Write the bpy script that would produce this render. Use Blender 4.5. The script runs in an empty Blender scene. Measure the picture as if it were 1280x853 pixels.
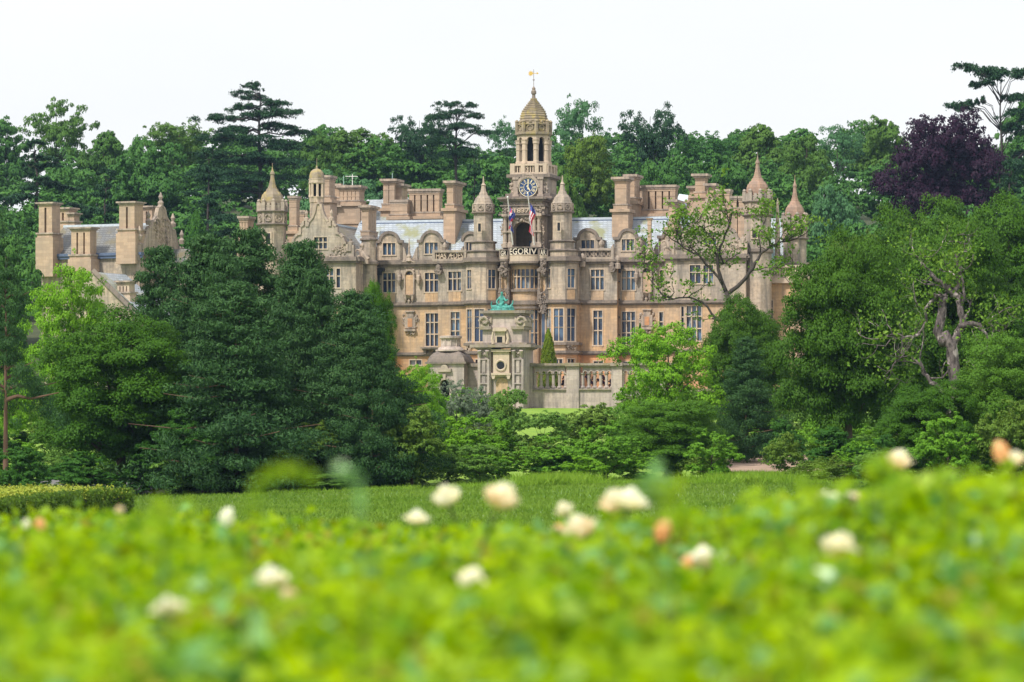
import bpy, math, random
import numpy as np
from mathutils import Vector, Matrix
random.seed(7)
R = math.radians
scene = bpy.context.scene
col = scene.collection

# ------------------------------------------------------------------ camera, sky, sun, exposure
EYE = 1.5
PX = 2e-4                      # tangent of one photograph pixel (1280 wide)
HZ = 560.0                     # photograph row of the horizon
cam_d = bpy.data.cameras.new('camera'); cam = bpy.data.objects.new('camera', cam_d); col.objects.link(cam)
cam.location = (0, 0, EYE); cam.rotation_euler = (R(90), 0, 0)
cam_d.sensor_width = 36; cam_d.lens = 36 / (1280 * PX)
cam_d.shift_y = (HZ - 426.5) / 1280
cam_d.clip_start = 0.3; cam_d.clip_end = 6000
cam_d.dof.use_dof = True; cam_d.dof.focus_distance = 470; cam_d.dof.aperture_fstop = 3.7
cam_d.dof.aperture_blades = 0
scene.camera = cam

SUN_EL, SUN_AZ = R(52), R(222)      # azimuth clockwise from +Y: behind the camera, to its left
world = bpy.data.worlds.new('World'); scene.world = world; world.use_nodes = True
nt = world.node_tree; nt.nodes.clear()
o = nt.nodes.new('ShaderNodeOutputWorld')
sky = nt.nodes.new('ShaderNodeTexSky'); sky.sky_type = 'NISHITA'; sky.sun_disc = False
sky.sun_elevation = SUN_EL; sky.sun_rotation = SUN_AZ
b1 = nt.nodes.new('ShaderNodeBackground'); b1.inputs[1].default_value = 0.12
nt.links.new(sky.outputs[0], b1.inputs[0])
tc = nt.nodes.new('ShaderNodeTexCoord'); mp = nt.nodes.new('ShaderNodeMapping'); mp.inputs['Scale'].default_value = (1, 1, 2.6)
nz = nt.nodes.new('ShaderNodeTexNoise'); nz.inputs['Scale'].default_value = 5.5; nz.inputs['Detail'].default_value = 4
rp = nt.nodes.new('ShaderNodeValToRGB')
rp.color_ramp.elements[0].position = .3; rp.color_ramp.elements[0].color = (.93, .935, .945, 1)
rp.color_ramp.elements[1].position = .62; rp.color_ramp.elements[1].color = (1, 1, 1, 1)
nt.links.new(tc.outputs['Generated'], mp.inputs[0]); nt.links.new(mp.outputs[0], nz.inputs['Vector'])
nt.links.new(nz.outputs['Fac'], rp.inputs[0])
b2 = nt.nodes.new('ShaderNodeBackground'); b2.inputs[1].default_value = 1.085
nt.links.new(rp.outputs[0], b2.inputs[0])
mx = nt.nodes.new('ShaderNodeMixShader'); mx.inputs[0].default_value = .88
nt.links.new(b1.outputs[0], mx.inputs[1]); nt.links.new(b2.outputs[0], mx.inputs[2]); nt.links.new(mx.outputs[0], o.inputs[0])

sd = bpy.data.lights.new('sun', 'SUN'); sd.energy = 4.7; sd.angle = R(5); sd.color = (1, .94, .84)
sun = bpy.data.objects.new('sun', sd); col.objects.link(sun); sun.location = (0, -20, 80)
sdir = Vector((math.sin(SUN_AZ) * math.cos(SUN_EL), math.cos(SUN_AZ) * math.cos(SUN_EL), math.sin(SUN_EL)))
sun.rotation_euler = sdir.to_track_quat('Z', 'Y').to_euler()

scene.view_settings.view_transform = 'Standard'; scene.view_settings.look = 'None'
scene.view_settings.exposure = 0.06; scene.view_settings.gamma = 1
cy = scene.cycles
cy.use_denoising = True
try: cy.denoiser = 'OPENIMAGEDENOISE'
except Exception: pass
cy.max_bounces = 5; cy.diffuse_bounces = 3; cy.glossy_bounces = 2; cy.transmission_bounces = 3; cy.transparent_max_bounces = 4
cy.volume_bounces = 0

# ------------------------------------------------------------------ materials
M = {}
def nmat(name):
    m = bpy.data.materials.new(name); m.use_nodes = True; n = m.node_tree; n.nodes.clear()
    out = n.nodes.new('ShaderNodeOutputMaterial'); M[name] = m
    return m, n, out
def N(n, t, **kw):
    x = n.nodes.new(t)
    for k, v in kw.items():
        if k.startswith('i_'): x.inputs[k[2:]].default_value = v
        else: setattr(x, k, v)
    return x
def L(n, a, b): n.links.new(a, b)
def rgb(c): return (c[0], c[1], c[2], 1)
def mixc(n, fac, a, b, blend='MIX'):
    x = n.nodes.new('ShaderNodeMix'); x.data_type = 'RGBA'; x.blend_type = blend
    for sock, v in ((x.inputs[0], fac), (x.inputs[6], a), (x.inputs[7], b)):
        if hasattr(v, 'is_linked') or hasattr(v, 'links'): n.links.new(v, sock)
        elif isinstance(v, (tuple, list)): sock.default_value = rgb(v)
        else: sock.default_value = v
    return x.outputs[2]
def ramp(n, src, p0, p1, c0=(0, 0, 0), c1=(1, 1, 1)):
    r = n.nodes.new('ShaderNodeValToRGB'); e = r.color_ramp.elements
    e[0].position = p0; e[0].color = rgb(c0); e[1].position = p1; e[1].color = rgb(c1)
    n.links.new(src, r.inputs[0]); return r.outputs[0]
def noise(n, vec, scale, detail=4, rough=.6):
    x = n.nodes.new('ShaderNodeTexNoise'); x.inputs['Scale'].default_value = scale
    x.inputs['Detail'].default_value = detail; x.inputs['Roughness'].default_value = rough
    if vec is not None: n.links.new(vec, x.inputs['Vector'])
    return x.outputs['Fac']
def mapping(n, vec, scale):
    x = n.nodes.new('ShaderNodeMapping'); x.inputs['Scale'].default_value = scale
    n.links.new(vec, x.inputs[0]); return x.outputs[0]

def stone(name, c1, c2, dark, course=.34, grime=.5, lichen=None, rough=.85):
    m, n, out = nmat(name)
    P = N(n, 'ShaderNodeBsdfPrincipled', i_Roughness=rough)
    tc = N(n, 'ShaderNodeTexCoord').outputs['Object']
    sep = N(n, 'ShaderNodeSeparateXYZ'); L(n, tc, sep.inputs[0])
    add = N(n, 'ShaderNodeMath', operation='ADD'); L(n, sep.outputs[0], add.inputs[0]); L(n, sep.outputs[1], add.inputs[1])
    cmb = N(n, 'ShaderNodeCombineXYZ'); L(n, add.outputs[0], cmb.inputs[0]); L(n, sep.outputs[2], cmb.inputs[1])
    base = mixc(n, ramp(n, noise(n, tc, .22, 3), .35, .65), c1, c2)
    if course:
        br = N(n, 'ShaderNodeTexBrick', offset=.5)
        br.inputs['Color1'].default_value = (1, 1, 1, 1); br.inputs['Color2'].default_value = (.72, .72, .73, 1)
        br.inputs['Mortar'].default_value = (.75, .70, .67, 1); br.inputs['Scale'].default_value = 1
        br.inputs['Mortar Size'].default_value = .018; br.inputs['Brick Width'].default_value = course * 2.6
        br.inputs['Row Height'].default_value = course; br.inputs['Bias'].default_value = .0
        L(n, cmb.outputs[0], br.inputs['Vector'])
        base = mixc(n, .8, base, br.outputs[0], 'MULTIPLY')
    streak = ramp(n, noise(n, mapping(n, tc, (1.3, 1.3, .16)), 1, 5, .7), .44, .64)
    g = N(n, 'ShaderNodeMath', operation='MULTIPLY'); L(n, streak, g.inputs[0]); g.inputs[1].default_value = grime
    base = mixc(n, g.outputs[0], base, dark)
    g2 = N(n, 'ShaderNodeMath', operation='MULTIPLY'); L(n, ramp(n, noise(n, tc, 3.2, 4), .5, .7), g2.inputs[0]); g2.inputs[1].default_value = grime * .6
    base = mixc(n, g2.outputs[0], base, dark)
    if lichen:
        base = mixc(n, ramp(n, noise(n, tc, 1.1, 4), .5, .62), base, lichen)
    L(n, base, P.inputs['Base Color'])
    bp = N(n, 'ShaderNodeBump', i_Strength=.5, i_Distance=.06); L(n, noise(n, tc, 4, 5), bp.inputs['Height']); L(n, bp.outputs[0], P.inputs['Normal'])
    L(n, P.outputs[0], out.inputs[0]); return m
GREY = (.17, .15, .145)
stone('stone_wall', (.55, .43, .32), (.40, .35, .30), (.15, .135, .12), grime=.8)
stone('stone_warm', (.64, .41, .22), (.50, .365, .25), (.25, .195, .155), grime=.65)
stone('stone_orange', (.62, .25, .09), (.52, .35, .21), (.27, .19, .14), grime=.4)
stone('stone_grey', (.40, .34, .29), (.46, .37, .29), (.19, .17, .155), grime=.7)
stone('stone_pale', (.56, .44, .335), (.46, .38, .30), (.24, .20, .17), course=0, grime=.4)
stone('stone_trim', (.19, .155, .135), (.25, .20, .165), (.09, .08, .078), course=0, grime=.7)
stone('stone_carved', (.47, .37, .29), (.34, .28, .235), (.15, .13, .12), course=0, grime=.8)
stone('stone_dome', (.36, .29, .20), (.30, .25, .19), (.15, .125, .10), course=.42, grime=.6, lichen=(.34, .27, .12))
stone('stone_tile', (.42, .27, .20), (.34, .25, .19), (.17, .14, .125), course=.3, grime=.5)
stone('stone_chimney', (.53, .37, .255), (.43, .325, .24), (.26, .21, .17), course=.4, grime=.45)
stone('stone_terrace', (.54, .44, .385), (.43, .365, .345), (.18, .155, .155), course=.5, grime=.65)
stone('stone_terrace_trim', (.25, .205, .185), (.33, .27, .225), (.11, .095, .09), course=0, grime=.7, lichen=(.24, .20, .13))

def slate(name, c1, c2, dark, moss=None, rough=.38):
    m, n, out = nmat(name)
    P = N(n, 'ShaderNodeBsdfPrincipled', i_Roughness=rough)
    tc = N(n, 'ShaderNodeTexCoord').outputs['Object']
    sep = N(n, 'ShaderNodeSeparateXYZ'); L(n, tc, sep.inputs[0])
    add = N(n, 'ShaderNodeMath', operation='ADD'); L(n, sep.outputs[0], add.inputs[0]); L(n, sep.outputs[1], add.inputs[1])
    cmb = N(n, 'ShaderNodeCombineXYZ'); L(n, add.outputs[0], cmb.inputs[0]); L(n, sep.outputs[2], cmb.inputs[1])
    br = N(n, 'ShaderNodeTexBrick', offset=.5)
    br.inputs['Color1'].default_value = rgb(c1); br.inputs['Color2'].default_value = rgb(c2)
    br.inputs['Mortar'].default_value = rgb(dark); br.inputs['Scale'].default_value = 1
    br.inputs['Mortar Size'].default_value = .035; br.inputs['Brick Width'].default_value = .55
    br.inputs['Row Height'].default_value = .3
    L(n, cmb.outputs[0], br.inputs['Vector'])
    base = mixc(n, ramp(n, noise(n, tc, .7, 5), .4, .7), br.outputs[0], [x * .62 for x in c1])
    if moss: base = mixc(n, ramp(n, noise(n, mapping(n, tc, (1, 1, .5)), .35, 4), .52, .66), base, moss)
    L(n, base, P.inputs['Base Color'])
    bp = N(n, 'ShaderNodeBump', i_Strength=.6, i_Distance=.05); L(n, br.outputs['Fac'], bp.inputs['Height']); bp.invert = True
    L(n, bp.outputs[0], P.inputs['Normal']); L(n, P.outputs[0], out.inputs[0]); return m
slate('slate', (.45, .50, .56), (.32, .37, .43), (.22, .25, .28), moss=(.24, .25, .14))
slate('slate_brown', (.22, .19, .16), (.29, .26, .23), (.10, .09, .08), moss=(.22, .19, .07))
slate('slate_dark', (.15, .16, .17), (.21, .21, .20), (.07, .07, .075), moss=(.15, .13, .08))

def plain(name, c, rough=.6, metal=0, var=.25, scale=3, emit=None):
    m, n, out = nmat(name)
    P = N(n, 'ShaderNodeBsdfPrincipled', i_Roughness=rough, i_Metallic=metal)
    tc = N(n, 'ShaderNodeTexCoord').outputs['Object']
    L(n, mixc(n, ramp(n, noise(n, tc, scale, 4), .35, .7), c, [x * (1 - var) for x in c]), P.inputs['Base Color'])
    L(n, P.outputs[0], out.inputs[0]); return m
plain('lead', (.55, .62, .70), .4); plain('lead_dark', (.10, .14, .24), .5)
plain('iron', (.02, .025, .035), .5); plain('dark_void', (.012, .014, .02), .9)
plain('copper', (.13, .42, .37), .6, var=.45, scale=6); plain('copper_roof', (.30, .45, .42), .5, var=.3)
plain('verdigris', (.07, .36, .31), .6, var=.65, scale=4)
plain('gilt', (.75, .50, .12), .35, metal=.4); plain('clock_blue', (.012, .05, .17), .4, var=.1)
plain('clock_cream', (.78, .70, .48), .5, var=.1); plain('white_paint', (.8, .8, .8), .4, var=.08)
plain('flag_blue', (.06, .08, .34), .7); plain('flag_red', (.62, .05, .10), .7); plain('flag_white', (.8, .78, .8), .7, var=.05)
plain('bark', (.10, .075, .055), .9, var=.5, scale=2); plain('bark_pine', (.16, .09, .06), .9, var=.45, scale=1.5)
plain('bark_pale', (.42, .36, .34), .85, var=.4, scale=3); plain('bark_dark', (.055, .045, .04), .9, var=.4, scale=2)
m, n, out = nmat('bark_dead'); P = N(n, 'ShaderNodeBsdfPrincipled', i_Roughness=.9); tcb = N(n, 'ShaderNodeTexCoord').outputs['Object']
cb = mixc(n, ramp(n, noise(n, mapping(n, tcb, (2.5, 2.5, .7)), 2.2, 5, .7), .40, .62), (.055, .042, .045), (.20, .165, .16)); cb = mixc(n, ramp(n, noise(n, tcb, .9, 3), .56, .62), cb, (.42, .36, .35))
L(n, cb, P.inputs['Base Color']); bpb = N(n, 'ShaderNodeBump', i_Strength=.9, i_Distance=.08); L(n, noise(n, mapping(n, tcb, (3, 3, .6)), 3, 5), bpb.inputs['Height']); L(n, bpb.outputs[0], P.inputs['Normal']); L(n, P.outputs[0], out.inputs[0])
plain('shutter_blue', (.03, .10, .22), .5); plain('curtain', (.30, .33, .40), .8)
plain('asphalt', (.16, .155, .16), .9, scale=.5); plain('bare_earth', (.36, .25, .19), .95, scale=.3)
plain('terrace_gravel', (.30, .25, .18), .95, scale=.6)

m, n, out = nmat('glass')
P = N(n, 'ShaderNodeBsdfPrincipled', i_Roughness=.12); P.inputs['Specular IOR Level'].default_value = .7
oi = N(n, 'ShaderNodeObjectInfo'); tcg = N(n, 'ShaderNodeTexCoord').outputs['Object']
c = mixc(n, oi.outputs['Random'], (.02, .035, .08), (.13, .23, .36))
c = mixc(n, ramp(n, noise(n, tcg, .45, 1), .44, .56), c, (.018, .035, .08))
fb = N(n, 'ShaderNodeMath', operation='MULTIPLY'); L(n, ramp(n, oi.outputs['Random'], .60, .64), fb.inputs[0]); L(n, ramp(n, noise(n, mapping(n, tcg, (1.4, 1.4, .25)), 1, 2), .50, .54), fb.inputs[1])
c = mixc(n, fb.outputs[0], c, (.24, .26, .28))
L(n, c, P.inputs['Base Color']); bp = N(n, 'ShaderNodeBump', i_Strength=.15, i_Distance=.05); L(n, noise(n, tcg, 1.6, 2), bp.inputs['Height'])
L(n, bp.outputs[0], P.inputs['Normal']); L(n, P.outputs[0], out.inputs[0])

def leaf(name, c1, c2, c3=None, trans=.24, rough=.6, nscale=.6, hv=.0, spec=.16):
    """c1 / c2 alternate between leaves and clumps, c3 is the tint of some whole trees"""
    if name in ('leaf_oak', 'leaf_pine', 'leaf_cedar', 'leaf_mid', 'grass_blade'): c1, c2 = [(c[0] * .80, c[1] * .84, c[2] * .62) for c in (c1, c2)]
    m, n, out = nmat(name)
    tc = N(n, 'ShaderNodeTexCoord').outputs['Object']
    g = N(n, 'ShaderNodeNewGeometry'); oi = N(n, 'ShaderNodeObjectInfo')
    isl = g.outputs['Random Per Island']
    a = N(n, 'ShaderNodeMath', operation='MULTIPLY'); L(n, isl, a.inputs[0]); a.inputs[1].default_value = .55
    b = N(n, 'ShaderNodeMath', operation='MULTIPLY'); L(n, ramp(n, noise(n, tc, nscale, 2), .35, .65), b.inputs[0]); b.inputs[1].default_value = .45
    s = N(n, 'ShaderNodeMath', operation='ADD'); L(n, a.outputs[0], s.inputs[0]); L(n, b.outputs[0], s.inputs[1])
    base = mixc(n, s.outputs[0], c1, c2)
    if c3:
        t3 = N(n, 'ShaderNodeMath', operation='MULTIPLY'); L(n, oi.outputs['Random'], t3.inputs[0]); t3.inputs[1].default_value = .8
        base = mixc(n, t3.outputs[0], base, c3)
    P = N(n, 'ShaderNodeBsdfPrincipled', i_Roughness=rough); P.inputs['Specular IOR Level'].default_value = spec
    L(n, base, P.inputs['Base Color'])
    T = N(n, 'ShaderNodeBsdfTranslucent'); hs = N(n, 'ShaderNodeHueSaturation', i_Hue=.488, i_Saturation=1.05, i_Value=1.3)
    L(n, base, hs.inputs['Color']); L(n, hs.outputs[0], T.inputs[0])
    x = N(n, 'ShaderNodeMixShader', i_Fac=trans); L(n, P.outputs[0], x.inputs[1]); L(n, T.outputs[0], x.inputs[2])
    L(n, x.outputs[0], out.inputs[0]); return m
leaf('leaf_oak', (.030, .105, .008), (.085, .205, .012), (.065, .14, .012))
leaf('leaf_lime', (.11, .28, .012), (.20, .40, .02))
leaf('leaf_dark', (.020, .085, .012), (.065, .18, .018))
leaf('leaf_mid', (.045, .145, .010), (.115, .27, .012), (.09, .20, .02))
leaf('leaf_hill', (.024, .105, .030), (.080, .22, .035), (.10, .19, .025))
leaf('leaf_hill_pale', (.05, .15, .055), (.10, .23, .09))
leaf('leaf_pine', (.018, .066, .030), (.085, .185, .062), trans=.15)
leaf('leaf_cedar', (.016, .058, .038), (.05, .125, .06), trans=.15)
leaf('leaf_fresh', (.07, .20, .014), (.17, .36, .022))
leaf('leaf_beech', (.015, .004, .017), (.034, .009, .030), trans=.2)
leaf('leaf_elder', (.08, .19, .03), (.17, .31, .05))
leaf('leaf_olive', (.07, .15, .018), (.15, .24, .03))
leaf('leaf_grey', (.10, .16, .09), (.20, .24, .17))
leaf('leaf_cypress', (.08, .15, .01), (.24, .32, .02))
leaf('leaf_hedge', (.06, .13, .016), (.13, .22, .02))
leaf('leaf_hedge_sunlit', (.24, .30, .03), (.36, .42, .06))  # yellower and brighter: sunlight on the hedge top put into the leaf colour
leaf('leaf_rose', (.085, .25, .003), (.42, .60, .008), trans=.5, nscale=3.0, spec=.35, rough=.5)
leaf('leaf_rose_blue', (.09, .28, .05), (.24, .46, .14), trans=.3, nscale=3.0, spec=.6, rough=.35)
leaf('leaf_rose_old', (.16, .24, .01), (.30, .30, .03), trans=.4, nscale=3.0)
leaf('grass_blade', (.13, .25, .03), (.24, .36, .07), trans=.4, nscale=.08)
leaf('grass_tall', (.15, .30, .02), (.26, .40, .05), trans=.4, nscale=.3)
leaf('petal_cream', (.95, .91, .66), (.96, .95, .84), trans=.5, nscale=20)
leaf('petal_apricot', (.92, .50, .20), (.93, .80, .50), trans=.35, nscale=20)
leaf('petal_white', (.92, .94, .78), (.96, .95, .86), trans=.5, nscale=20)

# ------------------------------------------------------------------ object helpers
def tag(o, label=None, cat=None, group=None, kind=None):
    if label: o['label'] = label
    if cat: o['category'] = cat
    if group: o['group'] = group
    if kind: o['kind'] = kind
    return o
def empty(name, loc=(0, 0, 0), rz=0, label=None, cat=None, group=None):
    o = bpy.data.objects.new(name, None); col.objects.link(o); o.location = loc; o.rotation_euler.z = rz
    o.empty_display_size = .5
    return tag(o, label, cat, group)
def link(name, me, parent=None, loc=None):
    o = bpy.data.objects.new(name, me); col.objects.link(o)
    if parent is not None: o.parent = parent
    if loc is not None: o.location = loc
    return o
def copy_tree(o, parent=None):
    c = o.copy(); col.objects.link(c); c.parent = parent
    for ch in list(o.children): copy_tree(ch, c)
    return c

class MB:
    """collects shapes, builds ONE mesh"""
    def __init__(s): s.v = []; s.f = []; s.mi = []; s.cur = 0
    def add(s, vs, fs):
        n = len(s.v); s.v.extend([tuple(p) for p in vs])
        for f in fs: s.f.append([i + n for i in f]); s.mi.append(s.cur)
        return s
    def box(s, x0, x1, y0, y1, z0, z1):
        return s.add([(x0, y0, z0), (x1, y0, z0), (x1, y1, z0), (x0, y1, z0), (x0, y0, z1), (x1, y0, z1), (x1, y1, z1), (x0, y1, z1)],
                     [(0, 3, 2, 1), (4, 5, 6, 7), (0, 1, 5, 4), (1, 2, 6, 5), (2, 3, 7, 6), (3, 0, 4, 7)])
    def prism(s, poly, z0, z1, top=None):
        n = len(poly); t = top or poly
        return s.add([(p[0], p[1], z0) for p in poly] + [(p[0], p[1], z1) for p in t],
                     [tuple(range(n))[::-1], tuple(range(n, 2 * n))] + [(i, (i + 1) % n, n + (i + 1) % n, n + i) for i in range(n)])
    def lathe(s, cx, cy, prof, n=8, ph=None, sx=1, sy=1):
        ph = math.pi / n if ph is None else ph
        vs = []; fs = []
        for r, z in prof:
            for k in range(n):
                a = ph + 2 * math.pi * k / n
                vs.append((cx + r * sx * math.cos(a), cy + r * sy * math.sin(a), z))
        m = len(prof)
        for j in range(m - 1):
            for k in range(n):
                k2 = (k + 1) % n
                fs.append((j * n + k, j * n + k2, (j + 1) * n + k2, (j + 1) * n + k))
        fs.append(tuple(range(n))[::-1]); fs.append(tuple(range((m - 1) * n, m * n)))
        return s.add(vs, fs)
    def ball(s, c, r, sx=1, sy=1, sz=1, n=8, m=5):
        prof = []
        vs = [(c[0], c[1], c[2] - r * sz)]; fs = []
        for j in range(1, m):
            ph = math.pi * j / m
            for k in range(n):
                a = 2 * math.pi * k / n
                vs.append((c[0] + r * sx * math.sin(ph) * math.cos(a), c[1] + r * sy * math.sin(ph) * math.sin(a), c[2] - r * sz * math.cos(ph)))
        vs.append((c[0], c[1], c[2] + r * sz))
        for k in range(n): fs.append((0, 1 + (k + 1) % n, 1 + k))
        for j in range(m - 2):
            for k in range(n):
                a = 1 + j * n + k; b = 1 + j * n + (k + 1) % n
                fs.append((a, b, b + n, a + n))
        t = len(vs) - 1
        for k in range(n): fs.append((t, 1 + (m - 2) * n + k, 1 + (m - 2) * n + (k + 1) % n))
        return s.add(vs, fs)
    def tube(s, pts, rad, n=6):
        """tapered tube along points"""
        pts = [Vector(p) for p in pts]; m = len(pts); vs = []; fs = []
        ref = Vector((.31, .87, .38))
        for i, p in enumerate(pts):
            d = (pts[min(i + 1, m - 1)] - pts[max(i - 1, 0)]); d = d.normalized() if d.length > 1e-6 else Vector((0, 0, 1))
            a = d.cross(ref); a = a.normalized() if a.length > .05 else d.cross(Vector((1, 0, 0))).normalized()
            b = d.cross(a)
            for k in range(n):
                t = 2 * math.pi * k / n
                vs.append(p + (a * math.cos(t) + b * math.sin(t)) * rad[i])
        for i in range(m - 1):
            for k in range(n):
                k2 = (k + 1) % n
                fs.append((i * n + k, i * n + k2, (i + 1) * n + k2, (i + 1) * n + k))
        fs.append(tuple(range(n))[::-1]); fs.append(tuple(range((m - 1) * n, m * n)))
        return s.add(vs, fs)
    def mesh(s, name, mats, smooth=False):
        me = bpy.data.meshes.new(name); me.from_pydata(s.v, [], s.f)
        for x in (mats if isinstance(mats, (list, tuple)) else [mats]): me.materials.append(M[x])
        if max(s.mi, default=0): me.polygons.foreach_set('material_index', s.mi)
        if smooth: me.polygons.foreach_set('use_smooth', [True] * len(me.polygons))
        me.update(); return me
    def build(s, name, mats, parent=None, smooth=False, **kw):
        return link(name, s.mesh(name, mats, smooth), parent)

class Face:
    """a vertical plane in a local frame: p along it, q out of it, z up"""
    def __init__(s, ax, ay, bx, by):
        s.a = Vector((ax, ay)); d = Vector((bx - ax, by - ay)); s.len = d.length; s.e = d / s.len; s.n = Vector((s.e.y, -s.e.x))
    def pt(s, p, q, z):
        r = s.a + s.e * p + s.n * q; return (r.x, r.y, z)
    def box(s, mb, p0, p1, q0, q1, z0, z1):
        # q0 < q1, q1 outermost
        P = s.pt
        mb.add([P(p0, q1, z0), P(p1, q1, z0), P(p1, q0, z0), P(p0, q0, z0), P(p0, q1, z1), P(p1, q1, z1), P(p1, q0, z1), P(p0, q0, z1)],
               [(0, 3, 2, 1), (4, 5, 6, 7), (0, 1, 5, 4), (1, 2, 6, 5), (2, 3, 7, 6), (3, 0, 4, 7)])
    def extr(s, mb, poly, q0, q1):
        n = len(poly)
        mb.add([s.pt(p, q1, z) for p, z in poly] + [s.pt(p, q0, z) for p, z in poly],
               [tuple(range(n)), tuple(range(n, 2 * n))[::-1]] + [((i + 1) % n, i, n + i, n + (i + 1) % n) for i in range(n)])
    def wall(s, mb, p0, p1, z0, z1, holes=(), reveal=.45, q=0.0):
        ps = sorted({p0, p1} | {min(max(h[k], p0), p1) for h in holes for k in (0, 1)})
        zs = sorted({z0, z1} | {min(max(h[k], z0), z1) for h in holes for k in (2, 3)})
        for i in range(len(ps) - 1):
            for j in range(len(zs) - 1):
                cp, cz = (ps[i] + ps[i + 1]) / 2, (zs[j] + zs[j + 1]) / 2
                if any(h[0] < cp < h[1] and h[2] < cz < h[3] for h in holes): continue
                mb.add([s.pt(ps[i], q, zs[j]), s.pt(ps[i + 1], q, zs[j]), s.pt(ps[i + 1], q, zs[j + 1]), s.pt(ps[i], q, zs[j + 1])], [(0, 1, 2, 3)])
        for h in holes:
            a, b, c, d = h[:4]; P = s.pt; r = q - reveal
            mb.add([P(a, q, c), P(b, q, c), P(b, q, d), P(a, q, d), P(a, r, c), P(b, r, c), P(b, r, d), P(a, r, d)],
                   [(0, 4, 5, 1), (1, 5, 6, 2), (2, 6, 7, 3), (3, 7, 4, 0)])
def window(face, h, cols, rows, parent, q=0.0, mull=.13, reveal=.45, surround=True, name='window', mat='stone_pale'):
    """stone mullions in the opening; a thin surround proud of the wall; the glass is a sub-part"""
    a, b, c, d = h[:4]; mb = MB()
    if surround:
        w = .09; face.box(mb, a - w, a + .02, q - .05, q + .05, c - .02, d + w); face.box(mb, b - .02, b + w, q - .05, q + .05, c - .02, d + w)
        face.box(mb, a + .02, b - .02, q - .05, q + .05, d - .02, d + w)
        face.box(mb, a - w - .05, b + w + .05, q - .05, q + .1, c - .16, c - .02)
    for k in range(1, cols):
        p = a + (b - a) * k / cols; face.box(mb, p - mull / 2, p + mull / 2, q - reveal + .1, q - .06, c, d)
    for r in rows:
        z = c + (d - c) * r; face.box(mb, a, b, q - reveal + .12, q - .08, z - mull / 2, z + mull / 2)
    f = mb.build(name, mat, parent)
    g = MB(); face.box(g, a, b, q - reveal + .02, q - reveal + .06, c, d)
    g.build('window_pane', 'glass', f)
    return f
def arc(cx, cz, r, a0, a1, n=8, rz=None):
    rz = rz or r
    return [(cx + r * math.cos(R(a0 + (a1 - a0) * i / n)), cz + rz * math.sin(R(a0 + (a1 - a0) * i / n))) for i in range(n + 1)]
def carving(mb, face, p, z, w, h, rnd, q=0.0, dens=1.0):
    """high relief ornament: scrolls, bosses and ribs on a face"""
    k = max(3, int(w * h * 5 * dens))
    for i in range(k):
        pp = p + rnd.uniform(-w / 2, w / 2); zz = z + rnd.uniform(-h / 2, h / 2); r = rnd.uniform(.07, .2)
        c = face.pt(pp, q + .03, zz)
        if rnd.random() < .5: mb.ball(c, r, n=6, m=4)
        else:
            a0 = rnd.uniform(0, 6.28); rr = r * rnd.uniform(1, 1.7)
            mb.tube([face.pt(pp + rr * (1 - t / 6) * math.cos(a0 + t), q + .08, zz + rr * (1 - t / 6) * math.sin(a0 + t)) for t in (0, 1, 2, 3, 4)], [.07] * 5, 5)
def text_mesh(body, height, width, depth, mat):
    cu = bpy.data.curves.new('lettering', 'FONT'); cu.body = body; cu.size = 1; cu.extrude = .5; cu.resolution_u = 2
    cu.align_x = 'CENTER'
    try: cu.offset = .012
    except Exception: pass
    ob = bpy.data.objects.new('t', cu); col.objects.link(ob)
    dg = bpy.context.evaluated_depsgraph_get(); me = bpy.data.meshes.new_from_object(ob.evaluated_get(dg))
    bpy.data.objects.remove(ob); xs = [v.co.x for v in me.vertices]; ys = [v.co.y for v in me.vertices]
    w = max(xs) - min(xs); h = max(ys) - min(ys)
    for v in me.vertices:
        x = (v.co.x - (max(xs) + min(xs)) / 2) * width / w; y = (v.co.y - min(ys)) * height / h
        v.co = (x, -v.co.z * depth, y)
    me.materials.clear(); me.materials.append(M[mat]); return me

# ------------------------------------------------------------------ the lie of the land
HP = [(-60, 0), (0, 0), (22, -.1), (60, -.9), (120, -1.6), (185, -1.95), (240, -1.7), (284, -1.2), (300, -.9), (350, 1.0), (400, 3.4), (440, 5.5),
      (452, 5.9), (520, 8.2), (560, 10), (640, 22), (720, 34), (800, 45), (880, 55), (950, 58), (1100, 62), (1600, 60), (2600, 50)]
HPY = np.array([p[0] for p in HP], float); HPZ = np.array([p[1] for p in HP], float)
def hgt(x, y):
    z = np.interp(y, HPY, HPZ)
    side = np.clip((y - 195) / 60, 0, 1) * np.clip((360 - y) / 60, 0, 1)
    z = z + side * np.clip(x * .032, -1.1, .15)
    hill = np.clip((y - 560) / 200, 0, 1)
    return z + hill * (2.2 * np.sin(x * .021 + 1.3) + 1.5 * np.sin(x * .05 + y * .02))
def PT(u, v, Y): return Vector(((u - 640) * PX * Y, Y, EYE + (HZ - v) * PX * Y))
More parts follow.
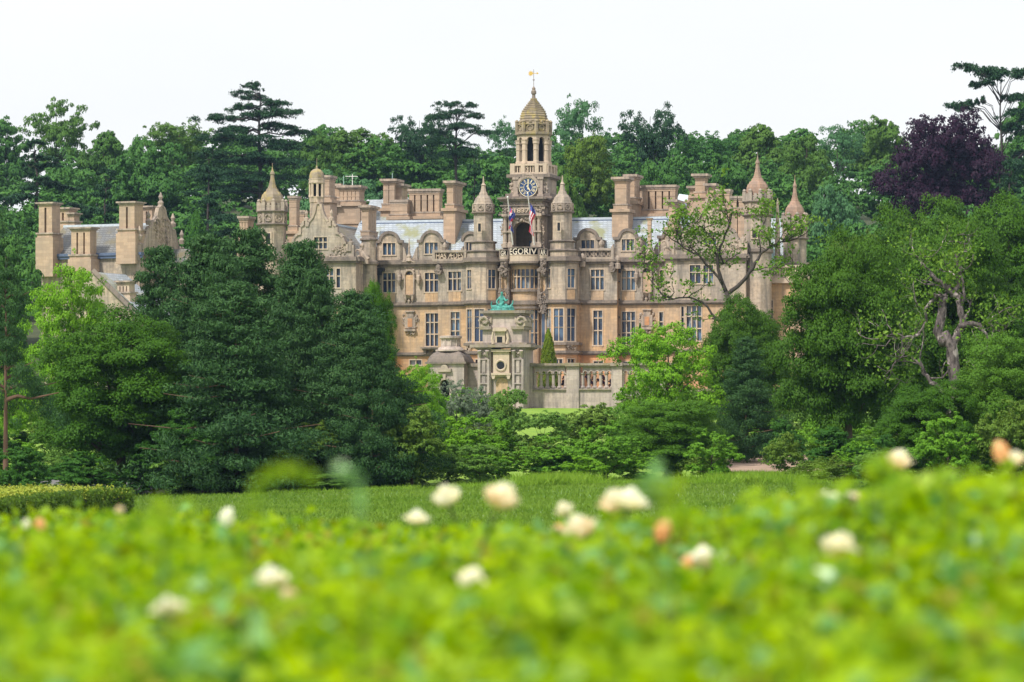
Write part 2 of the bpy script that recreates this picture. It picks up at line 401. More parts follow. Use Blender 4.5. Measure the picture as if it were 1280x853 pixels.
# ------------------------------------------------------------------ the manor (local frame: x along the front, y into the house, z up)
TH = R(14); CT, ST = math.cos(TH), math.sin(TH); Y0 = 500.0; ZB = 8.3
def S(u, t=0.0):
    k = (u - 640) * PX; return (k * (Y0 - t * CT) + t * ST) / (CT + k * ST)
def Z(v, u=640, t=0.0):
    return (HZ - (v - .0205 * (640 - u))) * PX * (Y0 - t * CT) + EYE - ZB
def Zc(v, t=0.0): return Z(v, 640, t)
rnd = random.Random(3)
manor = empty('manor_house', (0, Y0, ZB), -TH, 'pale tan stone manor house with central clock tower, spired turrets and many chimneys', 'country house')
def V2(u0, u1, v, uc=None, t=0.0):
    uc = uc or (u0 + u1) / 2; return Z(v, uc, t)
GZ = -2.0
def plane(t, u0, u1): return Face(S(u0, t), -t, S(u1, t), -t)
def hole(F, t, u0, u1, v0, v1):
    uc = (u0 + u1) / 2
    return (S(u0, t) - F.a.x, S(u1, t) - F.a.x, Z(v1, uc, t), Z(v0, uc, t))
CORN = Zc(328); STR = Zc(380); LOW = Zc(442.5)
def cornice(mb, F, z, q=.45, h=.75, p0=None, p1=None, ext=.0):
    p0 = -ext if p0 is None else p0; p1 = F.len + ext if p1 is None else p1
    F.box(mb, p0, p1, -.1, q * .45, z - h * .5, z - h * .15)
    F.box(mb, p0 - q * .1, p1 + q * .1, -.1, q, z - h * .15, z + h * .2)
    F.box(mb, p0, p1, -.1, q * .7, z + h * .2, z + h * .5)
def facade(name, F, t, holes, mats=('stone_wall', 'stone_warm', 'stone_orange'), top=None, z0=GZ, parts=True, parent=None, reveal=.45, cut_low=True):
    """wall in three courses of stone + windows; holes: (u0,u1,v0,v1,cols,rows)"""
    parent = parent or manor
    top = CORN if top is None else top
    H = [hole(F, t, *h[:4]) + tuple(h[4:]) for h in holes]
    mb = MB(); cuts = [z0, LOW, STR, top]
    for k in (2, 1, 0):
        mb.cur = 2 - k
        a, b = cuts[k], cuts[k + 1]
        F.wall(mb, 0, F.len, a, b, [(h[0], h[1], max(h[2], a), min(h[3], b)) for h in H if h[3] > a and h[2] < b], reveal)
    mb.build(name, list(mats), parent)
    for h in H: window(F, h, h[4], h[5], parent)
    return H

# --- main front, stepping forward in bays
wa = S(372, 0); 
F0 = plane(0, 440, 549)
facade('wall', F0, 0, [(478.5, 494.5, 343, 367, 3, [.62]), (531, 548, 342, 366, 3, [.62]), (532, 548, 393, 434, 3, [.36, .72]), (512, 527, 452, 458, 2, [])])
F1 = plane(1.4, 547.5, 587)
facade('wall', F1, 1.4, [(560.3, 576.5, 340.3, 364, 3, [.62]), (563.2, 574.8, 391, 432, 2, [.42, .78])])
F2 = plane(1.4, 720.5, 771.5)
facade('wall', F2, 1.4, [(738.5, 755, 336, 361, 3, [.62]), (741.5, 753, 387, 430, 2, [.42, .78]), (742, 754, 450, 457, 2, [])])
F3 = plane(0, 769.5, 850)
facade('wall', F3, 0, [(777.3, 794, 337, 361, 3, [.62]), (777.3, 794, 388, 429, 3, [.36, .72]), (778, 792, 450, 457, 2, []), (825, 829, 336, 352, 1, []), (824, 829, 388, 412, 1, [.5])])
for F, t in ((F0, 0), (F1, 1.4), (F2, 1.4), (F3, 0)):
    for z_, q_, h_, n_ in ((CORN, .5, .85, 'cornice'), (STR, .4, .6, 'string_course'), (LOW, .35, .5, 'string_course')):
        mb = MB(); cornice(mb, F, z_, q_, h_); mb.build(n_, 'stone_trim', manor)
# returns of the stepped bays
mb = MB(); mb.cur = 0
for u, s in ((547.5, -1), (771.5, 1)):
    x = S(u, 1.4)
    mb.box(x - .02 if s > 0 else x, x if s > 0 else x + .02, -1.4, .0, GZ, CORN + .2)
mb.box(S(440), S(850), .55, 16, GZ, CORN - .2)
mb.build('return_wall', 'stone_warm', manor)
# pale panels under the upper windows
for F, t, u0, u1, v0, v1 in ((F0, 0, 478.5, 494.5, 368.5, 382), (F0, 0, 531, 548, 367.5, 381), (F1, 1.4, 560.3, 576.5, 366, 379), (F2, 1.4, 738.5, 755, 363, 375), (F3, 0, 777.3, 794, 363, 375), (F2, 1.4, 741.5, 753, 432, 440)):
    h = hole(F, t, u0, u1, v0, v1); mb = MB(); F.box(mb, h[0] + .05, h[1] - .05, -.05, .04, h[2], h[3] + .02)
    for k in range(3):
        w = (h[1] - h[0]) / 3; F.box(mb, h[0] + k * w + .05, h[0] + (k + 1) * w - .05, -.05, .07, h[2] + .1, h[3])
    mb.build('apron_panel', 'stone_warm', manor)

# --- canted bays carried up as turrets, each side of the entrance
def octa(cx, cy, r, k0=0):   # r = half width across flats
    a = r / math.cos(math.pi / 8)
    return [(cx + a * math.cos(math.pi / 8 + k * math.pi / 4), cy + a * math.sin(math.pi / 8 + k * math.pi / 4)) for k in range(8)]
def canted(uL, uR, uc):
    tb = 2.8; cx = S(uc, tb); cyy = -tb; r = 2.03
    pts = octa(cx, cyy, r)       # vertices; front faces look to -y: vertices index 4..7
    # faces: left (4->5), front (5->6), right (6->7), sides to the wall
    fl = [Face(*pts[4], *pts[5]), Face(*pts[5], *pts[6]), Face(*pts[6], *pts[7])]
    sl = [Face(cx - r, -1.2, *pts[4]), Face(*pts[7], cx + r, -1.2)]
    w = fl[0].len
    zt, zb = Zc(337, 4), Zc(360.5, 4); z1t, z1b = Zc(386.5, 4), Zc(427, 4)
    mb = MB(); mt = MB(); bays = []
    for i, F in enumerate(fl):
        up = [(w * .18, w * .82, zb, zt)] if i != 1 else []
        lo = [(w * .14, w * .86, z1b, z1t)]
        mb.cur = 0; F.wall(mb, 0, w, STR, CORN, up, .2); mb.cur = 1; F.wall(mb, 0, w, LOW, STR, lo, .2)
        lw = [(w * .2, w * .8, Zc(456, 4), Zc(449.5, 4))]
        mb.cur = 2; F.wall(mb, 0, w, GZ, LOW, lw)
        for h in up: window(F, h, 2, [.62], manor, mull=.11, reveal=.2)
        for h in lo: window(F, h, 2, [.42, .76], manor, mull=.11, reveal=.2)
        for h in lw: window(F, h, 2, [], manor, mull=.12)
    for F in sl:
        mb.cur = 0; F.wall(mb, 0, F.len, STR, CORN); mb.cur = 1; F.wall(mb, 0, F.len, LOW, STR); mb.cur = 2; F.wall(mb, 0, F.len, GZ, LOW)
    mb.build('bay_wall', ['stone_wall', 'stone_warm', 'stone_orange'], manor)
    for z, q, h in ((CORN, .5, .85), (STR, .4, .6), (LOW, .35, .5)):
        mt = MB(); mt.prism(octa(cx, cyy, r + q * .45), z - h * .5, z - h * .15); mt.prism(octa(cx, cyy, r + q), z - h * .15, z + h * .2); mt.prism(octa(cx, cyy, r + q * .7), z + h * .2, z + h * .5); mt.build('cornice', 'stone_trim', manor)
    mt = MB(); mt.prism(octa(cx, cyy, r + .3), z1b - .5, z1b - .15); mt.build('window_sill', 'stone_trim', manor)
    for F in (fl[0], fl[2]): cv = MB(); carving(cv, F, w / 2, Zc(434, 4), w * .8, 1.1, rnd, q=.1, dens=2); cv.build('carved_bracket', 'stone_carved', manor)
    # apron
    ap = MB(); fl[2].box(ap, w * .18, w * .82, -.05, .06, Zc(376, 4), Zc(363, 4)); ap.build('apron_panel', 'stone_warm', manor)
    return cx, cyy, r
def profile(pts, t, sc=1.0): return [(r * PX * (Y0 - t * CT) * sc, Z(v, U, t)) for r, v in pts]
def turret(name, u, t, shaft, ring, band, dome, fin, n=8, wall='stone_wall', domemat='stone_dome', slit=None):
    """shaft, ring [(r px, row)], band (r, v0, v1), dome, finial; all measured rows at u"""
    global U
    U = u; cx, cyy = S(u, t), -t
    k = PX * (Y0 - t * CT)
    tw = MB().lathe(cx, cyy, profile(shaft, t), n).build(name, wall, manor)
    rg = MB()
    for (r, v0, v1, ov) in ring: rg.lathe(cx, cyy, [(r * k, Z(v1, u, t)), (r * k + ov * .5, Z(v1, u, t)), (r * k + ov, Z(v1, u, t) + .15), (r * k + ov, Z(v0, u, t)), (r * k, Z(v0, u, t) + .08)], n)
    rg.build('moulding', 'stone_trim', tw)
    if band:
        r, v0, v1 = band; z0, z1 = Z(v1, u, t), Z(v0, u, t); b = MB().lathe(cx, cyy, [(r * k, z0), (r * k, z1)], n)
        a = r * k / math.cos(math.pi / n) if False else r * k
        P = [(cx + a * math.cos(math.pi / n + 2 * math.pi * i / n), cyy + a * math.sin(math.pi / n + 2 * math.pi * i / n)) for i in range(n)]
        for i in range(n):
            F = Face(*P[i], *P[(i + 1) % n]); w = F.len
            F.box(b, -.06, w * .1, 0, .1, z0, z1); F.box(b, w * .9, w + .06, 0, .1, z0, z1)
            # a roundel with its rim in each panel
            cz = (z0 + z1) / 2; rr = min(w * .33, (z1 - z0) * .42)
            b.tube([F.pt(w / 2 + rr * math.cos(t_ * .785), .07, cz + rr * math.sin(t_ * .785)) for t_ in range(9)], [.09] * 9, 5)
            carving(b, F, w / 2, cz, w * .5, (z1 - z0) * .6, rnd, q=.02, dens=2)
        b.build('carved_band', 'stone_carved', tw)
    if dome:
        kind, r, v0, v1 = dome[0]
        d = MB()
        if kind:     # open parapet of little piers
            a = r * k; z0, z1 = Z(v1, u, t), Z(v0, u, t)
            P = [(cx + a * math.cos(math.pi / n + 2 * math.pi * i / n), cyy + a * math.sin(math.pi / n + 2 * math.pi * i / n)) for i in range(n)]
            for i in range(n):
                F = Face(*P[i], *P[(i + 1) % n]); w = F.len
                d.prism([(P[i][0] + .32 * math.cos(q * math.pi / 2 + .78), P[i][1] + .32 * math.sin(q * math.pi / 2 + .78)) for q in range(4)], z0, z1 + .15)
                d.ball((P[i][0], P[i][1], z1 + .3), .24, n=6, m=4)
                F.box(d, 0, w, -.25, 0, z0, z0 + (z1 - z0) * .55); F.box(d, w * .36, w * .64, -.3, .06, z0, z1)
                F.box(d, 0, w, -.28, .05, z0 + (z1 - z0) * .55, z0 + (z1 - z0) * .72)
            d.build('parapet', 'stone_grey', tw)
        # stepped bell roof
        pr = [];
        for i in range(len(dome[1]) - 1):
            (r0, v0), (r1, v1) = dome[1][i], dome[1][i + 1]
            m_ = max(1, int(abs(v0 - v1) / 2.2))
            for j in range(m_):
                ra = (r0 + (r1 - r0) * j / m_) * k; rb = (r0 + (r1 - r0) * (j + 1) / m_) * k
                za = Z(v0 + (v1 - v0) * j / m_, u, t); zb = Z(v0 + (v1 - v0) * (j + 1) / m_, u, t)
                pr += [(ra, za), (rb + (ra - rb) * .35 + .03, zb - .02)]
        pr.append((dome[1][-1][0] * k, Z(dome[1][-1][1], u, t)))
        MB().lathe(cx, cyy, pr, n).build('dome', domemat, tw)
    if fin:
        MB().lathe(cx, cyy, profile(fin, t), 8).build('finial', domemat, tw)
    if slit:
        F = Face(cx - 5, cyy - shaft[0][0] * k * math.cos(math.pi / n) - .02, cx + 5, cyy - shaft[0][0] * k * math.cos(math.pi / n) - .02); us, v0, v1, w = slit
        p = 5 + (us) * k; fr = MB(); F.box(fr, p - w, p + w, -.1, .08, Z(v1, u, t) - .15, Z(v0, u, t) + .15)
        f = fr.build('slit_window', 'stone_pale', tw); g = MB(); F.box(g, p - w * .6, p + w * .6, 0, .1, Z(v1, u, t), Z(v0, u, t)); g.build('window_pane', 'dark_void', f)
    return tw
U = 640
for uL, uR, uc in ((585, 625, 604.3), (683, 722, 703)):
    cx, cyy, r = canted(uL, uR, uc)
    o = 0 if uc < 640 else -1.8
    turret('turret', uc, 2.8, [(20.5, 325 + o), (20.5, 316 + o), (15.5, 315 + o), (15.2, 304 + o), (12.3, 303 + o), (12.2, 267 + o)],
           [(19.5, 314.5 + o, 317 + o, .3), (15, 303 + o, 305 + o, .25), (12, 266 + o, 268.5 + o, .35)], (13, 256 + o, 266 + o),
           ((0, 12, 250 + o, 256 + o), [(13.6, 256 + o), (12.3, 255 + o), (10.8, 251.5 + o), (9, 248 + o), (6, 245 + o), (4, 241 + o)]),
           [(4, 241 + o), (2.9, 236 + o), (2.6, 233 + o), (3.4, 232 + o), (2.2, 231 + o), (1.2, 229 + o), (.9, 225 + o), (.5, 221 + o)], domemat='stone_tile' if False else 'stone_grey', slit=(0, 281 + o, 291 + o, .28))

# parapets with cut-out letters
def parapet(F, p0, p1, z0, z1, word=None, mat='stone_grey'):
    mb = MB(); h = z1 - z0
    F.box(mb, p0, p1, -.3, .12, z1 - .28, z1); F.box(mb, p0, p1, -.3, .1, z0, z0 + .32)
    for p in (p0, p1 - .35): F.box(mb, p, p + .35, -.32, .14, z0, z1 + .1)
    par = mb.build('parapet', mat, manor)
    bk = MB(); F.box(bk, p0 + .35, p1 - .35, -.42, -.36, z0 + .3, z1 - .3)
    bk.build('parapet_back', 'stone_trim', par)
    if word:
        me = text_mesh(word, h - .6, (p1 - p0) - .9, .16, 'stone_pale'); o = link('lettering', me, par)
        c = F.pt((p0 + p1) / 2, -.1, z0 + .32); o.location = c; o.rotation_euler.z = math.atan2(F.e.y, F.e.x)
    else:
        tr = MB(); n = int((p1 - p0) / .55)
        for i in range(n):
            p = p0 + .5 + (p1 - p0 - 1) * i / (n - 1)
            tr.tube([F.pt(p + .2 * math.cos(a), -.15, z0 + h / 2 + (h * .24) * math.sin(a)) for a in [x * .785 for x in range(9)]], [.07] * 9, 5)
            if i % 2: F.box(tr, p - .05, p + .05, -.2, -.05, z0 + .3, z1 - .28)
        tr.build('strapwork', 'stone_carved', par)
zp0, zp1 = Zc(326.8), Zc(312.8)
parapet(Face(S(541.5, .6), -1.7, S(586, .6), -1.7), .2, S(586, 1.4) - S(541.5, 1.4), zp0, zp1, 'HAS \u00c6DES')
parapet(Face(S(722.5, 1.4), -1.7, S(768, 1.4), -1.7), 0, S(768, 1.4) - S(722.5, 1.4), zp0, zp1, None)

# --- roofs of the main block
ridge = Zc(275.5, -7); eave = Zc(325)
def roof_quad(mb, pts): mb.add(pts, [tuple(range(len(pts)))])
mb = MB()
xa, xb = S(410, -7), S(925, -7)
x0, x1 = S(440), S(850)
def gable_roof(mb, xa, xb, y0, y1, ze, zr, hip=0):
    ym = (y0 + y1) / 2; T = .25
    mb.add([(xa, y0, ze), (xb, y0, ze), (xb - hip, ym, zr), (xa + hip, ym, zr), (xa, y1, ze), (xb, y1, ze)],
           [(0, 1, 2, 3), (3, 2, 5, 4), (0, 3, 4), (1, 5, 2), (0, 4, 5, 1)])
gable_roof(mb, S(430), S(905), .35, 13.6, eave, ridge)
rf = mb.build('main_roof', 'slate', manor)
mb = MB(); mb.box(S(432), S(900), 6.85, 7.12, ridge - .12, ridge + .22)
ld = mb.build('ridge_capping', 'lead', rf)
mb = MB(); mb.box(S(432), S(900), 6.7, 6.86, ridge - .32, ridge - .08); mb.build('ridge_flashing', 'lead_dark', rf)

# --- dormers
def dormer(u0, u1, vtop, vsh, vb, t, wu0, wu1, wv0, wv1, cu=None):
    F = plane(t, u0, u1); uc = (u0 + u1) / 2; cu = cu or (wu0 + wu1) / 2
    h = hole(F, t, wu0, wu1, wv0, wv1); mb = MB()
    zs, zt, zb = Z(vsh, uc, t), Z(vtop, uc, t), Z(vb, uc, t)
    F.wall(mb, 0, F.len, zb, zs - .3, [h], .35)
    cp = S(cu, t) - F.a.x; r = min(zt - zs + .2, 1.45)
    F.extr(mb, arc(cp, zs - .3, r - .15, 0, 180, 12, rz=zt - zs + .05), -.35, 0)
    a, b = F.a.x, F.a.x + F.len
    mb.box(a, a + .3, -t, -t + 6, zb, zs - .3); mb.box(b - .3, b, -t, -t + 6, zb, zs - .3)
    mb.box(a + .3, b - .3, -t + .02 + 1.4, -t + 1.6, zb, zs - .3)
    d = mb.build('dormer', 'stone_wall', manor)
    tr = MB(); F.box(tr, -.15, cp - r + .1, -.35, .2, zs - .42, zs - .05); F.box(tr, cp + r - .1, F.len + .15, -.35, .2, zs - .42, zs - .05)
    o = arc(cp, zs - .3, r + .1, 0, 180, 14, rz=zt - zs + .3); i_ = arc(cp, zs - .3, r - .25, 180, 0, 14, rz=zt - zs - .05)
    for k in range(14):
        F.extr(tr, [o[k], o[k + 1], i_[13 - k], i_[14 - k]], -.35, .18)
    tr.build('dormer_coping', 'stone_trim', d)
    # side scrolls
    sc = MB()
    for p, s in ((-.1, -1), (F.len + .1, 1)):
        sc.add([F.pt(p, .05, zb + .3), F.pt(p + s * .9, .05, zb + .3), F.pt(p + s * .5, .05, zb + 1.0), F.pt(p + s * .25, .05, zs - 1.2), F.pt(p, .05, zs - .9),
                F.pt(p, -.3, zb + .3), F.pt(p + s * .9, -.3, zb + .3), F.pt(p + s * .5, -.3, zb + 1.0), F.pt(p + s * .25, -.3, zs - 1.2), F.pt(p, -.3, zs - .9)],
               [(0, 1, 2, 3, 4), (5, 9, 8, 7, 6), (0, 5, 6, 1), (1, 6, 7, 2), (2, 7, 8, 3), (3, 8, 9, 4)])
    sc.build('scroll', 'stone_grey', d)
    # little roof behind
    g = MB(); a -= .1; b += .1; zr = zs + (zt - zs) * .55; m_ = (a + b) / 2
    g.add([(a, -t + .3, zs - .35), (b, -t + .3, zs - .35), (m_, -t + .3, zr), (a, -t + 6, zs - .35), (b, -t + 6, zs - .35), (m_, -t + 6, zr)],
          [(0, 1, 2), (0, 2, 5, 3), (1, 4, 5, 2), (3, 5, 4), (0, 3, 4, 1)])
    g.build('dormer_roof', 'slate', d)
    wf = window(F, h, 3, [], d, reveal=.35, mull=.14, name='window'); wf.name = 'window'
dormer(471, 502.5, 290, 301, 332, -.2, 478.5, 494.5, 305, 320)
dormer(523, 555, 288.5, 300, 329, -.2, 531, 547.5, 304, 318)
dormer(580, 606, 289.5, 299, 327, -.2, 581.3, 595, 303, 316)
dormer(718.5, 750.5, 284.5, 295.5, 324, -.2, 726.5, 743, 299.5, 311)
dormer(768, 800.5, 284.5, 294.5, 324, -.2, 777, 793, 298, 312)
dormer(823, 857, 281.5, 292.5, 320, -.6, 833, 849, 297, 311)

# --- chimney stacks
def stack(u0, u1, vt, vb, t, depth, nx=1, ny=1, slot=.14, base=None, cap=.3, capband=1, mat='stone_chimney', d0=None):
    uc = (u0 + u1) / 2; a, b = S(u0 , t), S(u1, t); z0, z1 = Z(vb, uc, t), Z(vt, uc, t); y0 = -t
    mb = MB(); w = (b - a)
    zc = z1 - .45; zn = z0 + min(.8, (z1 - z0) * .15)
    cw = (w - slot * (nx - 1)) / nx; cd = (depth - slot * (ny - 1)) / ny
    for i in range(nx):
        for j in range(ny):
            x = a + i * (cw + slot); y = y0 + j * (cd + slot)
            mb.box(x, x + cw, y, y + cd, zn, zc - .35)
            mb.box(x - .03, x + cw + .03, y - .03, y + cd + .03, zc - 1.05, zc - .93)
    mb.box(a - .04, b + .04, y0 - .04, y0 + depth + .04, zc - .35, zc - .1)
    mb.box(a - .16, b + .16, y0 - .16, y0 + depth + .16, z0, zn)
    st = mb.build('chimney_stack', mat, manor)
    c = MB(); c.box(a - cap * .5, b + cap * .5, y0 - cap * .5, y0 + depth + cap * .5, zc - .1, zc + .12)
    c.box(a - cap, b + cap, y0 - cap, y0 + depth + cap, zc + .12, zc + .42)
    c.build('chimney_cap', 'stone_carved', st)
    c = MB(); c.box(a - .22, b + .22, y0 - .22, y0 + depth + .22, zn - .02, zn + .16); c.build('chimney_band', 'stone_carved', st)
    if base:
        vb2, e = base; g = MB(); g.box(a - e, b + e, y0 - e, y0 + depth + e, Z(vb2, uc, t), z0 + .01); g.box(a - e - .25, b + e + .25, y0 - e - .25, y0 + depth + e + .25, z0 - .25, z0 + .12)
        g.build('chimney_base', mat, st)
    return st
stack(558.5, 566.5, 226, 262, -3.5, 4.6, 1, 4, .12, base=(306, .35), cap=.42)
stack(768.5, 783, 220.5, 262, -3.5, 2.2, 1, 2, .12, base=(296, .3), cap=.42)
stack(783, 793, 217, 252, -8, 3.2, 1, 2, .12, base=(276, .3), cap=.4)
stack(452.5, 460.5, 257.5, 297, .5, 3.6, 1, 4, .12, base=None, cap=.4)
stack(836, 843, 248.5, 284, .2, 3.6, 1, 4, .12, base=(316, .3), cap=.45)
stack(511.5, 549, 236, 272, -11, 1.6, 5, 1, .20, base=(282, .35), cap=.22)
stack(803.5, 844, 230, 267, -11, 1.6, 5, 1, .20, base=(276, .35), cap=.22)
stack(488, 509, 250, 273, -9.5, 2.5, 1, 1, 0, base=(282, .2), cap=.15)
stack(479, 493, 223.5, 262, -16, 3, 2, 1, .1, base=(280, .3), cap=.4)
stack(493, 502, 229.5, 258, -17, 3, 1, 2, .1, base=(280, .3), cap=.4)
stack(424.5, 449, 232, 256, -12, 2.4, 5, 1, .07, base=(281, .15), cap=.35)
stack(416.5, 424, 230, 252, -12.5, 2.4, 1, 1, 0, base=(281, .1), cap=.3)
stack(404.5, 411.5, 219.5, 252, -4, 2.6, 1, 2, .1, base=(290, .2), cap=.25)
stack(361.5, 370.5, 246, 292, 1, 1.4, 1, 1, 0, base=(330, .2), cap=.2)
stack(372, 380, 264, 285, -3, 1.4, 1, 1, 0, base=(330, .1), cap=.15)
stack(869, 881, 216, 244, -8, 1.9, 1, 2, .1, base=(290, .5), cap=.45)
stack(862, 869.5, 231, 250, -10, 2.4, 1, 1, 0, base=(290, .3), cap=.35)
stack(883.5, 892, 228, 252, -6, 2.2, 1, 2, .1, base=(290, .3), cap=.4)
stack(896, 902.5, 235, 258, -3, 1.7, 1, 1, 0, cap=.18, base=(300, .15)); stack(905, 911.5, 235, 258, -3, 1.7, 1, 1, 0, cap=.18, base=(300, .15))
stack(914.5, 920.5, 243.5, 262, -1, 1.7, 1, 1, 0, cap=.2, base=(300, .1)); stack(923.5, 930, 243.5, 262, -1, 1.7, 1, 1, 0, cap=.2, base=(300, .1))
stack(299.5, 309.5, 272, 303, 2, 2.5, 3, 2, .07, base=(360, .3), cap=.25)
stack(797.5, 802.5, 231, 250, -14, 1.2, 1, 1, 0, base=(270, .1), cap=.3)
# column-shaped stack on its pedestal
U = 812; cx, t = S(812, .4), .4
mb = MB().lathe(cx, -t, profile([(4, 316), (4, 313), (3.2, 312), (3.1, 281), (3.8, 280), (3.2, 279), (3.2, 275), (4.6, 273.5), (5.6, 272)], t), 4, ph=math.pi / 4)
cs = mb.build('column_chimney', 'stone_chimney', manor)
mb = MB(); k = .1
mb.lathe(cx, -t, profile([(9, 327), (9, 322), (7, 321.5), (7, 316), (8, 315.5), (7.4, 313), (5, 311), (5, 308)], t), 4, ph=math.pi / 4)
F = Face(cx - 1, -1.15, cx + 1, -1.15); carving(mb, F, 1, Z(315, 812), 1.6, 1.2, rnd, dens=2)
mb.build('pedestal', 'stone_carved', cs)

# rear ranges seen over the ridge
mb = MB(); t = -12; mb.box(S(411, t), S(455, t), 12, 20, Zc(330), Z(256.5, 433, t)); mb.build('rear_block', 'stone_chimney', manor)
mb = MB(); mb.box(S(414, -11.5), S(424, -11.5), 11.4, 12, Z(257, 419, t), Z(252.5, 419, t)); mb.box(S(412, -11.5), S(427, -11.5), 11.3, 12, Z(260, 419, t), Z(258, 419, t)); mb.build('rear_parapet', 'stone_grey', manor)
mb = MB(); a, b = S(452, -15), S(500, -15); gable_roof(mb, a, b, 14, 24, Z(282, 470, -14), Z(252, 470, -19)); r_ = mb.build('rear_roof', 'slate', manor)
mb = MB(); mb.box(a, b, 18.8, 19.1, Z(252, 470, -19) - .1, Z(252, 470, -19) + .2); mb.build('ridge_capping', 'lead', r_)
mb = MB(); mb.box(S(500, -12), S(556, -12), 11, 18, Zc(330), Z(272.5, 530, -12)); mb.build('rear_block', 'stone_trim', manor)
mb = MB(); mb.box(S(795, -12), S(850, -12), 11, 18, Zc(330), Z(267, 820, -12)); mb.build('rear_block', 'stone_trim', manor)
# lead-roofed attic dormers
def lead_dormer(u0, u1, vt, vm, vb, t, wins):
    a, b = S(u0, t), S(u1, t); uc = (u0 + u1) / 2; zt, zm, zb = Z(vt, uc, t), Z(vm, uc, t), Z(vb, uc, t); mb = MB()
    mb.box(a, b, -t, -t + 3, zb, zm); d = mb.build('attic_dormer', 'white_paint', manor)
    g = MB(); g.add([(a - .2, -t - .2, zm), (b + .2, -t - .2, zm), (b - .3, -t + 1.5, zt - .2), (a + .1, -t + 1.5, zt), (a - .2, -t + 3, zm), (b + .2, -t + 3, zm)], [(0, 1, 2, 3), (3, 2, 5, 4), (0, 3, 4), (1, 5, 2)])
    g.build('attic_roof', 'lead', d)
    w = MB()
    for i in range(wins):
        p = a + (b - a) * (i + .5) / wins; w.box(p - .3, p + .3, -t - .03, -t + .02, zb + .15, zm - .25)
    w.build('window_pane', 'glass', d)
lead_dormer(845, 861.5, 240, 256, 265.5, -14, 2); lead_dormer(791, 806, 252, 257, 266.5, -13, 2)

# --- central clock tower
tw = empty('clock_tower', (0, 0, 0)); tw.parent = manor
def cbox(mb, u0, u1, v0, v1, t, depth, e=0.0):
    """a block: front face u0..u1 at t, rows v0..v1, e = overhang"""
    uc = (u0 + u1) / 2; mb.box(S(u0, t) - e, S(u1, t) + e, -t - e, -t + depth + e, Z(v1, uc, t), Z(v0, uc, t)); return mb
TF = .3
mb = MB(); cbox(mb, 638.5, 684, 220, 330, TF, 5.0); mb.build('tower_wall', 'stone_wall', tw)
mb = MB(); cbox(mb, 638.5, 684, 218, 222, TF, 5.0, .45); cbox(mb, 638.5, 684, 222, 223.5, TF, 5.0, .2)
cbox(mb, 632, 686, 246, 249, TF, 5.0, .55); cbox(mb, 634, 686, 242, 246, TF, 5.0, .2)
mb.build('tower_cornice', 'stone_trim', tw)
# lower body of the tower with sloping tops
mb = MB(); a, b = S(632, TF), S(693, TF); za, zb_ = Z(248, 660), Z(240, 660)
cbox(mb, 631, 692, 249, 330, TF, 6.5)
mb.build('tower_base', 'stone_grey', tw)
# balustrade round the lantern
mb = MB(); zt, zb_ = Z(205, 661, TF), Z(218, 661, TF); xa, xb = S(638.5, TF), S(684, TF); ya, yb = -TF, -TF + 5
for (p, q) in (((xa, ya), (xb, ya)), ((xb, ya), (xb, yb)), ((xa, yb), (xa, ya)), ((xb, yb), (xa, yb))):
    F = Face(*p, *q); w = F.len
    F.box(mb, 0, w, -.3, .1, zt - .22, zt); F.box(mb, 0, w, -.3, .1, zb_, zb_ + .25)
    for pp in (0, w * .28, w * .66, w - .55): F.box(mb, pp, pp + .5, -.32, .12, zb_, zt + .06)
    for i in range(14):
        pp = w * (i + .5) / 14; F.box(mb, pp - .07, pp + .07, -.2, -.05, zb_, zt)
mb.build('tower_balustrade', 'stone_pale', tw)
# octagonal lantern: eight piers, open arches
lx, ly = (xa + xb) / 2, (ya + yb) / 2; U = 661; k = .1
def ZL(v): return Z(v, 661, -2.2)
ra = 1.95
lan = MB(); P8 = octa(lx, ly, ra)
for i in range(8):
    x, y = P8[i]; ang = math.atan2(y - ly, x - lx)
    lan.lathe(x - .22 * math.cos(ang), y - .22 * math.sin(ang), [(.42, ZL(206)), (.42, ZL(203)), (.33, ZL(202.5)), (.33, ZL(189)), (.4, ZL(188.5)), (.34, ZL(188)), (.34, ZL(182)), (.42, ZL(181)), (.42, ZL(178)), (.5, ZL(176))], 8)
    F = Face(*P8[i], *P8[(i + 1) % 8]); w = F.len
    zt = ZL(169.5); zs = ZL(176.5); r = w * .24; c = w / 2
    F.extr(lan, [(0, zs), (c - r, zs)] + arc(c, zs, r, 180, 0, 8)[1:-1] + [(c + r, zs), (w, zs), (w, zt), (0, zt)], -.5, 0)
    F.box(lan, 0, w, -.4, .02, ZL(207), ZL(203))
lan.build('lantern_arcade', 'stone_pale', tw)
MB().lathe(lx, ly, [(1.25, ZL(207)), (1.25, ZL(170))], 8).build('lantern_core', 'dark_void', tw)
mb = MB(); mb.prism(octa(lx, ly, ra + .12), ZL(170.5), ZL(169)); mb.prism(octa(lx, ly, ra + .25), ZL(169), ZL(166.5))
mb.build('lantern_cornice', 'stone_dome', tw)
cr = MB(); cr.prism(octa(lx, ly, ra - .1), ZL(166.5), ZL(160)); P = octa(lx, ly, ra + .02)
for i in range(8):
    x, y = P[i]; cr.lathe(x, y, [(.24, ZL(167)), (.24, ZL(153.5)), (.3, ZL(153)), (.1, ZL(150.5))], 6)
    F = Face(*P[i], *P[(i + 1) % 8]); w = F.len
    F.box(cr, 0, w, -.25, .0, ZL(167), ZL(165)); F.box(cr, 0, w, -.25, .02, ZL(157), ZL(155.3))
    cr.tube([F.pt(w / 2 + .38 * math.cos(a * .785), -.1, ZL(161) + .35 * math.sin(a * .785)) for a in range(9)], [.1] * 9, 5)
    cr.ball(F.pt(w / 2, -.1, ZL(153.5)), .2, n=6, m=4)
cr.build('lantern_crown', 'stone_dome', tw)
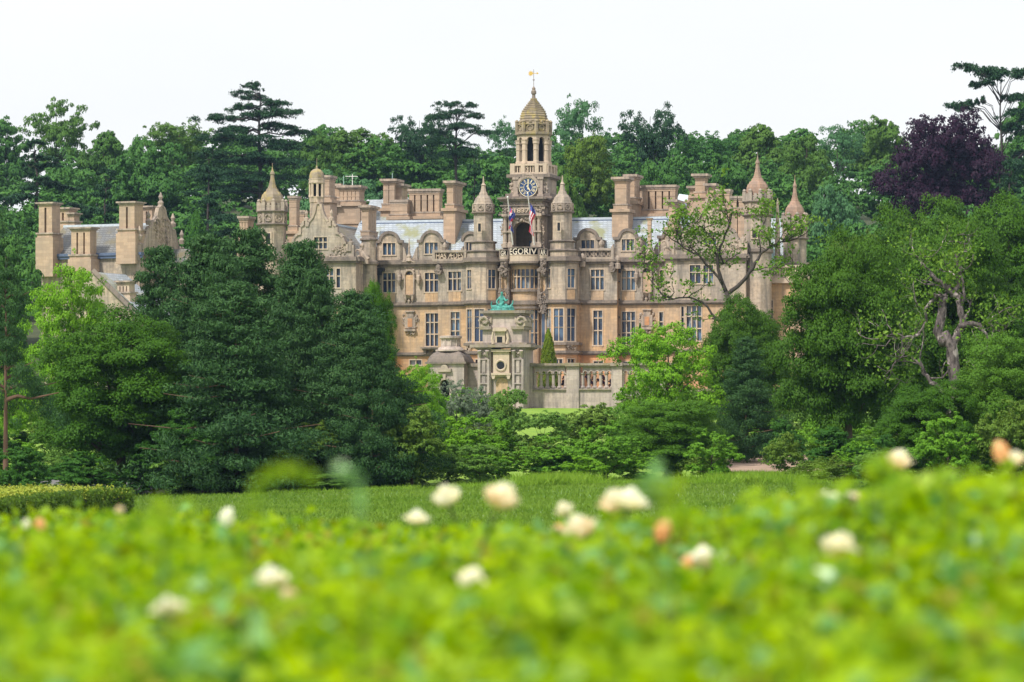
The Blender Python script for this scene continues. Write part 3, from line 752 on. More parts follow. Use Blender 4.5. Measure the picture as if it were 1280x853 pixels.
pr = []; dm = [(19.2, 160), (18.6, 152.5), (17.3, 146), (15.2, 140), (11.5, 135), (7.3, 130), (4.0, 126.5), (2.6, 123)]
for i in range(len(dm) - 1):
    (r0, v0), (r1, v1) = dm[i], dm[i + 1]; n_ = 2
    for j in range(n_):
        a_ = r0 + (r1 - r0) * j / n_; b_ = r0 + (r1 - r0) * (j + 1) / n_; va = v0 + (v1 - v0) * j / n_; vb = v0 + (v1 - v0) * (j + 1) / n_
        pr += [(a_ * .094 + .10, ZL(va)), (a_ * .094 + .10, ZL(va) + .14), (b_ * .094 + .02, ZL(vb) - .04)]
MB().lathe(lx, ly, pr, 8).build('tower_dome', 'stone_dome', tw)
MB().lathe(lx, ly, [(.25, ZL(124)), (.2, ZL(118.5)), (.33, ZL(117.5)), (.33, ZL(114.5)), (.2, ZL(112.5)), (.24, ZL(111)), (.1, ZL(109)), (.035, ZL(108)), (.03, ZL(101)), (.14, ZL(100.6)), (.14, ZL(99.8)), (.03, ZL(99.4)), (.03, ZL(87))], 8).build('tower_finial', 'stone_trim', tw)
mb = MB(); F = Face(lx - 2, ly, lx + 2, ly); pts = []
for i in range(20):
    a = 2 * math.pi * i / 20; r_ = .38 if i % 2 else .2
    pts.append((1.62 + r_ * math.cos(a), ZL(92) + r_ * math.sin(a)))
F.extr(mb, pts, -.04, .04); F.box(mb, 1.6, 2.45, -.03, .03, ZL(92) - .03, ZL(92) + .03); F.extr(mb, [(2.4, ZL(92) - .15), (2.65, ZL(92)), (2.4, ZL(92) + .15)], -.03, .03)
mb.build('weather_vane', 'gilt', tw)
# clock
cz = Z(234.5, 661, TF); cxp = S(661, TF); yc = -TF
def disc(mb, r0, r1, y0, y1, n=40):
    o = [(cxp + r1 * math.cos(2 * math.pi * i / n), cz + r1 * math.sin(2 * math.pi * i / n)) for i in range(n)]
    if r0 <= 0: mb.add([(x, y1, z) for x, z in o] + [(x, y0, z) for x, z in o], [tuple(range(n))[::-1] if False else tuple(range(n))] + [((i + 1) % n, i, n + i, n + (i + 1) % n) for i in range(n)])
    else:
        q = [(cxp + r0 * math.cos(2 * math.pi * i / n), cz + r0 * math.sin(2 * math.pi * i / n)) for i in range(n)]
        mb.add([(x, y1, z) for x, z in o] + [(x, y1, z) for x, z in q] + [(x, y0, z) for x, z in o] + [(x, y0, z) for x, z in q],
               [(i, (i + 1) % n, n + (i + 1) % n, n + i) for i in range(n)] + [((i + 1) % n, i, 2 * n + i, 2 * n + (i + 1) % n) for i in range(n)] + [(n + i, n + (i + 1) % n, 3 * n + (i + 1) % n, 3 * n + i) for i in range(n)])
mb = MB(); disc(mb, 0, 1.12, yc, yc - .35); face_o = mb.build('clock_face', 'clock_blue', tw)
mb = MB(); disc(mb, 1.12, 1.19, yc, yc - .42); disc(mb, .53, .58, yc - .36, yc - .39); mb.build('clock_ring', 'clock_cream', face_o)
for i, tx in enumerate(['XII', 'I', 'II', 'III', 'IIII', 'V', 'VI', 'VII', 'VIII', 'IX', 'X', 'XI']):
    a = math.pi / 2 - i * math.pi / 6; me = text_mesh(tx, .36, .07 + .06 * len(tx), .05, 'clock_cream')
    for v in me.vertices:
        v.co.z -= .19; x, z = v.co.x, v.co.z; ra_ = a - math.pi / 2; v.co.x = x * math.cos(ra_) - z * math.sin(ra_); v.co.z = x * math.sin(ra_) + z * math.cos(ra_)
    o = link('clock_numeral', me, face_o); o.location = (cxp + .85 * math.cos(a), yc - .39, cz + .85 * math.sin(a))
for ln, ang, w in ((.95, R(88), .07), (.55, R(-60), .1)):
    mb = MB(); c, s = math.cos(ang), math.sin(ang)
    pts = [(-.25, -w), (ln * .8, -w * .6), (ln, 0), (ln * .8, w * .6), (-.25, w)]
    q = [(cxp + p * c - r_ * s, cz + p * s + r_ * c) for p, r_ in pts]; n = 5
    mb.add([(x, yc - .45, z) for x, z in q] + [(x, yc - .40, z) for x, z in q], [tuple(range(n)), ((1, 0, 5, 6)), (2, 1, 6, 7), (3, 2, 7, 8), (4, 3, 8, 9), (0, 4, 9, 5)])
    mb.build('clock_hand', 'clock_cream', face_o)
# carved aedicule round the clock
mb = MB(); F = plane(TF, 638.5, 684); pu = lambda u: S(u, TF) - F.a.x
for u in (645.5, 676.5):
    F.box(mb, pu(u) - .28, pu(u) + .28, 0, .45, Z(262, 661), Z(222, 661)); F.box(mb, pu(u) - .4, pu(u) + .4, 0, .55, Z(225, 661), Z(222, 661)); F.box(mb, pu(u) - .4, pu(u) + .4, 0, .55, Z(246, 661), Z(243.5, 661))
mb.cur = 0
o = arc(pu(661), cz, 1.55, 0, 180, 14); i_ = arc(pu(661), cz, 1.22, 180, 0, 14)
for kk in range(14): F.extr(mb, [o[kk], o[kk + 1], i_[13 - kk], i_[14 - kk]], 0, .5)
for u, v in ((641.5, 232), (681, 232), (641, 240), (681, 240), (661, 221), (650, 226), (672, 226)): carving(mb, F, pu(u), Z(v, 661), .7, .9, rnd, q=.05, dens=4)
F.box(mb, pu(654), pu(668), 0, .5, Z(221, 661), Z(217.5, 661))
mb.build('carved_surround', 'stone_carved', tw)
MB().prism([(S(646, TF), -TF - .25), (S(676, TF), -TF - .25), (S(676, TF), -TF), (S(646, TF), -TF)], Z(262, 661), Z(247, 661)).build('panel', 'stone_dome', tw)

# --- frontispiece below the clock: triumphal arch with balconies
TG = 3.2
FG = plane(TG, 627.5, 678.5); q_ = lambda u: S(u, TG) - FG.a.x; zg = lambda v: Z(v, 653, TG)
arch0, arch1, asp, atop = q_(641.5), q_(665), zg(287), zg(277.5)
mb = MB()
ac = (arch0 + arch1) / 2; ar = (arch1 - arch0) / 2
FG.extr(mb, [(q_(628.5), zg(320)), (arch0, zg(320)), (arch0, asp)] + arc(ac, asp, ar, 180, 0, 12, rz=atop - asp)[1:-1] + [(arch1, asp), (arch1, zg(320)), (q_(677.5), zg(320)), (q_(677.5), zg(268)), (q_(628.5), zg(268))], -1.6, 0)
FG.box(mb, q_(628.5), q_(677.5), -1.6, 0, zg(268), zg(252))
FG.box(mb, q_(628), q_(630), -3.2, -1.6, zg(320), zg(252)); FG.box(mb, q_(676), q_(678), -3.2, -1.6, zg(320), zg(252))
fp = mb.build('entrance_frontispiece', 'stone_carved', tw)
mb = MB()
for v0, v1, e in ((252, 249.5, .35), (249.5, 247.5, .6), (269.5, 267.5, .45), (258, 256.5, .3)):
    FG.box(mb, q_(628.5) - e, q_(677.5) + e, -3, e, zg(v0), zg(v1))
FG.box(mb, q_(625) - .2, q_(640), -1.5, .7, zg(249.5), zg(247)); FG.box(mb, q_(665), q_(681), -1.5, .7, zg(249.5), zg(247))
mb.build('tower_cornice', 'stone_trim', tw)
mb = MB()
for u in (632.5, 638.5, 668.5, 674.5):
    c = FG.pt(q_(u), .35, 0); mb.lathe(c[0], c[1], [(.34, zg(310)), (.34, zg(304)), (.22, zg(303)), (.25, zg(290)), (.2, zg(275)), (.33, zg(272)), (.36, zg(269.5))], 8)
    FG.box(mb, q_(u) - .38, q_(u) + .38, 0, .75, zg(310), zg(305)); FG.box(mb, q_(u) - .34, q_(u) + .34, 0, .7, zg(291), zg(289)); FG.box(mb, q_(u) - .38, q_(u) + .38, 0, .75, zg(271), zg(267.5))
for u, v, w, h in ((635.5, 298, .7, 2), (635.5, 280, .6, 1.8), (671.5, 298, .7, 2), (671.5, 280, .6, 1.8), (653, 273, 2.6, .8), (653, 263, 2.5, .9), (632, 262, 1.4, .9), (674, 262, 1.4, .9), (629, 296, .4, 4), (678, 296, .4, 4), (640, 254, 1, .5), (667, 254, 1, .5)):
    carving(mb, FG, q_(u), zg(v), w, h, rnd, q=.05, dens=3)
FG.box(mb, q_(641), q_(665), 0, .18, zg(267), zg(258.5))
mb.build('carved_surround', 'stone_carved', tw)
me = text_mesh('1837', .55, 1.9, .16, 'stone_pale'); o = link('date_panel', me, tw); o.location = FG.pt(q_(653), .28, zg(266.3))
mb = MB(); FG.box(mb, arch0 - .2, arch1 + .2, -3.3, -3.1, zg(322), zg(272)); mb.build('porch_wall', 'stone_trim', tw)
mb = MB(); FG.box(mb, q_(655), q_(664.5), -2.8, -2.7, zg(320), zg(300)); s_ = mb.build('shuttered_door', 'shutter_blue', tw)
mb = MB()
for i in range(6): FG.box(mb, q_(655) + i * .18, q_(655) + i * .18 + .03, -2.7, -2.66, zg(312), zg(300))
for v in (303, 306, 309): FG.box(mb, q_(655), q_(664.5), -2.7, -2.66, zg(v), zg(v) + .04)
mb.build('lattice', 'iron', s_)
# bow windows of the centre
def bow(cx, y, r, half, z0, z1, name, mat, holes=None, n=7):
    pts = [(cx + r * math.sin(a), y + (r * math.cos(R(half)) - r * math.cos(a))) for a in [R(-half + 2 * half * i / n) for i in range(n + 1)]]
    return pts
bx0, bx1 = S(637.5, 3.6), S(672.5, 3.6); bcx = (bx0 + bx1) / 2; hw = (bx1 - bx0) / 2; hf = 48; br = hw / math.sin(R(hf))
pts = bow(bcx, -3.3, br, hf, 0, 0, '', '')
fcs = [Face(*pts[i], *pts[i + 1]) for i in range(7)]
mb = MB()
zw0, zw1 = Zc(361, 4), Zc(337, 4); zv0, zv1 = Zc(437, 4), Zc(388, 4)
for i, F in enumerate(fcs):
    w = F.len; cols = 1
    mb.cur = 0; F.wall(mb, 0, w, STR, CORN + .1, [(w * .12, w * .88, zw0, zw1)], .3)
    mb.cur = 1; F.wall(mb, 0, w, LOW - 2, STR, [(w * .12, w * .88, zv0, zv1)], .3)
    window(F, (w * .12, w * .88, zw0, zw1), 1, [.62], manor, surround=False, reveal=.3)
    window(F, (w * .12, w * .88, zv0, zv1), 1, [.42, .76], manor, surround=False, reveal=.3)
mb.build('bow_wall', ['stone_warm', 'stone_warm'], manor)
def ringp(e): return [(x + (x - bcx) / br * e, y - e * math.cos(math.asin(max(-1, min(1, (x - bcx) / br))))) for x, y in pts]
for z, h, e in ((Zc(330.5, 4), .35, .35), (zw0 - .25, .3, .25), (STR, .5, .3), (Zc(385, 4), .25, .2)):
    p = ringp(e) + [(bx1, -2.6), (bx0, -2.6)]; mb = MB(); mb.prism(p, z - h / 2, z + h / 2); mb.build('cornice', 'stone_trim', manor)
# flat wall behind, between the two bays
FW = plane(2.6, 622, 686)
mb = MB(); mb.cur = 0; FW.wall(mb, 0, FW.len, STR, Zc(320)); mb.cur = 1; FW.wall(mb, 0, FW.len, GZ, STR); mb.build('wall', ['stone_grey', 'stone_warm'], manor)
plain('white_stone', (.72, .64, .54), .7)
# lettered balconies
def balcony(u0, u1, vt, vb, t, word, lv, bulge, corbel=False):
    a, b = S(u0, t), S(u1, t); c = (a + b) / 2; uc = (u0 + u1) / 2; h2 = (b - a) / 2; n = 6 if bulge < .3 else 10
    P = [(c - h2 + 2 * h2 * i / n, -t - bulge * (1 - ((i - n / 2) / (n / 2)) ** 2)) for i in range(n + 1)]
    zt, zb = Z(vt, uc, t), Z(vb, uc, t); zl = Z(lv, uc, t)
    mb = MB(); back = [(b, -t + 1.2), (a, -t + 1.2)]
    def pp(e): return [(x, y - e) for x, y in P] + back
    mb.prism(pp(0), zb, zl); mb.prism(pp(.05), zl, zl + .08)
    o = mb.build('balcony', 'stone_pale', manor)
    mb = MB(); mb.prism(pp(.12), zt - .14, zt); mb.prism(pp(.12), zb - .25, zb - .004)
    for x, y in (P[0], P[-1]): mb.box(x - .09, x + .09, y - .06, y + 1.2, zb + .01, zt - .15)
    mb.build('balcony_rail', 'stone_trim', o)
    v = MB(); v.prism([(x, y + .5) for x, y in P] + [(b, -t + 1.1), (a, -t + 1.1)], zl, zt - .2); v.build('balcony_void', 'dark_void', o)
    me = text_mesh(word, zt - zl - .24, (b - a) - .32, .12, 'white_stone')
    for vv in me.vertices:
        f = vv.co.x / h2; vv.co.y += -t - bulge * (1 - f * f) + .02; vv.co.x += c; vv.co.z += zl + .08
    link('lettering', me, o)
    if corbel:
        mb = MB(); k_ = h2
        mb.lathe(c, -t + .3, [(.15, zb - 2.3), (.3, zb - 2.2), (.35, zb - 1.6), (.25, zb - 1.3), (.45, zb - 1.0), (.5, zb - .6), (k_, zb - .25)], 8)
        F = Face(a, -t - .3, b, -t - .3); carving(mb, F, k_, zb - 1.2, .8, 1.8, rnd, dens=4); mb.build('corbel', 'iron' if False else 'stone_trim', o)
balcony(636, 673, 309, 327, 4.3, 'EGORIV', 319.5, 1.0)
balcony(624.8, 634.8, 312, 324, 4.6, 'GR', 321, .25, True)
balcony(674.3, 684.2, 310.5, 323, 4.6, 'AR', 319.8, .25, True)
# niches with colonnettes and brackets under the little balconies
for u in (629.8, 678.6):
    t = 4.2; F = plane(t, u - 7, u + 7); c = F.len / 2; zz = lambda v: Z(v, u, t); mb = MB()
    F.box(mb, c - .55, c + .55, -.8, -.6, zz(380), zz(334)); nb = mb.build('niche', 'stone_warm', manor)
    mb = MB()
    for s in (-1, 1):
        x, y, _ = F.pt(c + s * .5, -.1, 0); mb.lathe(x, y, [(.22, zz(364)), (.22, zz(361)), (.13, zz(360)), (.14, zz(350)), (.2, zz(349)), (.12, zz(348)), (.12, zz(341)), (.22, zz(339))], 8)
        F.box(mb, c + s * .5 - .2, c + s * .5 + .2, -.6, .1, zz(380), zz(364)); F.box(mb, c + s * .5 - .25, c + s * .5 + .25, -.6, .15, zz(339), zz(336))
    F.extr(mb, [(c - .75, zz(336)), (c + .75, zz(336)), (c, zz(331))], -.6, .1)
    carving(mb, F, c, zz(370), 1.2, 1.6, rnd, dens=3); carving(mb, F, c, zz(384), .8, 1.6, rnd, dens=4); carving(mb, F, c, zz(376), 1.0, .8, rnd, q=.1, dens=3)
    F.extr(mb, [(c - .5, zz(380)), (c + .5, zz(380)), (c + .15, zz(392)), (c - .15, zz(392))], -.6, .1)
    mb.build('carved_surround', 'stone_trim', nb)
# green copper cupola door-light windows behind: small fillets of the first floor
F = plane(2.75, 634, 640); h = hole(F, 2.75, 635.5, 639, 388, 436)
F = plane(2.75, 674, 683); h = hole(F, 2.75, 676.5, 682.5, 388, 436); 
mb = MB(); F.box(mb, h[0], h[1], 0, .06, h[2], h[3]); wf = mb.build('window', 'stone_pale', manor)
g = MB(); F.box(g, h[0] + .1, h[1] - .1, .05, .09, h[2] + .1, h[3] - .1); g.build('window_pane', 'glass', wf)

# --- carved niches, cartouches, brackets, spikes and down-pipes on the outer bays
def orn_niche(u, v):
    F = plane(.02, u - 14, u + 14); c = F.len / 2; zz = lambda dv: Z(v + dv, u)
    mb = MB(); F.box(mb, c - .5, c + .5, -.05, .12, zz(22), zz(-5)); F.extr(mb, arc(c, zz(-5), .5, 0, 180, 10), -.05, .12); nn = mb.build('niche', 'stone_warm', manor)
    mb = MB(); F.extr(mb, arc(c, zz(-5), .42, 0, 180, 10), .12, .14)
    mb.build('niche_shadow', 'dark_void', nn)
    mb = MB(); o = arc(c, zz(-5), .7, 0, 180, 10); i_ = arc(c, zz(-5), .5, 180, 0, 10)
    for k_ in range(10): F.extr(mb, [o[k_], o[k_ + 1], i_[9 - k_], i_[10 - k_]], 0, .3)
    for s in (-1, 1):
        F.box(mb, c + s * .6 - .09, c + s * .6 + .09, 0, .25, zz(20), zz(-5)); F.box(mb, c + s * 1.05 - .35, c + s * 1.05 + .35, 0, .3, zz(1), zz(-1))
        x, y, _ = F.pt(c + s * 1.25, .35, 0); mb.lathe(x, y, [(.05, zz(9)), (.18, zz(6)), (.3, zz(2)), (.3, zz(-3)), (.12, zz(-5)), (.05, zz(-12))], 8)
        x, y, _ = F.pt(c + s * .45, .3, 0); mb.lathe(x, y, [(.05, zz(30)), (.2, zz(26)), (.25, zz(22)), (.3, zz(20))], 8)
    x, y, _ = F.pt(c, .3, 0); mb.lathe(x, y, [(.05, zz(33)), (.2, zz(28)), (.1, zz(26)), (.3, zz(23)), (.5, zz(21))], 8)
    carving(mb, F, c, zz(-11), 1.2, .9, rnd, dens=4)
    mb.build('carved_surround', 'stone_carved', nn)
orn_niche(512, 350); orn_niche(808.5, 344)
def cartouche(u, v):
    F = plane(.02, u - 10, u + 10); c = F.len / 2; zz = lambda dv: Z(v + dv, u); mb = MB()
    F.box(mb, c - .7, c + .7, -.05, .18, zz(7), zz(-7)); F.box(mb, c - .45, c + .45, -.05, .2, zz(-7), zz(-13)); F.box(mb, c - .6, c + .6, -.05, .35, zz(-13), zz(-14.5))
    F.box(mb, c - .75, c + .75, -.05, .4, zz(11), zz(8)); carving(mb, F, c, zz(12), 1.1, .6, rnd, q=.1, dens=5)
    carving(mb, F, c - .8, zz(-2), .25, 1.6, rnd, dens=6); carving(mb, F, c + .8, zz(-2), .25, 1.6, rnd, dens=6)
    o = mb.build('cartouche', 'stone_carved', manor); g = MB(); F.box(g, c - .3, c + .3, .18, .22, zz(5.5), zz(-5)); g.build('panel', 'stone_orange', o)
cartouche(513, 405); cartouche(809, 399)
for u, v in ((540, 435.5), (785.5, 431)):
    mb = MB()
    F = plane(.02, u - 10, u + 10); c = F.len / 2; zz = lambda dv: Z(v + dv, u)
    F.box(mb, c - 1.25, c + 1.25, 0, .95, zz(2), zz(0)); F.box(mb, c - 1.1, c + 1.1, 0, .7, zz(4), zz(2))
    for s in (-1, 1): F.extr(mb, [(c + s * .8 - .2, zz(4)), (c + s * .8 + .2, zz(4)), (c + s * .8 + .1, zz(9)), (c + s * .8 - .1, zz(9))], 0, .55)
    carving(mb, F, c, zz(6), 2, .6, rnd, dens=3)
    mb.build('window_bracket', 'stone_trim', manor)
mb = MB()
for u in (512,):
    F = plane(.1, u - 14, u + 14); c = F.len / 2; zz = lambda v: Z(v, u)
    x, y, _ = F.pt(c, .2, 0); mb.lathe(x, y, [(.45, zz(328)), (.3, zz(324)), (.35, zz(322)), (.16, zz(319)), (.12, zz(312)), (.16, zz(311)), (.08, zz(306)), (.03, zz(299))], 8)
    F.box(mb, c - .9, c + .9, 0, .4, zz(331), zz(328)); carving(mb, F, c, zz(327), 1.6, .6, rnd, q=.1, dens=4)
mb.build('pinnacle', 'stone_carved', manor)
# lucarne / finial blocks at parapet ends and small urns
for u, v, t in ((556, 306, 1.2), (752, 301, 1.2), (728, 318, 2), (772, 320, 1.6), (800, 300, .3)):
    x, y = S(u, t), -t; z = Z(v + 9, u, t); mb = MB(); mb.lathe(x, y, [(.4, z - .6), (.4, z), (.2, z + .1), (.34, z + .5), (.3, z + .8), (.08, z + 1.1)], 8)
    mb.build('urn', 'stone_carved', manor)
for u, v0, v1, t in ((772.3, 331, 500, .6), (473.5, 337, 500, .5)):
    x, y = S(u, t), -t; mb = MB(); mb.tube([(x, y, Z(v1, u, t)), (x, y, Z(v0, u, t))], [.13, .13], 8)
    mb.box(x - .7, x + .7, y - .3, y + .35, Z(v0 + 4, u, t), Z(v0, u, t)); mb.box(x - .35, x + .35, y - .25, y + .3, Z(v0 + 9, u, t), Z(v0 + 4, u, t))
    for v in range(int(v0) + 20, 470, 22): mb.box(x - .22, x + .22, y - .2, y + .3, Z(v, u, t) - .08, Z(v, u, t) + .08)
    mb.build('downpipe', 'iron', manor)
for u, v in ((549, 340), (766, 335)):
    F = plane(1.45, u - 5, u + 5); c = F.len / 2; mb = MB(); F.extr(mb, [(c - .5, Z(v, u)), (c + .5, Z(v, u)), (c + .3, Z(v + 5, u)), (c - .3, Z(v + 5, u))], 0, .7)
    F.box(mb, c - .25, c + .25, 0, .7, Z(v, u), Z(v - 5, u)); F.extr(mb, [(c - .35, Z(v - 5, u)), (c + .35, Z(v - 5, u)), (c, Z(v - 8, u))], 0, .7); carving(mb, F, c, Z(v, u), .7, .7, rnd, q=.6, dens=6); mb.build('gargoyle', 'stone_trim', manor)

# --- gabled wings
GP = [(0, 0), (1.6, 0), (3.4, 9), (6.5, 17), (11.5, 23), (13, 28), (14, 28), (14, 21), (18.5, 21), (18.5, 26), (22.5, 29), (22.5, 38), (27, 39), (31, 43), (33, 51), (36.5, 51), (37, 60), (40, 60), (40, 52), (44, 52), (44, 70)]
def wing(uc, vap, t, v_corn, win_hi, upper, lower, uL, uR, back=24, side=True):
    c = S(uc, t); k = PX * (Y0 - t * CT); zc = lambda v: Z(v, uc, t)
    F = Face(S(uL, t), -t, S(uR, t), -t); cp = c - F.a.x
    zcorn = zc(v_corn)
    top = [(cp + x * k, zc(vap + y)) for x, y in GP if vap + y < v_corn] + [(cp + 45.5 * k, zcorn)]
    left = [(2 * cp - x, z) for x, z in top[::-1]]
    # gable as columns of wall with window hole: outline above the window block, wall beside it
    h = hole(F, t, *win_hi[:4]); mb = MB()
    zt, zb = h[3], h[2]
    # upper part (above window top)
    def clip_side(sgn, pts, z0):
        return [p for p in pts if p[1] >= z0]
    def outline_x(z):   # half width of the gable at height z (scan the profile)
        best = 0
        for i in range(len(top) - 1):
            (x0, z0), (x1, z1) = top[i], top[i + 1]
            if (z0 - z) * (z1 - z) <= 0 and abs(z0 - z1) > 1e-6:
                f = (z0 - z) / (z0 - z1); best = max(best, x0 + (x1 - x0) * f - cp)
        return best
    up = [p for p in top if p[1] > zt + .02]; hwz = outline_x(zt)
    polyR = [(cp + hwz, zt)]; poly = [(2 * cp - x, z) for x, z in up] ; 
    F.extr(mb, [(cp - hwz, zt), (cp + hwz, zt)] + [p for p in up[::-1]] + [(2 * cp - x, z) for x, z in up if x > cp + .01], -.5, 0)
    # between the window rows, each side
    lowp = [p for p in top if p[1] <= zt + .02]
    F.extr(mb, [(h[1], zt), (h[1], zcorn)] + lowp[::-1] + [(cp + hwz, zt)], -.5, 0)
    F.extr(mb, [(h[0], zcorn), (h[0], zt), (cp - hwz, zt)] + [(2 * cp - x, z) for x, z in lowp], -.5, 0)
    F.box(mb, h[0], h[1], -.5, 0, zcorn, zb)
    g = mb.build('gable', 'stone_wall', manor)
    wf = window(F, h, win_hi[4], [.55], g)
    cpg = MB()
    pr = top
    for side_ in (1, -1):
        pp = [(cp + side_ * (x - cp), z) for x, z in pr]
        for i in range(len(pp) - 1):
            (x0, z0), (x1, z1) = pp[i], pp[i + 1]; d = Vector((x1 - x0, z1 - z0));
            if d.length < .05: continue
            nrm = Vector((-d.y, d.x)).normalized() * .3 * (1 if side_ > 0 else -1); nrm = nrm if nrm.y > 0 or (abs(nrm.y) < .01 and nrm.x * side_ > 0) else -nrm
            q4 = [(x0, z0), (x1, z1), (x1 + nrm.x, z1 + nrm.y), (x0 + nrm.x, z0 + nrm.y)]
            if (q4[1][0] - q4[0][0]) * (q4[2][1] - q4[0][1]) - (q4[1][1] - q4[0][1]) * (q4[2][0] - q4[0][0]) < 0: q4 = q4[::-1]
            F.extr(cpg, q4, -.62, .14 + .002 * i)
        # obelisk finials on the shoulders
        for ux, uy, hh in ((16.5, 20, 10), (42, 51, 3)):
            x, y, _ = F.pt(cp + side_ * ux * k, -.25, 0); z = zc(vap + uy)
            cpg.lathe(x, y, [(.34, z), (.34, z + .3), (.14, z + .4), (.22, z + hh * .03 + .6), (.05, z + hh * .1 + .3)], 6)
        carving(cpg, F, cp + side_ * 26 * k, zc(v_corn - 9), 1.6, 1.2, rnd, dens=2)
        carving(cpg, F, cp + side_ * 35 * k, zc(v_corn - 16), .6, 1.4, rnd, dens=4)
    for i in range(9): carving(cpg, F, cp + (-20 + 5 * i) * k, zc(v_corn - 4), .5, .6, rnd, dens=7)
    cpg.build('gable_coping', 'stone_carved', g)
    # walls below
    H = [hole(F, t, *x[:4]) + x[4:] for x in upper + lower]
    zs = Z(380 if uc > 640 else 380, 640, t); wm = MB(); cuts = [GZ, LOW, zs, zcorn]
    for kx in range(3):
        wm.cur = 2 - kx
        F.wall(wm, 0, F.len, cuts[kx], cuts[kx + 1], [(x[0], x[1], max(x[2], cuts[kx]), min(x[3], cuts[kx + 1])) for x in H if x[3] > cuts[kx] and x[2] < cuts[kx + 1]])
    xr, xl = S(uR, t), S(uL, t)
    wm.cur = 0; Fr = Face(xr, -t, xr, 2); Fr.wall(wm, 0, Fr.len, GZ, zcorn); Fl = Face(xl, 2, xl, -t); Fl.wall(wm, 0, Fl.len, GZ, zcorn)
    wm.build('wing_wall', ['stone_wall', 'stone_warm', 'stone_orange'], manor)
    for x in H: window(F, x, x[4], x[5], manor)
    for zq, q, hh in ((zcorn, .5, .8), (zs, .4, .6), (LOW, .35, .5)):
        co = MB(); cornice(co, F, zq, q, hh, ext=.1); cornice(co, Fr, zq, q, hh); co.build('cornice', 'stone_trim', manor)
    # roof running back
    half = min(4.6, cp) ; zr = zc(vap + 22)
    rb = MB(); x0, x1 = c - 4.7, c + 4.7
    rb.add([(x0, -t + .5, zcorn + .1), (x1, -t + .5, zcorn + .1), (c, -t + .5, zr), (x0, -t + back, zcorn + .1), (x1, -t + back, zcorn + .1), (c, -t + back, zr)], [(0, 2, 5, 3), (1, 4, 5, 2), (3, 5, 4), (0, 1, 2)])
    rr = rb.build('wing_roof', 'slate_brown' if uc < 640 else 'slate', manor)
    rc = MB(); rc.box(c - .15, c + .15, -t + .5, -t + back, zr - .1, zr + .15); rc.build('ridge_capping', 'lead', rr)
    return F, c, cp, zc
# left wing
FLw, cL, cpL, zL = wing(398, 257, 7.4, 328, (392.5, 409, 298.5, 313, 3), [(378, 400, 338, 362, 3, [.6]), (406, 417, 338, 362, 2, [.6]), (420.5, 425.5, 338, 362, 1, [.6])], [(385, 412, 388, 432, 5, [.4, .75])], 360, 445)
FRw, cR, cpR, zR = wing(887, 248, 7.4, 320, (879, 895.5, 289, 304, 3), [(862, 876, 329.5, 352, 2, [.6]), (879, 892, 329.5, 352, 2, [.6])], [(851.5, 855, 381, 424, 1, [.35, .7]), (858, 877, 380, 423, 3, [.35, .7])], 831, 932)
# cupola on the left gable (bellcote)
U = 396; t = 6.2
mb = MB(); cx, cyy = S(396, t), -t; kk = .0985
mb.lathe(cx, cyy, profile([(9, 290), (9, 266), (8.6, 256), (9.4, 255), (9.4, 250), (9.8, 249), (9.8, 247.5)], t), 8)
bc = mb.build('bell_turret', 'stone_wall', manor)
mb = MB(); a = 8.6 * kk
for i in range(8):
    x, y = cx + a * math.cos(math.pi / 8 + i * math.pi / 4), cyy + a * math.sin(math.pi / 8 + i * math.pi / 4)
    mb.lathe(x, y, [(.2, Z(248, U, t)), (.15, Z(245, U, t)), (.15, Z(232, U, t)), (.24, Z(230, U, t))], 6)
mb.lathe(cx, cyy, profile([(9, 231.5), (10, 230.5), (10, 226.5), (10.4, 226), (10.4, 225)], t), 8)
mb.build('colonnette', 'stone_pale', bc)
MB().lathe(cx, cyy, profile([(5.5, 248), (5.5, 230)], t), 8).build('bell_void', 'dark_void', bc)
MB().lathe(cx, cyy, profile([(9.6, 225), (9.4, 221), (8.6, 217.5), (7, 215), (4.5, 213), (1.5, 212), (1.2, 210), (.4, 208), (.35, 199)], t), 8).build('dome', 'stone_dome', bc)

# corner turrets
def corner(u, t, dv, s=1.0, slit=(0, 298, 310, .3), vb=420, mat='stone_wall', dm='stone_dome'):
    g = lambda r: r * s
    return turret('turret', u, t, [(g(18.3), vb), (g(18.3), 327 + dv), (g(17.6), 326 + dv), (g(17.6), 284.5 + dv)],
           [(g(17.8), 325 + dv, 330 + dv, .3), (g(17.6), 282.5 + dv, 285 + dv, .35), (g(17.2), 266 + dv, 268.5 + dv, .35)], (g(17.6), 268.5 + dv, 282.5 + dv),
           ((1, g(17.2), 256.5 + dv, 266 + dv), [(g(15.2), 266 + dv), (g(15), 254 + dv), (g(14), 249 + dv), (g(12), 245 + dv), (g(8.6), 241.5 + dv), (g(5.8), 237.5 + dv), (g(4.2), 233 + dv), (g(2.9), 227 + dv)]),
           [(g(2.9), 227 + dv), (g(2.3), 220.5 + dv), (g(3.1), 219 + dv), (g(2.6), 217 + dv), (g(1.4), 215 + dv), (g(.8), 212 + dv), (g(.35), 210 + dv), (g(.3), 205 + dv)], wall=mat, domemat=dm, slit=slit)
corner(340.5, 7, 0, slit=(-.1, 295, 309, .45))
corner(947, 5, -15.5, .96, slit=(-.4, 287, 296, .5), dm='stone_tile')
corner(993.5, -2, 12.5, .83, slit=None, dm='stone_tile')
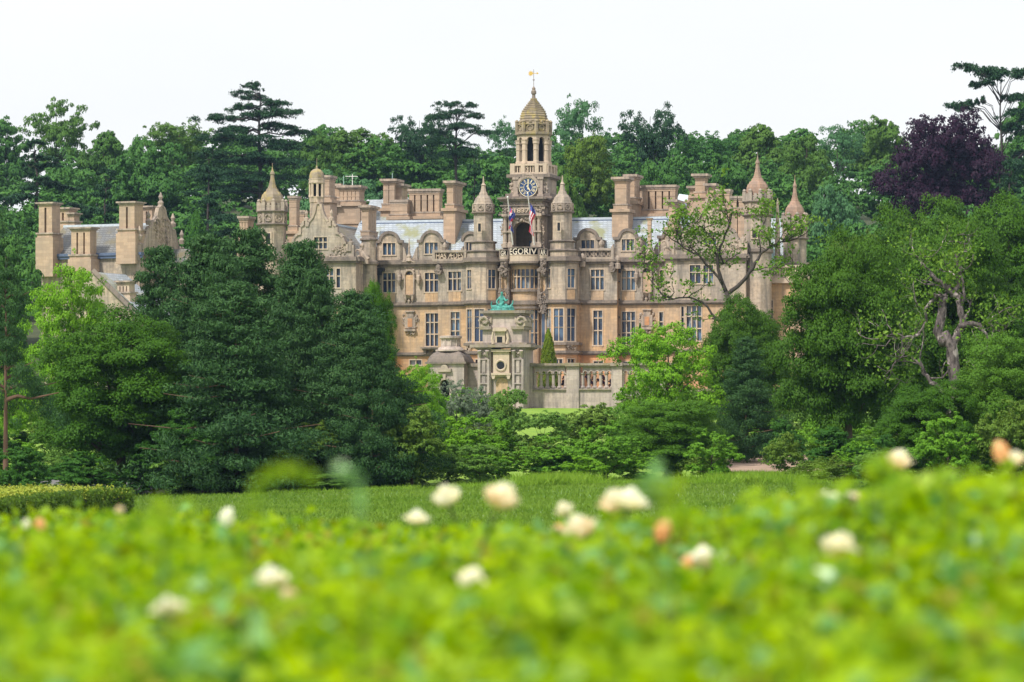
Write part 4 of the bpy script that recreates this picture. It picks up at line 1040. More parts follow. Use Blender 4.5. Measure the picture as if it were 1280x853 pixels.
# stair turret and strap-panel beside the left wing
U = 461; t = 3
mb = MB().lathe(S(461, t), -t, profile([(10.5, 500), (10.5, 334), (9.5, 333), (9.3, 303)], t), 8)
stt = mb.build('stair_turret', 'stone_wall', manor)
mb = MB().lathe(S(461, t), -t, profile([(10, 303), (11.5, 302), (11.5, 300), (9, 299), (8.5, 296)], t), 8); mb.lathe(S(461, t), -t, profile([(10.5, 334), (12.5, 332.5), (12.5, 329), (10.5, 328)], t), 8)
mb.build('moulding', 'stone_trim', stt)
for uc_, vv in ((449.5, 337.5), (837, 330.5)):
    tt = 5.0 if uc_ < 640 else 7.4
    F = plane(tt, uc_ - 8, uc_ + 8); c = F.len / 2; mb = MB(); zz = lambda v: Z(v, uc_, tt)
    F.box(mb, c - .42, c + .42, -.05, .12, zz(vv + 7), zz(vv - 7)); F.extr(mb, [(c - .35, zz(vv + 8)), (c + .35, zz(vv + 8)), (c, zz(vv + 15))], -.05, .12)
    carving(mb, F, c, zz(vv), .5, .9, rnd, q=.1, dens=6); o = mb.build('relief_panel', 'stone_pale', manor)
# scroll beasts on the wing corners
for u, v, tt in ((452, 318, 5), (835, 304, 6)):
    F = plane(tt, u - 10, u + 10); c = F.len / 2; mb = MB(); zz = lambda vv: Z(vv, u, tt)
    mb.tube([F.pt(c + .8, 0, zz(v + 9)), F.pt(c + .2, 0, zz(v + 3)), F.pt(c - .1, 0, zz(v - 3)), F.pt(c + .1, 0, zz(v - 8))], [.35, .4, .3, .22], 8); mb.ball(F.pt(c + .05, 0, zz(v - 9)), .32)
    mb.tube([F.pt(c, 0, zz(v - 3)), F.pt(c - .6, .1, zz(v - 4)), F.pt(c - .8, .1, zz(v - 1))], [.15, .12, .08], 6); mb.tube([F.pt(c + .3, 0, zz(v + 3)), F.pt(c - .5, .1, zz(v + 5)), F.pt(c - .4, .1, zz(v + 9))], [.2, .15, .1], 6)
    F.box(mb, c - .9, c + .9, -.4, .4, zz(v + 14), zz(v + 9)); mb.build('heraldic_beast', 'stone_carved', manor)

# right side: conservatory with copper roof, tall pinnacle, side range
t = 3
mb = MB(); x0, x1 = S(932, t), S(1002, t); zt = Z(345, 965, t)
Fs = Face(x0, -t, x1, -t)
hs = [hole(Fs, t, 940, 950, 372, 410), hole(Fs, t, 956, 966, 372, 410), hole(Fs, t, 984, 991, 340, 361)]
Fs.wall(mb, 0, Fs.len, GZ, zt, hs[:2]); mb.box(x0, x1, -t + .5, 24, GZ, zt); cw = mb.build('side_wall', 'stone_warm', manor)
for h in hs[:2]: window(Fs, h, 2, [.4, .75], manor)
mb = MB(); Fs.box(mb, 0, Fs.len, -.6, .5, zt - .6, zt); Fs.box(mb, 0, Fs.len, -.5, .1, zt, zt + .3); Fs.box(mb, 0, Fs.len, -.5, .15, zt + 1.3, zt + 1.6)
for i in range(22): p = Fs.len * (i + .5) / 22; Fs.box(mb, p - .09, p + .09, -.4, 0, zt + .3, zt + 1.3)
mb.build('side_balustrade', 'stone_pale', manor)
U = 952; t = 0
pr = profile([(30, 350), (29, 338), (26, 325), (20, 312), (12, 302), (7, 297), (6.5, 290), (4, 287), (.8, 280)], t)
cpr = MB().lathe(S(952, t), 1.5, pr, 24); cr_ = cpr.build('copper_cupola', 'copper_roof', manor)
mb = MB()
for i in range(24):
    a = 2 * math.pi * i / 24; mb.tube([(S(952, t) + (r + .05) * math.cos(a), 1.5 + (r + .05) * math.sin(a), z) for r, z in pr[:6]], [.07] * 6, 4)
mb.build('cupola_rib', 'lead', cr_)
U = 972; t = 2
MB().lathe(S(972, t), -t, profile([(3.6, 345), (3.4, 300), (3.0, 285), (1.8, 262), (1.4, 255), (1.9, 253), (1.3, 251), (.3, 246)], t), 8).build('pinnacle', 'stone_carved', manor)
t = -2; mb = MB(); mb.box(S(962, t), S(980, t), 2, 30, GZ, Z(330, 970, t)); mb.build('side_range', 'stone_wall', manor)
mb = MB(); gable_roof(mb, S(925, t), S(982, t), 4, 16, Z(318, 950, t), Z(270, 950, -8)); mb.build('side_roof', 'slate', manor)
# main room block of the outer turret
t = .3; mb = MB(); Fs = Face(S(976, t), -t, S(1012, t), -t); h = hole(Fs, t, 981, 992, 341, 361); h2 = hole(Fs, t, 1001, 1005, 343, 360)
Fs.wall(mb, 0, Fs.len, GZ, Z(330, 990, t), [h, h2]); mb.box(S(976, t), S(1009, t), .4, 14, GZ, Z(330, 990, t)); mb.build('side_wall', 'stone_wall', manor); window(Fs, h, 3, [.55], manor); window(Fs, h2, 1, [.55], manor)
mb = MB(); cornice(mb, Fs, Z(329, 990, t), .4, .7); mb.build('cornice', 'stone_trim', manor)

# --- aerials
def aerial(u, v0, v1, t, kind, label):
    x = Vector((S(u, t), -t, 0)); w = manor.matrix_world if False else Matrix.Translation((0, Y0, ZB)) @ Matrix.Rotation(-TH, 4, 'Z')
    p = w @ Vector((S(u, t), -t, Z(v1, u, t))); h = Z(v0, u, t) - Z(v1, u, t); mb = MB(); mb.tube([(0, 0, -.3), (0, 0, h)], [.06, .05], 6)
    if kind:
        mb.tube([(-.9, 0, h - .3), (.7, 0, h - .3)], [.04, .04], 5)
        for i in range(6): mb.tube([(-.8 + i * .28, -.35, h - .3), (-.8 + i * .28, .35, h - .3)], [.03, .03], 4)
        for dz in (-.25, .05): mb.tube([(-.6, -.3, h - .3 + dz), (-.6, .3, h - .3 + dz)], [.03, .03], 4)
    o = mb.build('television_aerial' if kind else 'lightning_rod', 'white_paint' if kind else 'copper_roof'); o.location = p; tag(o, label, 'aerial' if kind else 'rod')
aerial(440.5, 218, 233, -13, 1, 'branched white television aerial on the broad fluted chimney of the manor')
aerial(429.5, 220, 233, -13, 0, 'thin green lightning rod on the left end of the broad fluted chimney')
aerial(490.5, 216, 224, -17, 0, 'thin green lightning rod on the clustered chimney with flaring caps')
# ------------------------------------------------------------------ things round the manor, in the same frame
MW = Matrix.Translation((0, Y0, ZB)) @ Matrix.Rotation(-TH, 4, 'Z')
def at_manor(name, s, t, z, label, cat, group=None):
    p = MW @ Vector((s, -t, z)); return empty(name, p, -TH, label, cat, group)
class Loc:
    """local frame of a thing placed at (s0, t0) with its base at z0"""
    def __init__(s, s0, t0, z0): s.s, s.t, s.z = s0, t0, z0
    def S(s, u, t): return S(u, t) - s.s
    def Z(s, v, u, t): return (HZ - v) * PX * (Y0 - t * CT - s.s * ST) + EYE - ZB - s.z
# flags on leaning poles
for (u0, v0, u1, v1), cols_, lab in (((634.5, 247, 641, 306), ('flag_blue', 'flag_red', 'flag_white'), 'leaning flagpole with limp blue, red and white flag, left of the clock'),
                                     ((659.5, 242, 668, 306), ('flag_red', 'flag_white', 'flag_blue'), 'leaning flagpole with mostly red flag hanging limp, just under the clock face')):
    t0, t1 = 4.6, 7.5; a = Vector((S(u1, t0), -t0, Z(v1, u1, t0))); b = Vector((S(u0, t1), -t1, Z(v0, u0, t1)))
    r = at_manor('flagpole', a.x, -a.y, a.z, lab, 'flagpole'); d = b - a; mb = MB(); mb.tube([(0, 0, 0), tuple(d)], [.09, .06], 8); mb.ball(tuple(d), .12, n=6, m=4)
    mb.build('pole', 'white_paint', r)
    fl = MB(); rr = random.Random(int(u0)); p0 = d * .82; L_ = 3.6 if u0 > 650 else 2.8; pr_ = None
    rows = 8; W = .8; vs = []; fs = []
    for i in range(rows + 1):
        zz_ = p0.z - L_ * i / rows
        for j in range(6):
            vs.append((p0.x + .1 + (j / 5) * W * (.55 + .3 * math.sin(i * .9)) + .1 * math.sin(i * 1.3), p0.y + .22 * math.sin(j * 2.4 + i * .5), zz_ - .12 * j))
    for i in range(rows):
        for j in range(5): fs.append((i * 6 + j, i * 6 + j + 1, i * 6 + 7 + j, i * 6 + 6 + j))
    fl.add(vs, fs); k = len(fs); fl.mi = [([0, 0, 1, 2, 0][(i // 5 + i) % 5]) if u0 < 650 else ([0, 1, 0, 1, 0][(i) % 5] if i > 9 else 2) for i in range(k)]
    f = fl.build('flag', list(cols_), r); sm = f.modifiers.new('thickness', 'SOLIDIFY'); sm.thickness = .02

# --- terrace wall with arched openings
TT = 42.0; sW0, sW1 = S(583, TT), S(850, TT)
terr = at_manor('terrace_wall', (sW0 + sW1) / 2, TT, -2.6, 'long weathered terrace wall with rows of small round-arched openings below the manor', 'wall')
lc = Loc((sW0 + sW1) / 2, TT, -2.6)
FT = Face(lc.S(583, TT), 0, lc.S(850, TT), 0); qt = lambda u: lc.S(u, TT) - FT.a.x; zt_ = lambda v: lc.Z(v, 700, TT)
mb = MB(); FT.box(mb, 0, FT.len, -.7, 0, -3, zt_(488)); FT.box(mb, 0, FT.len, -.55, -.1, zt_(488), zt_(485)) 
FT.box(mb, 0, qt(664), -.6, -.05, zt_(485), zt_(458.5))
piers = [(583, 598), (655, 666), (708.5, 724), (765, 778), (820, 834)]
for a, b in piers: FT.box(mb, qt(a), qt(b), -.8, .25, -3, zt_(487.5)); FT.box(mb, qt(a), qt(b), -.78, .22, zt_(487.5), zt_(459))
mb.build('wall', 'stone_terrace', terr)
mb = MB(); FT.box(mb, 0, FT.len, -.95, .2, zt_(488), zt_(486)); FT.box(mb, 0, FT.len, -.85, .2, zt_(459), zt_(457.2)); FT.box(mb, 0, FT.len, -.95, .35, zt_(457.2), zt_(454.3))
for a, b in piers: FT.box(mb, qt(a) - .12, qt(b) + .12, -.98, .5, zt_(458.2), zt_(453.8))
mb.build('coping', 'stone_terrace_trim', terr)
mb = MB()
for a, b, n in ((668, 706.5, 5), (728, 765, 5), (778, 820, 5), (834, 850, 2)):
    pa, pb = qt(a), qt(b); w = (pb - pa) / n
    for i in range(n):
        x0, x1 = pa + i * w, pa + (i + 1) * w; r = w * .3; c = (x0 + x1) / 2; zs, ztp, z0 = zt_(466.5), zt_(459), zt_(485)
        FT.extr(mb, [(x0, zs), (c - r, zs)] + arc(c, zs, r, 180, 0, 8)[1:-1] + [(c + r, zs), (x1, zs), (x1, ztp), (x0, ztp)], -.5, -.08)
        o = arc(c, zs, r + .1, 0, 180, 8); i_ = arc(c, zs, r, 180, 0, 8)
        for k in range(8): FT.extr(mb, [o[k], o[k + 1], i_[7 - k], i_[8 - k]], -.08, .03)
    for i in range(n + 1):
        x, y, _ = FT.pt(pa + i * w, -.3, 0); mb.lathe(x, y, [(.3, zt_(485)), (.3, zt_(483.5)), (.18, zt_(482.5)), (.17, zt_(468.5)), (.3, zt_(467.5)), (.3, zt_(466.4))], 8)
mb.build('balustrade', 'stone_terrace', terr)
# terrace floor behind
mb = MB(); a = MW @ Vector((sW0 - 14, -TT + .7, 0)); b = MW @ Vector((sW1 + 40, -TT + .7, 0)); c = MW @ Vector((sW1 + 40, 6, 0)); d = MW @ Vector((sW0 - 14, 6, 0)); zf = ZB - .12
mb.prism([(a.x, a.y), (b.x, b.y), (c.x, c.y), (d.x, d.y)], zf - .3, zf); tag(mb.build('terrace_paving', 'terrace_gravel'), kind='structure')

# --- pavilion with volutes, oculus and the copper figures on top
TP = 45.0; sp = S(626.5, TP); pav = at_manor('garden_gateway', sp, TP, -2.6, 'baroque stone garden gateway with scrolled top and round black oculus below the green statue', 'gateway')
lp = Loc(sp, TP, -2.6); FP = Face(lp.S(597, TP), 0, lp.S(655.5, TP), 0); qp = lambda u: lp.S(u, TP) - FP.a.x; zp = lambda v: lp.Z(v, 626, TP); D = 4.2
def pbox(mb, u0, u1, v0, v1, q=0., d=D, e=0.): FP.box(mb, qp(u0) - e, qp(u1) + e, -d - e, q + e, zp(v1), zp(v0))
mb = MB()
pbox(mb, 614, 640, 520, 437, -.45); pbox(mb, 597, 613.5, 530, 437, 0); pbox(mb, 640, 655.5, 530, 437, 0)
pbox(mb, 602.5, 652, 432, 408, -.3, 3.8); pbox(mb, 609, 647, 408, 393.5, -.3, 3.8)
mb.build('wall', 'stone_terrace', pav)
mb = MB()
pbox(mb, 596, 613.8, 437, 434.5, .1, D, .1); pbox(mb, 639.8, 656.5, 437, 434.5, .1, D, .1); pbox(mb, 593.5, 660, 434.5, 431, .1, D, .45); pbox(mb, 596, 657, 431, 428.5, 0, D, .15)
pbox(mb, 605, 651, 394.5, 392, -.2, 3.8, .12); pbox(mb, 603.5, 652.5, 391.8, 388.2, -.2, 3.8, .35); pbox(mb, 601, 612, 412, 408, -.1, 3.9, .2); pbox(mb, 641, 653, 412, 408, -.1, 3.9, .2)
mb.build('cornice', 'stone_terrace_trim', pav)
mb = MB()
for u in (605.2, 647.8):     # pilasters with sunk panels and brackets
    for du in (-5.6, 5.6): FP.box(mb, qp(u + du) - .13, qp(u + du) + .13, 0, .22, zp(512), zp(449))
    for v in (512, 497, 480.5, 468.5, 450): FP.box(mb, qp(u - 5.4), qp(u + 5.4), 0, .2, zp(v), zp(v - 1.6))
    FP.box(mb, qp(u - 2), qp(u + 2), 0, .16, zp(466), zp(451)); FP.box(mb, qp(u - 2), qp(u + 2), 0, .16, zp(479), zp(470.5)); FP.box(mb, qp(u - 2), qp(u + 2), 0, .16, zp(495), zp(482.5))
    for du in (-4.8, 4.8):
        x, y, _ = FP.pt(qp(u + du), .35, 0); mb.tube([FP.pt(qp(u + du), .15, zp(447)), FP.pt(qp(u + du * .9), .35, zp(443)), FP.pt(qp(u + du), .5, zp(438.5))], [.12, .16, .25], 6)
    carving(mb, FP, qp(u), zp(442), .8, .5, rnd, q=.05, dens=5)
mb.build('pilaster', 'stone_terrace', pav)
for s, u in ((-1, 606), (1, 651)):  # volutes
    mb = MB()
    for q in (.15, -1.5, -3.2):
        mb.tube([FP.pt(qp(u) + (.62 - .07 * k) * math.cos(k * .8) * s, q, zp(402) + (.62 - .07 * k) * math.sin(k * .8)) for k in range(8)], [.17] * 8, 6)
    FP.box(mb, qp(u) - .5, qp(u) + .5, -3.6, .1, zp(408), zp(403)); FP.extr(mb, arc(qp(u), zp(402), .5, 0, 360, 14)[:-1], -3.6, .1)
    FP.extr(mb, [(qp(u - 3 * s), zp(402)), (qp(u - 8 * s), zp(396)), (qp(u - 8 * s), zp(404))][::(-1 if s > 0 else 1)], -3.6, -.1)
    mb.build('volute', 'stone_grey', pav)
mb = MB()   # aedicule with the square window
pbox(mb, 619, 631.5, 431, 414, .12, .4); FP.box(mb, qp(617), qp(634), -.3, .45, zp(414.5), zp(412.3)); FP.extr(mb, [(qp(616.5), zp(412.3)), (qp(634.5), zp(412.3)), (qp(632), zp(409.8)), (qp(619), zp(409.8))], -.3, .4)
for u in (617, 634): mb.tube([FP.pt(qp(u), .1, zp(430)), FP.pt(qp(u + (1.4 if u > 625 else -1.4)), .15, zp(424)), FP.pt(qp(u), .15, zp(415))], [.22, .16, .14], 6)
ae = mb.build('aedicule', 'stone_pale', pav)
g = MB(); FP.box(g, qp(621.5), qp(628), .12, .16, zp(428.5), zp(421)); g.build('window_void', 'dark_void', ae)
mb = MB(); FP.box(mb, qp(616.5), qp(636.5), -.45, .0, zp(471), zp(440)); FP.box(mb, qp(614.5), qp(639), -.45, .25, zp(440), zp(437)); FP.box(mb, qp(614.5), qp(639), -.45, .25, zp(469), zp(466.5))
for u in (617, 636): FP.extr(mb, [(qp(u) - .25, zp(469)), (qp(u) + .25, zp(469)), (qp(u) + .12, zp(474)), (qp(u) - .12, zp(474))], -.45, .2)
oc = qp(626); zo = zp(457)
mb.tube([FP.pt(oc + .58 * math.cos(a * .393), .02, zo + .58 * math.sin(a * .393)) for a in range(17)], [.14] * 17, 6)
of = mb.build('oculus_frame', 'stone_pale', pav); g = MB(); FP.extr(g, arc(oc, zo, .46, 0, 360, 20)[:-1], .0, .05); g.build('oculus', 'dark_void', of)
mb = MB(); FP.extr(mb, [(qp(619), zp(500)), (qp(634), zp(500)), (qp(634), zp(480))] + arc(qp(626.5), zp(480), qp(634) - qp(626.5), 0, 180, 10)[1:-1] + [(qp(619), zp(480))], -.46, -.4); mb.build('panel', 'stone_warm', pav)
# small creeping plants on the ledge are drawn with the garden plants

# copper group of figures
stt_ = at_manor('statue', S(628, TP - 1.5), TP - 1.5, lp.Z(388.2, 628, TP) - 2.6 + .0, 'turquoise copper statue of crouching entwined figures on the gateway top', 'statue')
def skin_figure(name, parent, verts, edges, radii, mat, levels=2, root=0):
    me = bpy.data.meshes.new(name); me.from_pydata(verts, edges, []); o = link(name, me, parent); me.materials.append(M[mat])
    m = o.modifiers.new('skin', 'SKIN'); m.use_smooth_shade = True
    for i, r in enumerate(radii): me.skin_vertices[0].data[i].radius = (r, r)
    me.skin_vertices[0].data[root].use_root = True
    s = o.modifiers.new('sub', 'SUBSURF'); s.levels = levels; s.render_levels = levels; return o
sc_ = 1.0
def fig(off, flip=1, name='figure'):
    f = flip; v = [(0, 0, .35), (0, .05, .75), (.02 * f, 0, 1.1), (.04 * f, -.02, 1.32), (.05 * f, -.06, 1.55), (.05 * f, -.08, 1.68),
         (.3, 0, 1.08), (.55, -.15, .85), (.85, -.25, 1.0), (-.3, 0, 1.08), (-.55, -.2, .8), (-.35, -.4, .55),
         (.22, -.1, .32), (.65, -.45, .55), (.95, -.3, .12), (-.22, -.1, .32), (-.6, -.5, .42), (-.2, -.6, .15), (1.15, -.45, .08), (.05, -.7, .08)]
    v = [(a * f + off[0], b + off[1], c + off[2]) for a, b, c in v]
    e = [(0, 1), (1, 2), (2, 3), (3, 4), (4, 5), (2, 6), (6, 7), (7, 8), (2, 9), (9, 10), (10, 11), (0, 12), (12, 13), (13, 14), (0, 15), (15, 16), (16, 17), (14, 18), (17, 19)]
    r = [.24, .23, .26, .12, .17, .13, .12, .10, .07, .12, .10, .07, .17, .14, .09, .17, .14, .09, .06, .06]
    return skin_figure(name, stt_, v, e, r, 'verdigris')
fig((-.1, 0, 0), 1)
v = [(-1.0, -.1, .25), (-.6, -.15, .4), (-.2, -.3, .5), (.1, -.4, .62), (.3, -.45, .78), (-.4, -.4, .25), (-.75, -.5, .15), (-1.3, -.1, .5), (-1.15, -.2, .85), (.9, -.1, .3), (1.2, 0, .6), (1.3, -.1, .95)]
skin_figure('figure', stt_, v, [(0, 1), (1, 2), (2, 3), (3, 4), (1, 5), (5, 6), (0, 7), (7, 8), (2, 9), (9, 10), (10, 11)], [.2, .22, .2, .1, .15, .12, .08, .1, .06, .17, .1, .06], 'verdigris')
mb = MB(); mb.lathe(0, 0, [(1.45, -.02), (1.4, .12), (1.1, .28), (.6, .4)], 14, sy=.7); rr = random.Random(5)
for i in range(16):
    a = rr.uniform(0, 6.28); mb.tube([(1.2 * math.cos(a) * .6, .8 * math.sin(a) * .6, .3), (1.2 * math.cos(a + .4), .8 * math.sin(a + .4), .3), (1.35 * math.cos(a + .8), .9 * math.sin(a + .8), .08)], [.15, .13, .08], 6)
mb.build('drapery', 'verdigris', stt_, smooth=True)

stt_.scale = (1.0, 1.0, 1.3)
# --- small domed lodge left of the gateway
TL = 44.0; sl_ = S(558, TL); lod = at_manor('garden_lodge', sl_, TL, -2.6, 'square stone garden lodge with dark bell roof, low round drum and arched doorway', 'lodge')
ll = Loc(sl_, TL, -2.6); FL_ = Face(ll.S(535, TL), 0, ll.S(580, TL), 0); ql = lambda u: ll.S(u, TL) - FL_.a.x; zl_ = lambda v: ll.Z(v, 558, TL); D = 4.1; cxl = FL_.len / 2 + FL_.a.x
mb = MB(); r = .55; c = ql(556); z0 = -3
FL_.extr(mb, [(0, z0), (c - r, z0), (c - r, zl_(481))] + arc(c, zl_(481), r, 180, 0, 10)[1:-1] + [(c + r, zl_(481)), (c + r, z0), (FL_.len, z0), (FL_.len, zl_(455)), (0, zl_(455))], -.5, 0)
mb.box(FL_.a.x, FL_.a.x + .4, .5, D, z0, zl_(455)); mb.box(FL_.a.x + FL_.len - .4, FL_.a.x + FL_.len, .5, D, z0, zl_(455)); mb.box(FL_.a.x + .4, FL_.a.x + FL_.len - .4, D - .4, D, z0, zl_(455))
mb.build('wall', 'stone_terrace', lod)
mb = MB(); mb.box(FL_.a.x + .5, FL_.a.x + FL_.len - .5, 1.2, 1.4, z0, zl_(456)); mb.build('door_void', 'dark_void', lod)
mb = MB(); o = arc(c, zl_(481), r + .35, 0, 180, 10); i_ = arc(c, zl_(481), r + .02, 180, 0, 10)
for k in range(10): FL_.extr(mb, [o[k], o[k + 1], i_[9 - k], i_[10 - k]], 0, .14 + .08 * (k % 2))
FL_.box(mb, c - .18, c + .18, 0, .35, zl_(475), zl_(468)); FL_.box(mb, c - .8, c + .8, 0, .35, zl_(465), zl_(461)); FL_.extr(mb, arc(c, zl_(461), .45, 0, 180, 8), 0, .3)
mb.build('door_surround', 'stone_grey', lod)
mb = MB()
def sq(e, y0=-.0): return [(FL_.a.x - e, -e), (FL_.a.x + FL_.len + e, -e), (FL_.a.x + FL_.len + e, D + e), (FL_.a.x - e, D + e)]
mb.prism(sq(.3), zl_(455), zl_(452.5)); lv = [(.12, 452.5), (.0, 449), (-.2, 445), (-.5, 441.5), (-.9, 439)]
for i in range(4): mb.prism(sq(lv[i][0]), zl_(lv[i][1]), zl_(lv[i + 1][1]), sq(lv[i + 1][0]))
mb.build('roof', 'stone_trim', lod)
mb = MB(); cl_ = D / 2; mb.lathe(cxl, cl_, [(1.75, zl_(439)), (1.75, zl_(437)), (1.5, zl_(436.5)), (1.35, zl_(434)), (1.1, zl_(433)), (1.05, zl_(424)), (1.3, zl_(422.5)), (1.3, zl_(420)), (1.1, zl_(419.5))], 20)
for i in range(10):
    a = i * .628; mb.tube([(cxl + 1.08 * math.cos(a), cl_ + 1.08 * math.sin(a), zl_(433)), (cxl + 1.08 * math.cos(a), cl_ + 1.08 * math.sin(a), zl_(424))], [.09, .09], 5)
mb.build('drum', 'stone_terrace', lod)

# ------------------------------------------------------------------ service wing, far left
SY = 505.0; STH = R(24); c_, s_ = math.cos(STH), math.sin(STH); SX = (110 - 640) * PX * SY; SZ = 8.5
def sS(u, t=0.0):
    k = (u - 640) * PX; return (k * (SY - t * c_) + t * s_ - SX) / (c_ + k * s_)
def sZ(v, u=110, t=0.0): return (HZ - v) * PX * (SY - t * c_ - sS(u, t) * s_) + EYE - SZ
sw = empty('service_wing', (SX, SY, SZ), -STH, 'smaller stone range with dark slate roof and slotted chimneys, away from the tower', 'building')
# body
a, b = sS(52), sS(176); zt = sZ(319)
mb = MB(); mb.box(a, b, 0, 11, -6, zt); mb.build('wall', 'stone_wall', sw)
mb = MB(); mb.box(a - .3, b + .3, -.35, 0, zt - .5, zt - .15); mb.box(a - .3, b + .3, -.5, .3, zt - .15, zt + .2); co_ = mb.build('cornice', 'lead_dark', sw)
mb = MB(); gable_roof(mb, a, b - .5, .1, 11, zt + .1, sZ(279.5)); rf2 = mb.build('roof', 'slate_dark', sw); mb = MB(); mb.box(a, b - .5, 5.4, 5.7, sZ(279.5) - .1, sZ(279.5) + .2); mb.build('ridge_capping', 'lead', rf2)
def sstack(u0, u1, vt, vb, t, depth, nx, slot, base=None, mat='stone_chimney', win=None):
    a, b = sS(u0, t), sS(u1, t); uc = (u0 + u1) / 2; z0, z1 = sZ(vb, uc, t), sZ(vt, uc, t); mb = MB(); w = (b - a - slot * (nx - 1)) / nx
    for i in range(nx): mb.box(a + i * (w + slot), a + i * (w + slot) + w, -t, -t + depth, z0 + .4, z1 - .7)
    mb.box(a, b, -t, -t + depth, z1 - .7, z1 - .4); mb.box(a - .15, b + .15, -t - .15, -t + depth + .15, z0, z0 + .4)
    if base: mb.box(a - .3, b + .3, -t - .3, -t + depth + .3, sZ(base, uc, t), z0)
    st = mb.build('chimney_stack', mat, sw); c = MB(); c.box(a - .12, b + .12, -t - .12, -t + depth + .12, z1 - .4, z1 - .2); c.box(a - .32, b + .32, -t - .32, -t + depth + .32, z1 - .2, z1); c.build('chimney_cap', 'stone_carved', st)
    c = MB(); c.box(a - .3, b + .3, -t - .3, -t + depth + .3, z0 + .4, z0 + .6); c.build('chimney_band', 'stone_carved', st)
sstack(48.5, 65, 253, 297, 1.2, 2.0, 2, .3, base=346); sstack(71, 86, 259.5, 282, -9.5, 2, 2, .3, base=310); sstack(86.5, 92.5, 266, 282, -9.5, 1.4, 1, 0, base=310)
sstack(89, 112.5, 284, 324, 2.0, 1.6, 3, .25, base=345); sstack(149, 168, 252, 292, .8, 2.2, 2, .28, base=330); sstack(176, 190, 257.5, 300, -9, 2.0, 2, .2, base=330)
sstack(146.5, 161.5, 351, 371, 8, 1.4, 4, .16, base=392, mat='stone_pale')
# return gable with scrolls (faces right)
Fg = Face(b, -.3, b, 11.3); mb = MB(); zz = lambda v: sZ(v, 185); w = Fg.len
half = [(.0, zz(326)), (.0, zz(306)), (.8, zz(306)), (.8, zz(312)), (1.6, zz(302)), (2.2, zz(290)), (2.4, zz(284)), (3.0, zz(284)), (3.6, zz(276)), (4.6, zz(268)), (5.0, zz(258)), (w / 2, zz(254))]
Fg.extr(mb, half + [(w - p, z) for p, z in half[::-1][1:]], -.5, 0); mb.box(b - .5, b - .02, -.3, 11.3, -6, zz(326)); g = mb.build('gable', 'stone_wall', sw)
mb = MB()
for i in range(len(half) - 1):
    for s in (0, 1):
        p0, z0 = half[i]; p1, z1 = half[i + 1]
        if s: p0, p1 = w - p0, w - p1
        mb.tube([Fg.pt(p0, -.2, z0), Fg.pt(p1, -.2, z1)], [.28, .28], 6)
for p in (.3, 2.6, w / 2, w - 2.6, w - .3): x, y, _ = Fg.pt(p, -.2, 0); z = zz(300) if p in (.3, w - .3) else zz(280) if p != w / 2 else zz(255); mb.lathe(x, y, [(.3, z), (.4, z + .5), (.15, z + .8), (.3, z + 1.2), (.05, z + 1.8)], 6)
carving(mb, Fg, w / 2, zz(285), 4, 3, rnd, dens=1.2); mb.build('gable_coping', 'stone_carved', g)
# low range to the right and the small lodge in front
t = -4; a2, b2 = sS(176, t), sS(243, t); zt2 = sZ(350, 210, t); mb = MB(); mb.box(a2, b2, 4, 12, -6, zt2); mb.build('wall', 'stone_wall', sw)
mb = MB(); gable_roof(mb, a2, b2, 3.8, 12.2, zt2, sZ(312, 210, -8)); mb.build('roof', 'slate_dark', sw)
F = Face(sS(196, -3), 3, sS(232, -3), 3); mb = MB(); F.extr(mb, [(0, -6), (F.len, -6), (F.len, sZ(349, 214, -3)), (F.len * .55, sZ(334, 214, -3)), (F.len * .4, sZ(326, 214, -3)), (F.len * .25, sZ(334, 214, -3)), (0, sZ(345, 214, -3))], -2, 0); mb.build('gable', 'stone_wall', sw)
t = 9; a3, b3 = sS(108, t), sS(172, t); zt3 = sZ(392, 140, t); mb = MB()
F = Face(a3, -t, b3, -t); pk = sS(117, t) - a3; F.extr(mb, [(-3, -8), (F.len, -8), (F.len, zt3), (pk + (F.len - pk) * .62, sZ(374, 140, t)), (pk, sZ(340, 117, t)), (-3, zt3 + 1)], -.6, 0)
mb.box(a3 - 3, b3, -t + .6, -1, -8, zt3); wl = mb.build('wall', 'stone_wall', sw)
mb = MB(); p0 = F.pt(pk, .1, sZ(338, 117, t)); p1 = F.pt(F.len + .4, .1, zt3 - .4); mb.tube([p0, F.pt(pk + (F.len - pk) * .62, .1, sZ(372.5, 140, t)), p1], [.35, .35, .35], 4); mb.build('gable_coping', 'stone_trim', wl)
mb = MB(); q0, q1, q2 = F.pt(pk, -.3, sZ(340, 117, t)), F.pt(F.len + .8, -.3, zt3 - .3), (0, 0, 0)
mb.add([q0, q1, (q1[0], -1, q1[2]), (q0[0], -1, q0[2]), F.pt(-3.4, -.3, zt3), (F.pt(-3.4, 0, 0)[0], -1, zt3)], [(0, 1, 2, 3), (0, 3, 5, 4)]); mb.build('roof', 'slate', sw)
mb = MB(); a4, b4 = sS(168, 5), sS(186, 5); mb.add([(a4, -6, sZ(372, 170, 5)), (b4, -6, sZ(384, 180, 5)), (b4, -1, sZ(372, 180, 5)), (a4, -1, sZ(360, 170, 5))], [(0, 1, 2, 3)]); mb.box(a4, b4, -5.8, -1, -8, sZ(386, 180, 5)); mb.build('lean_to', 'slate', sw)
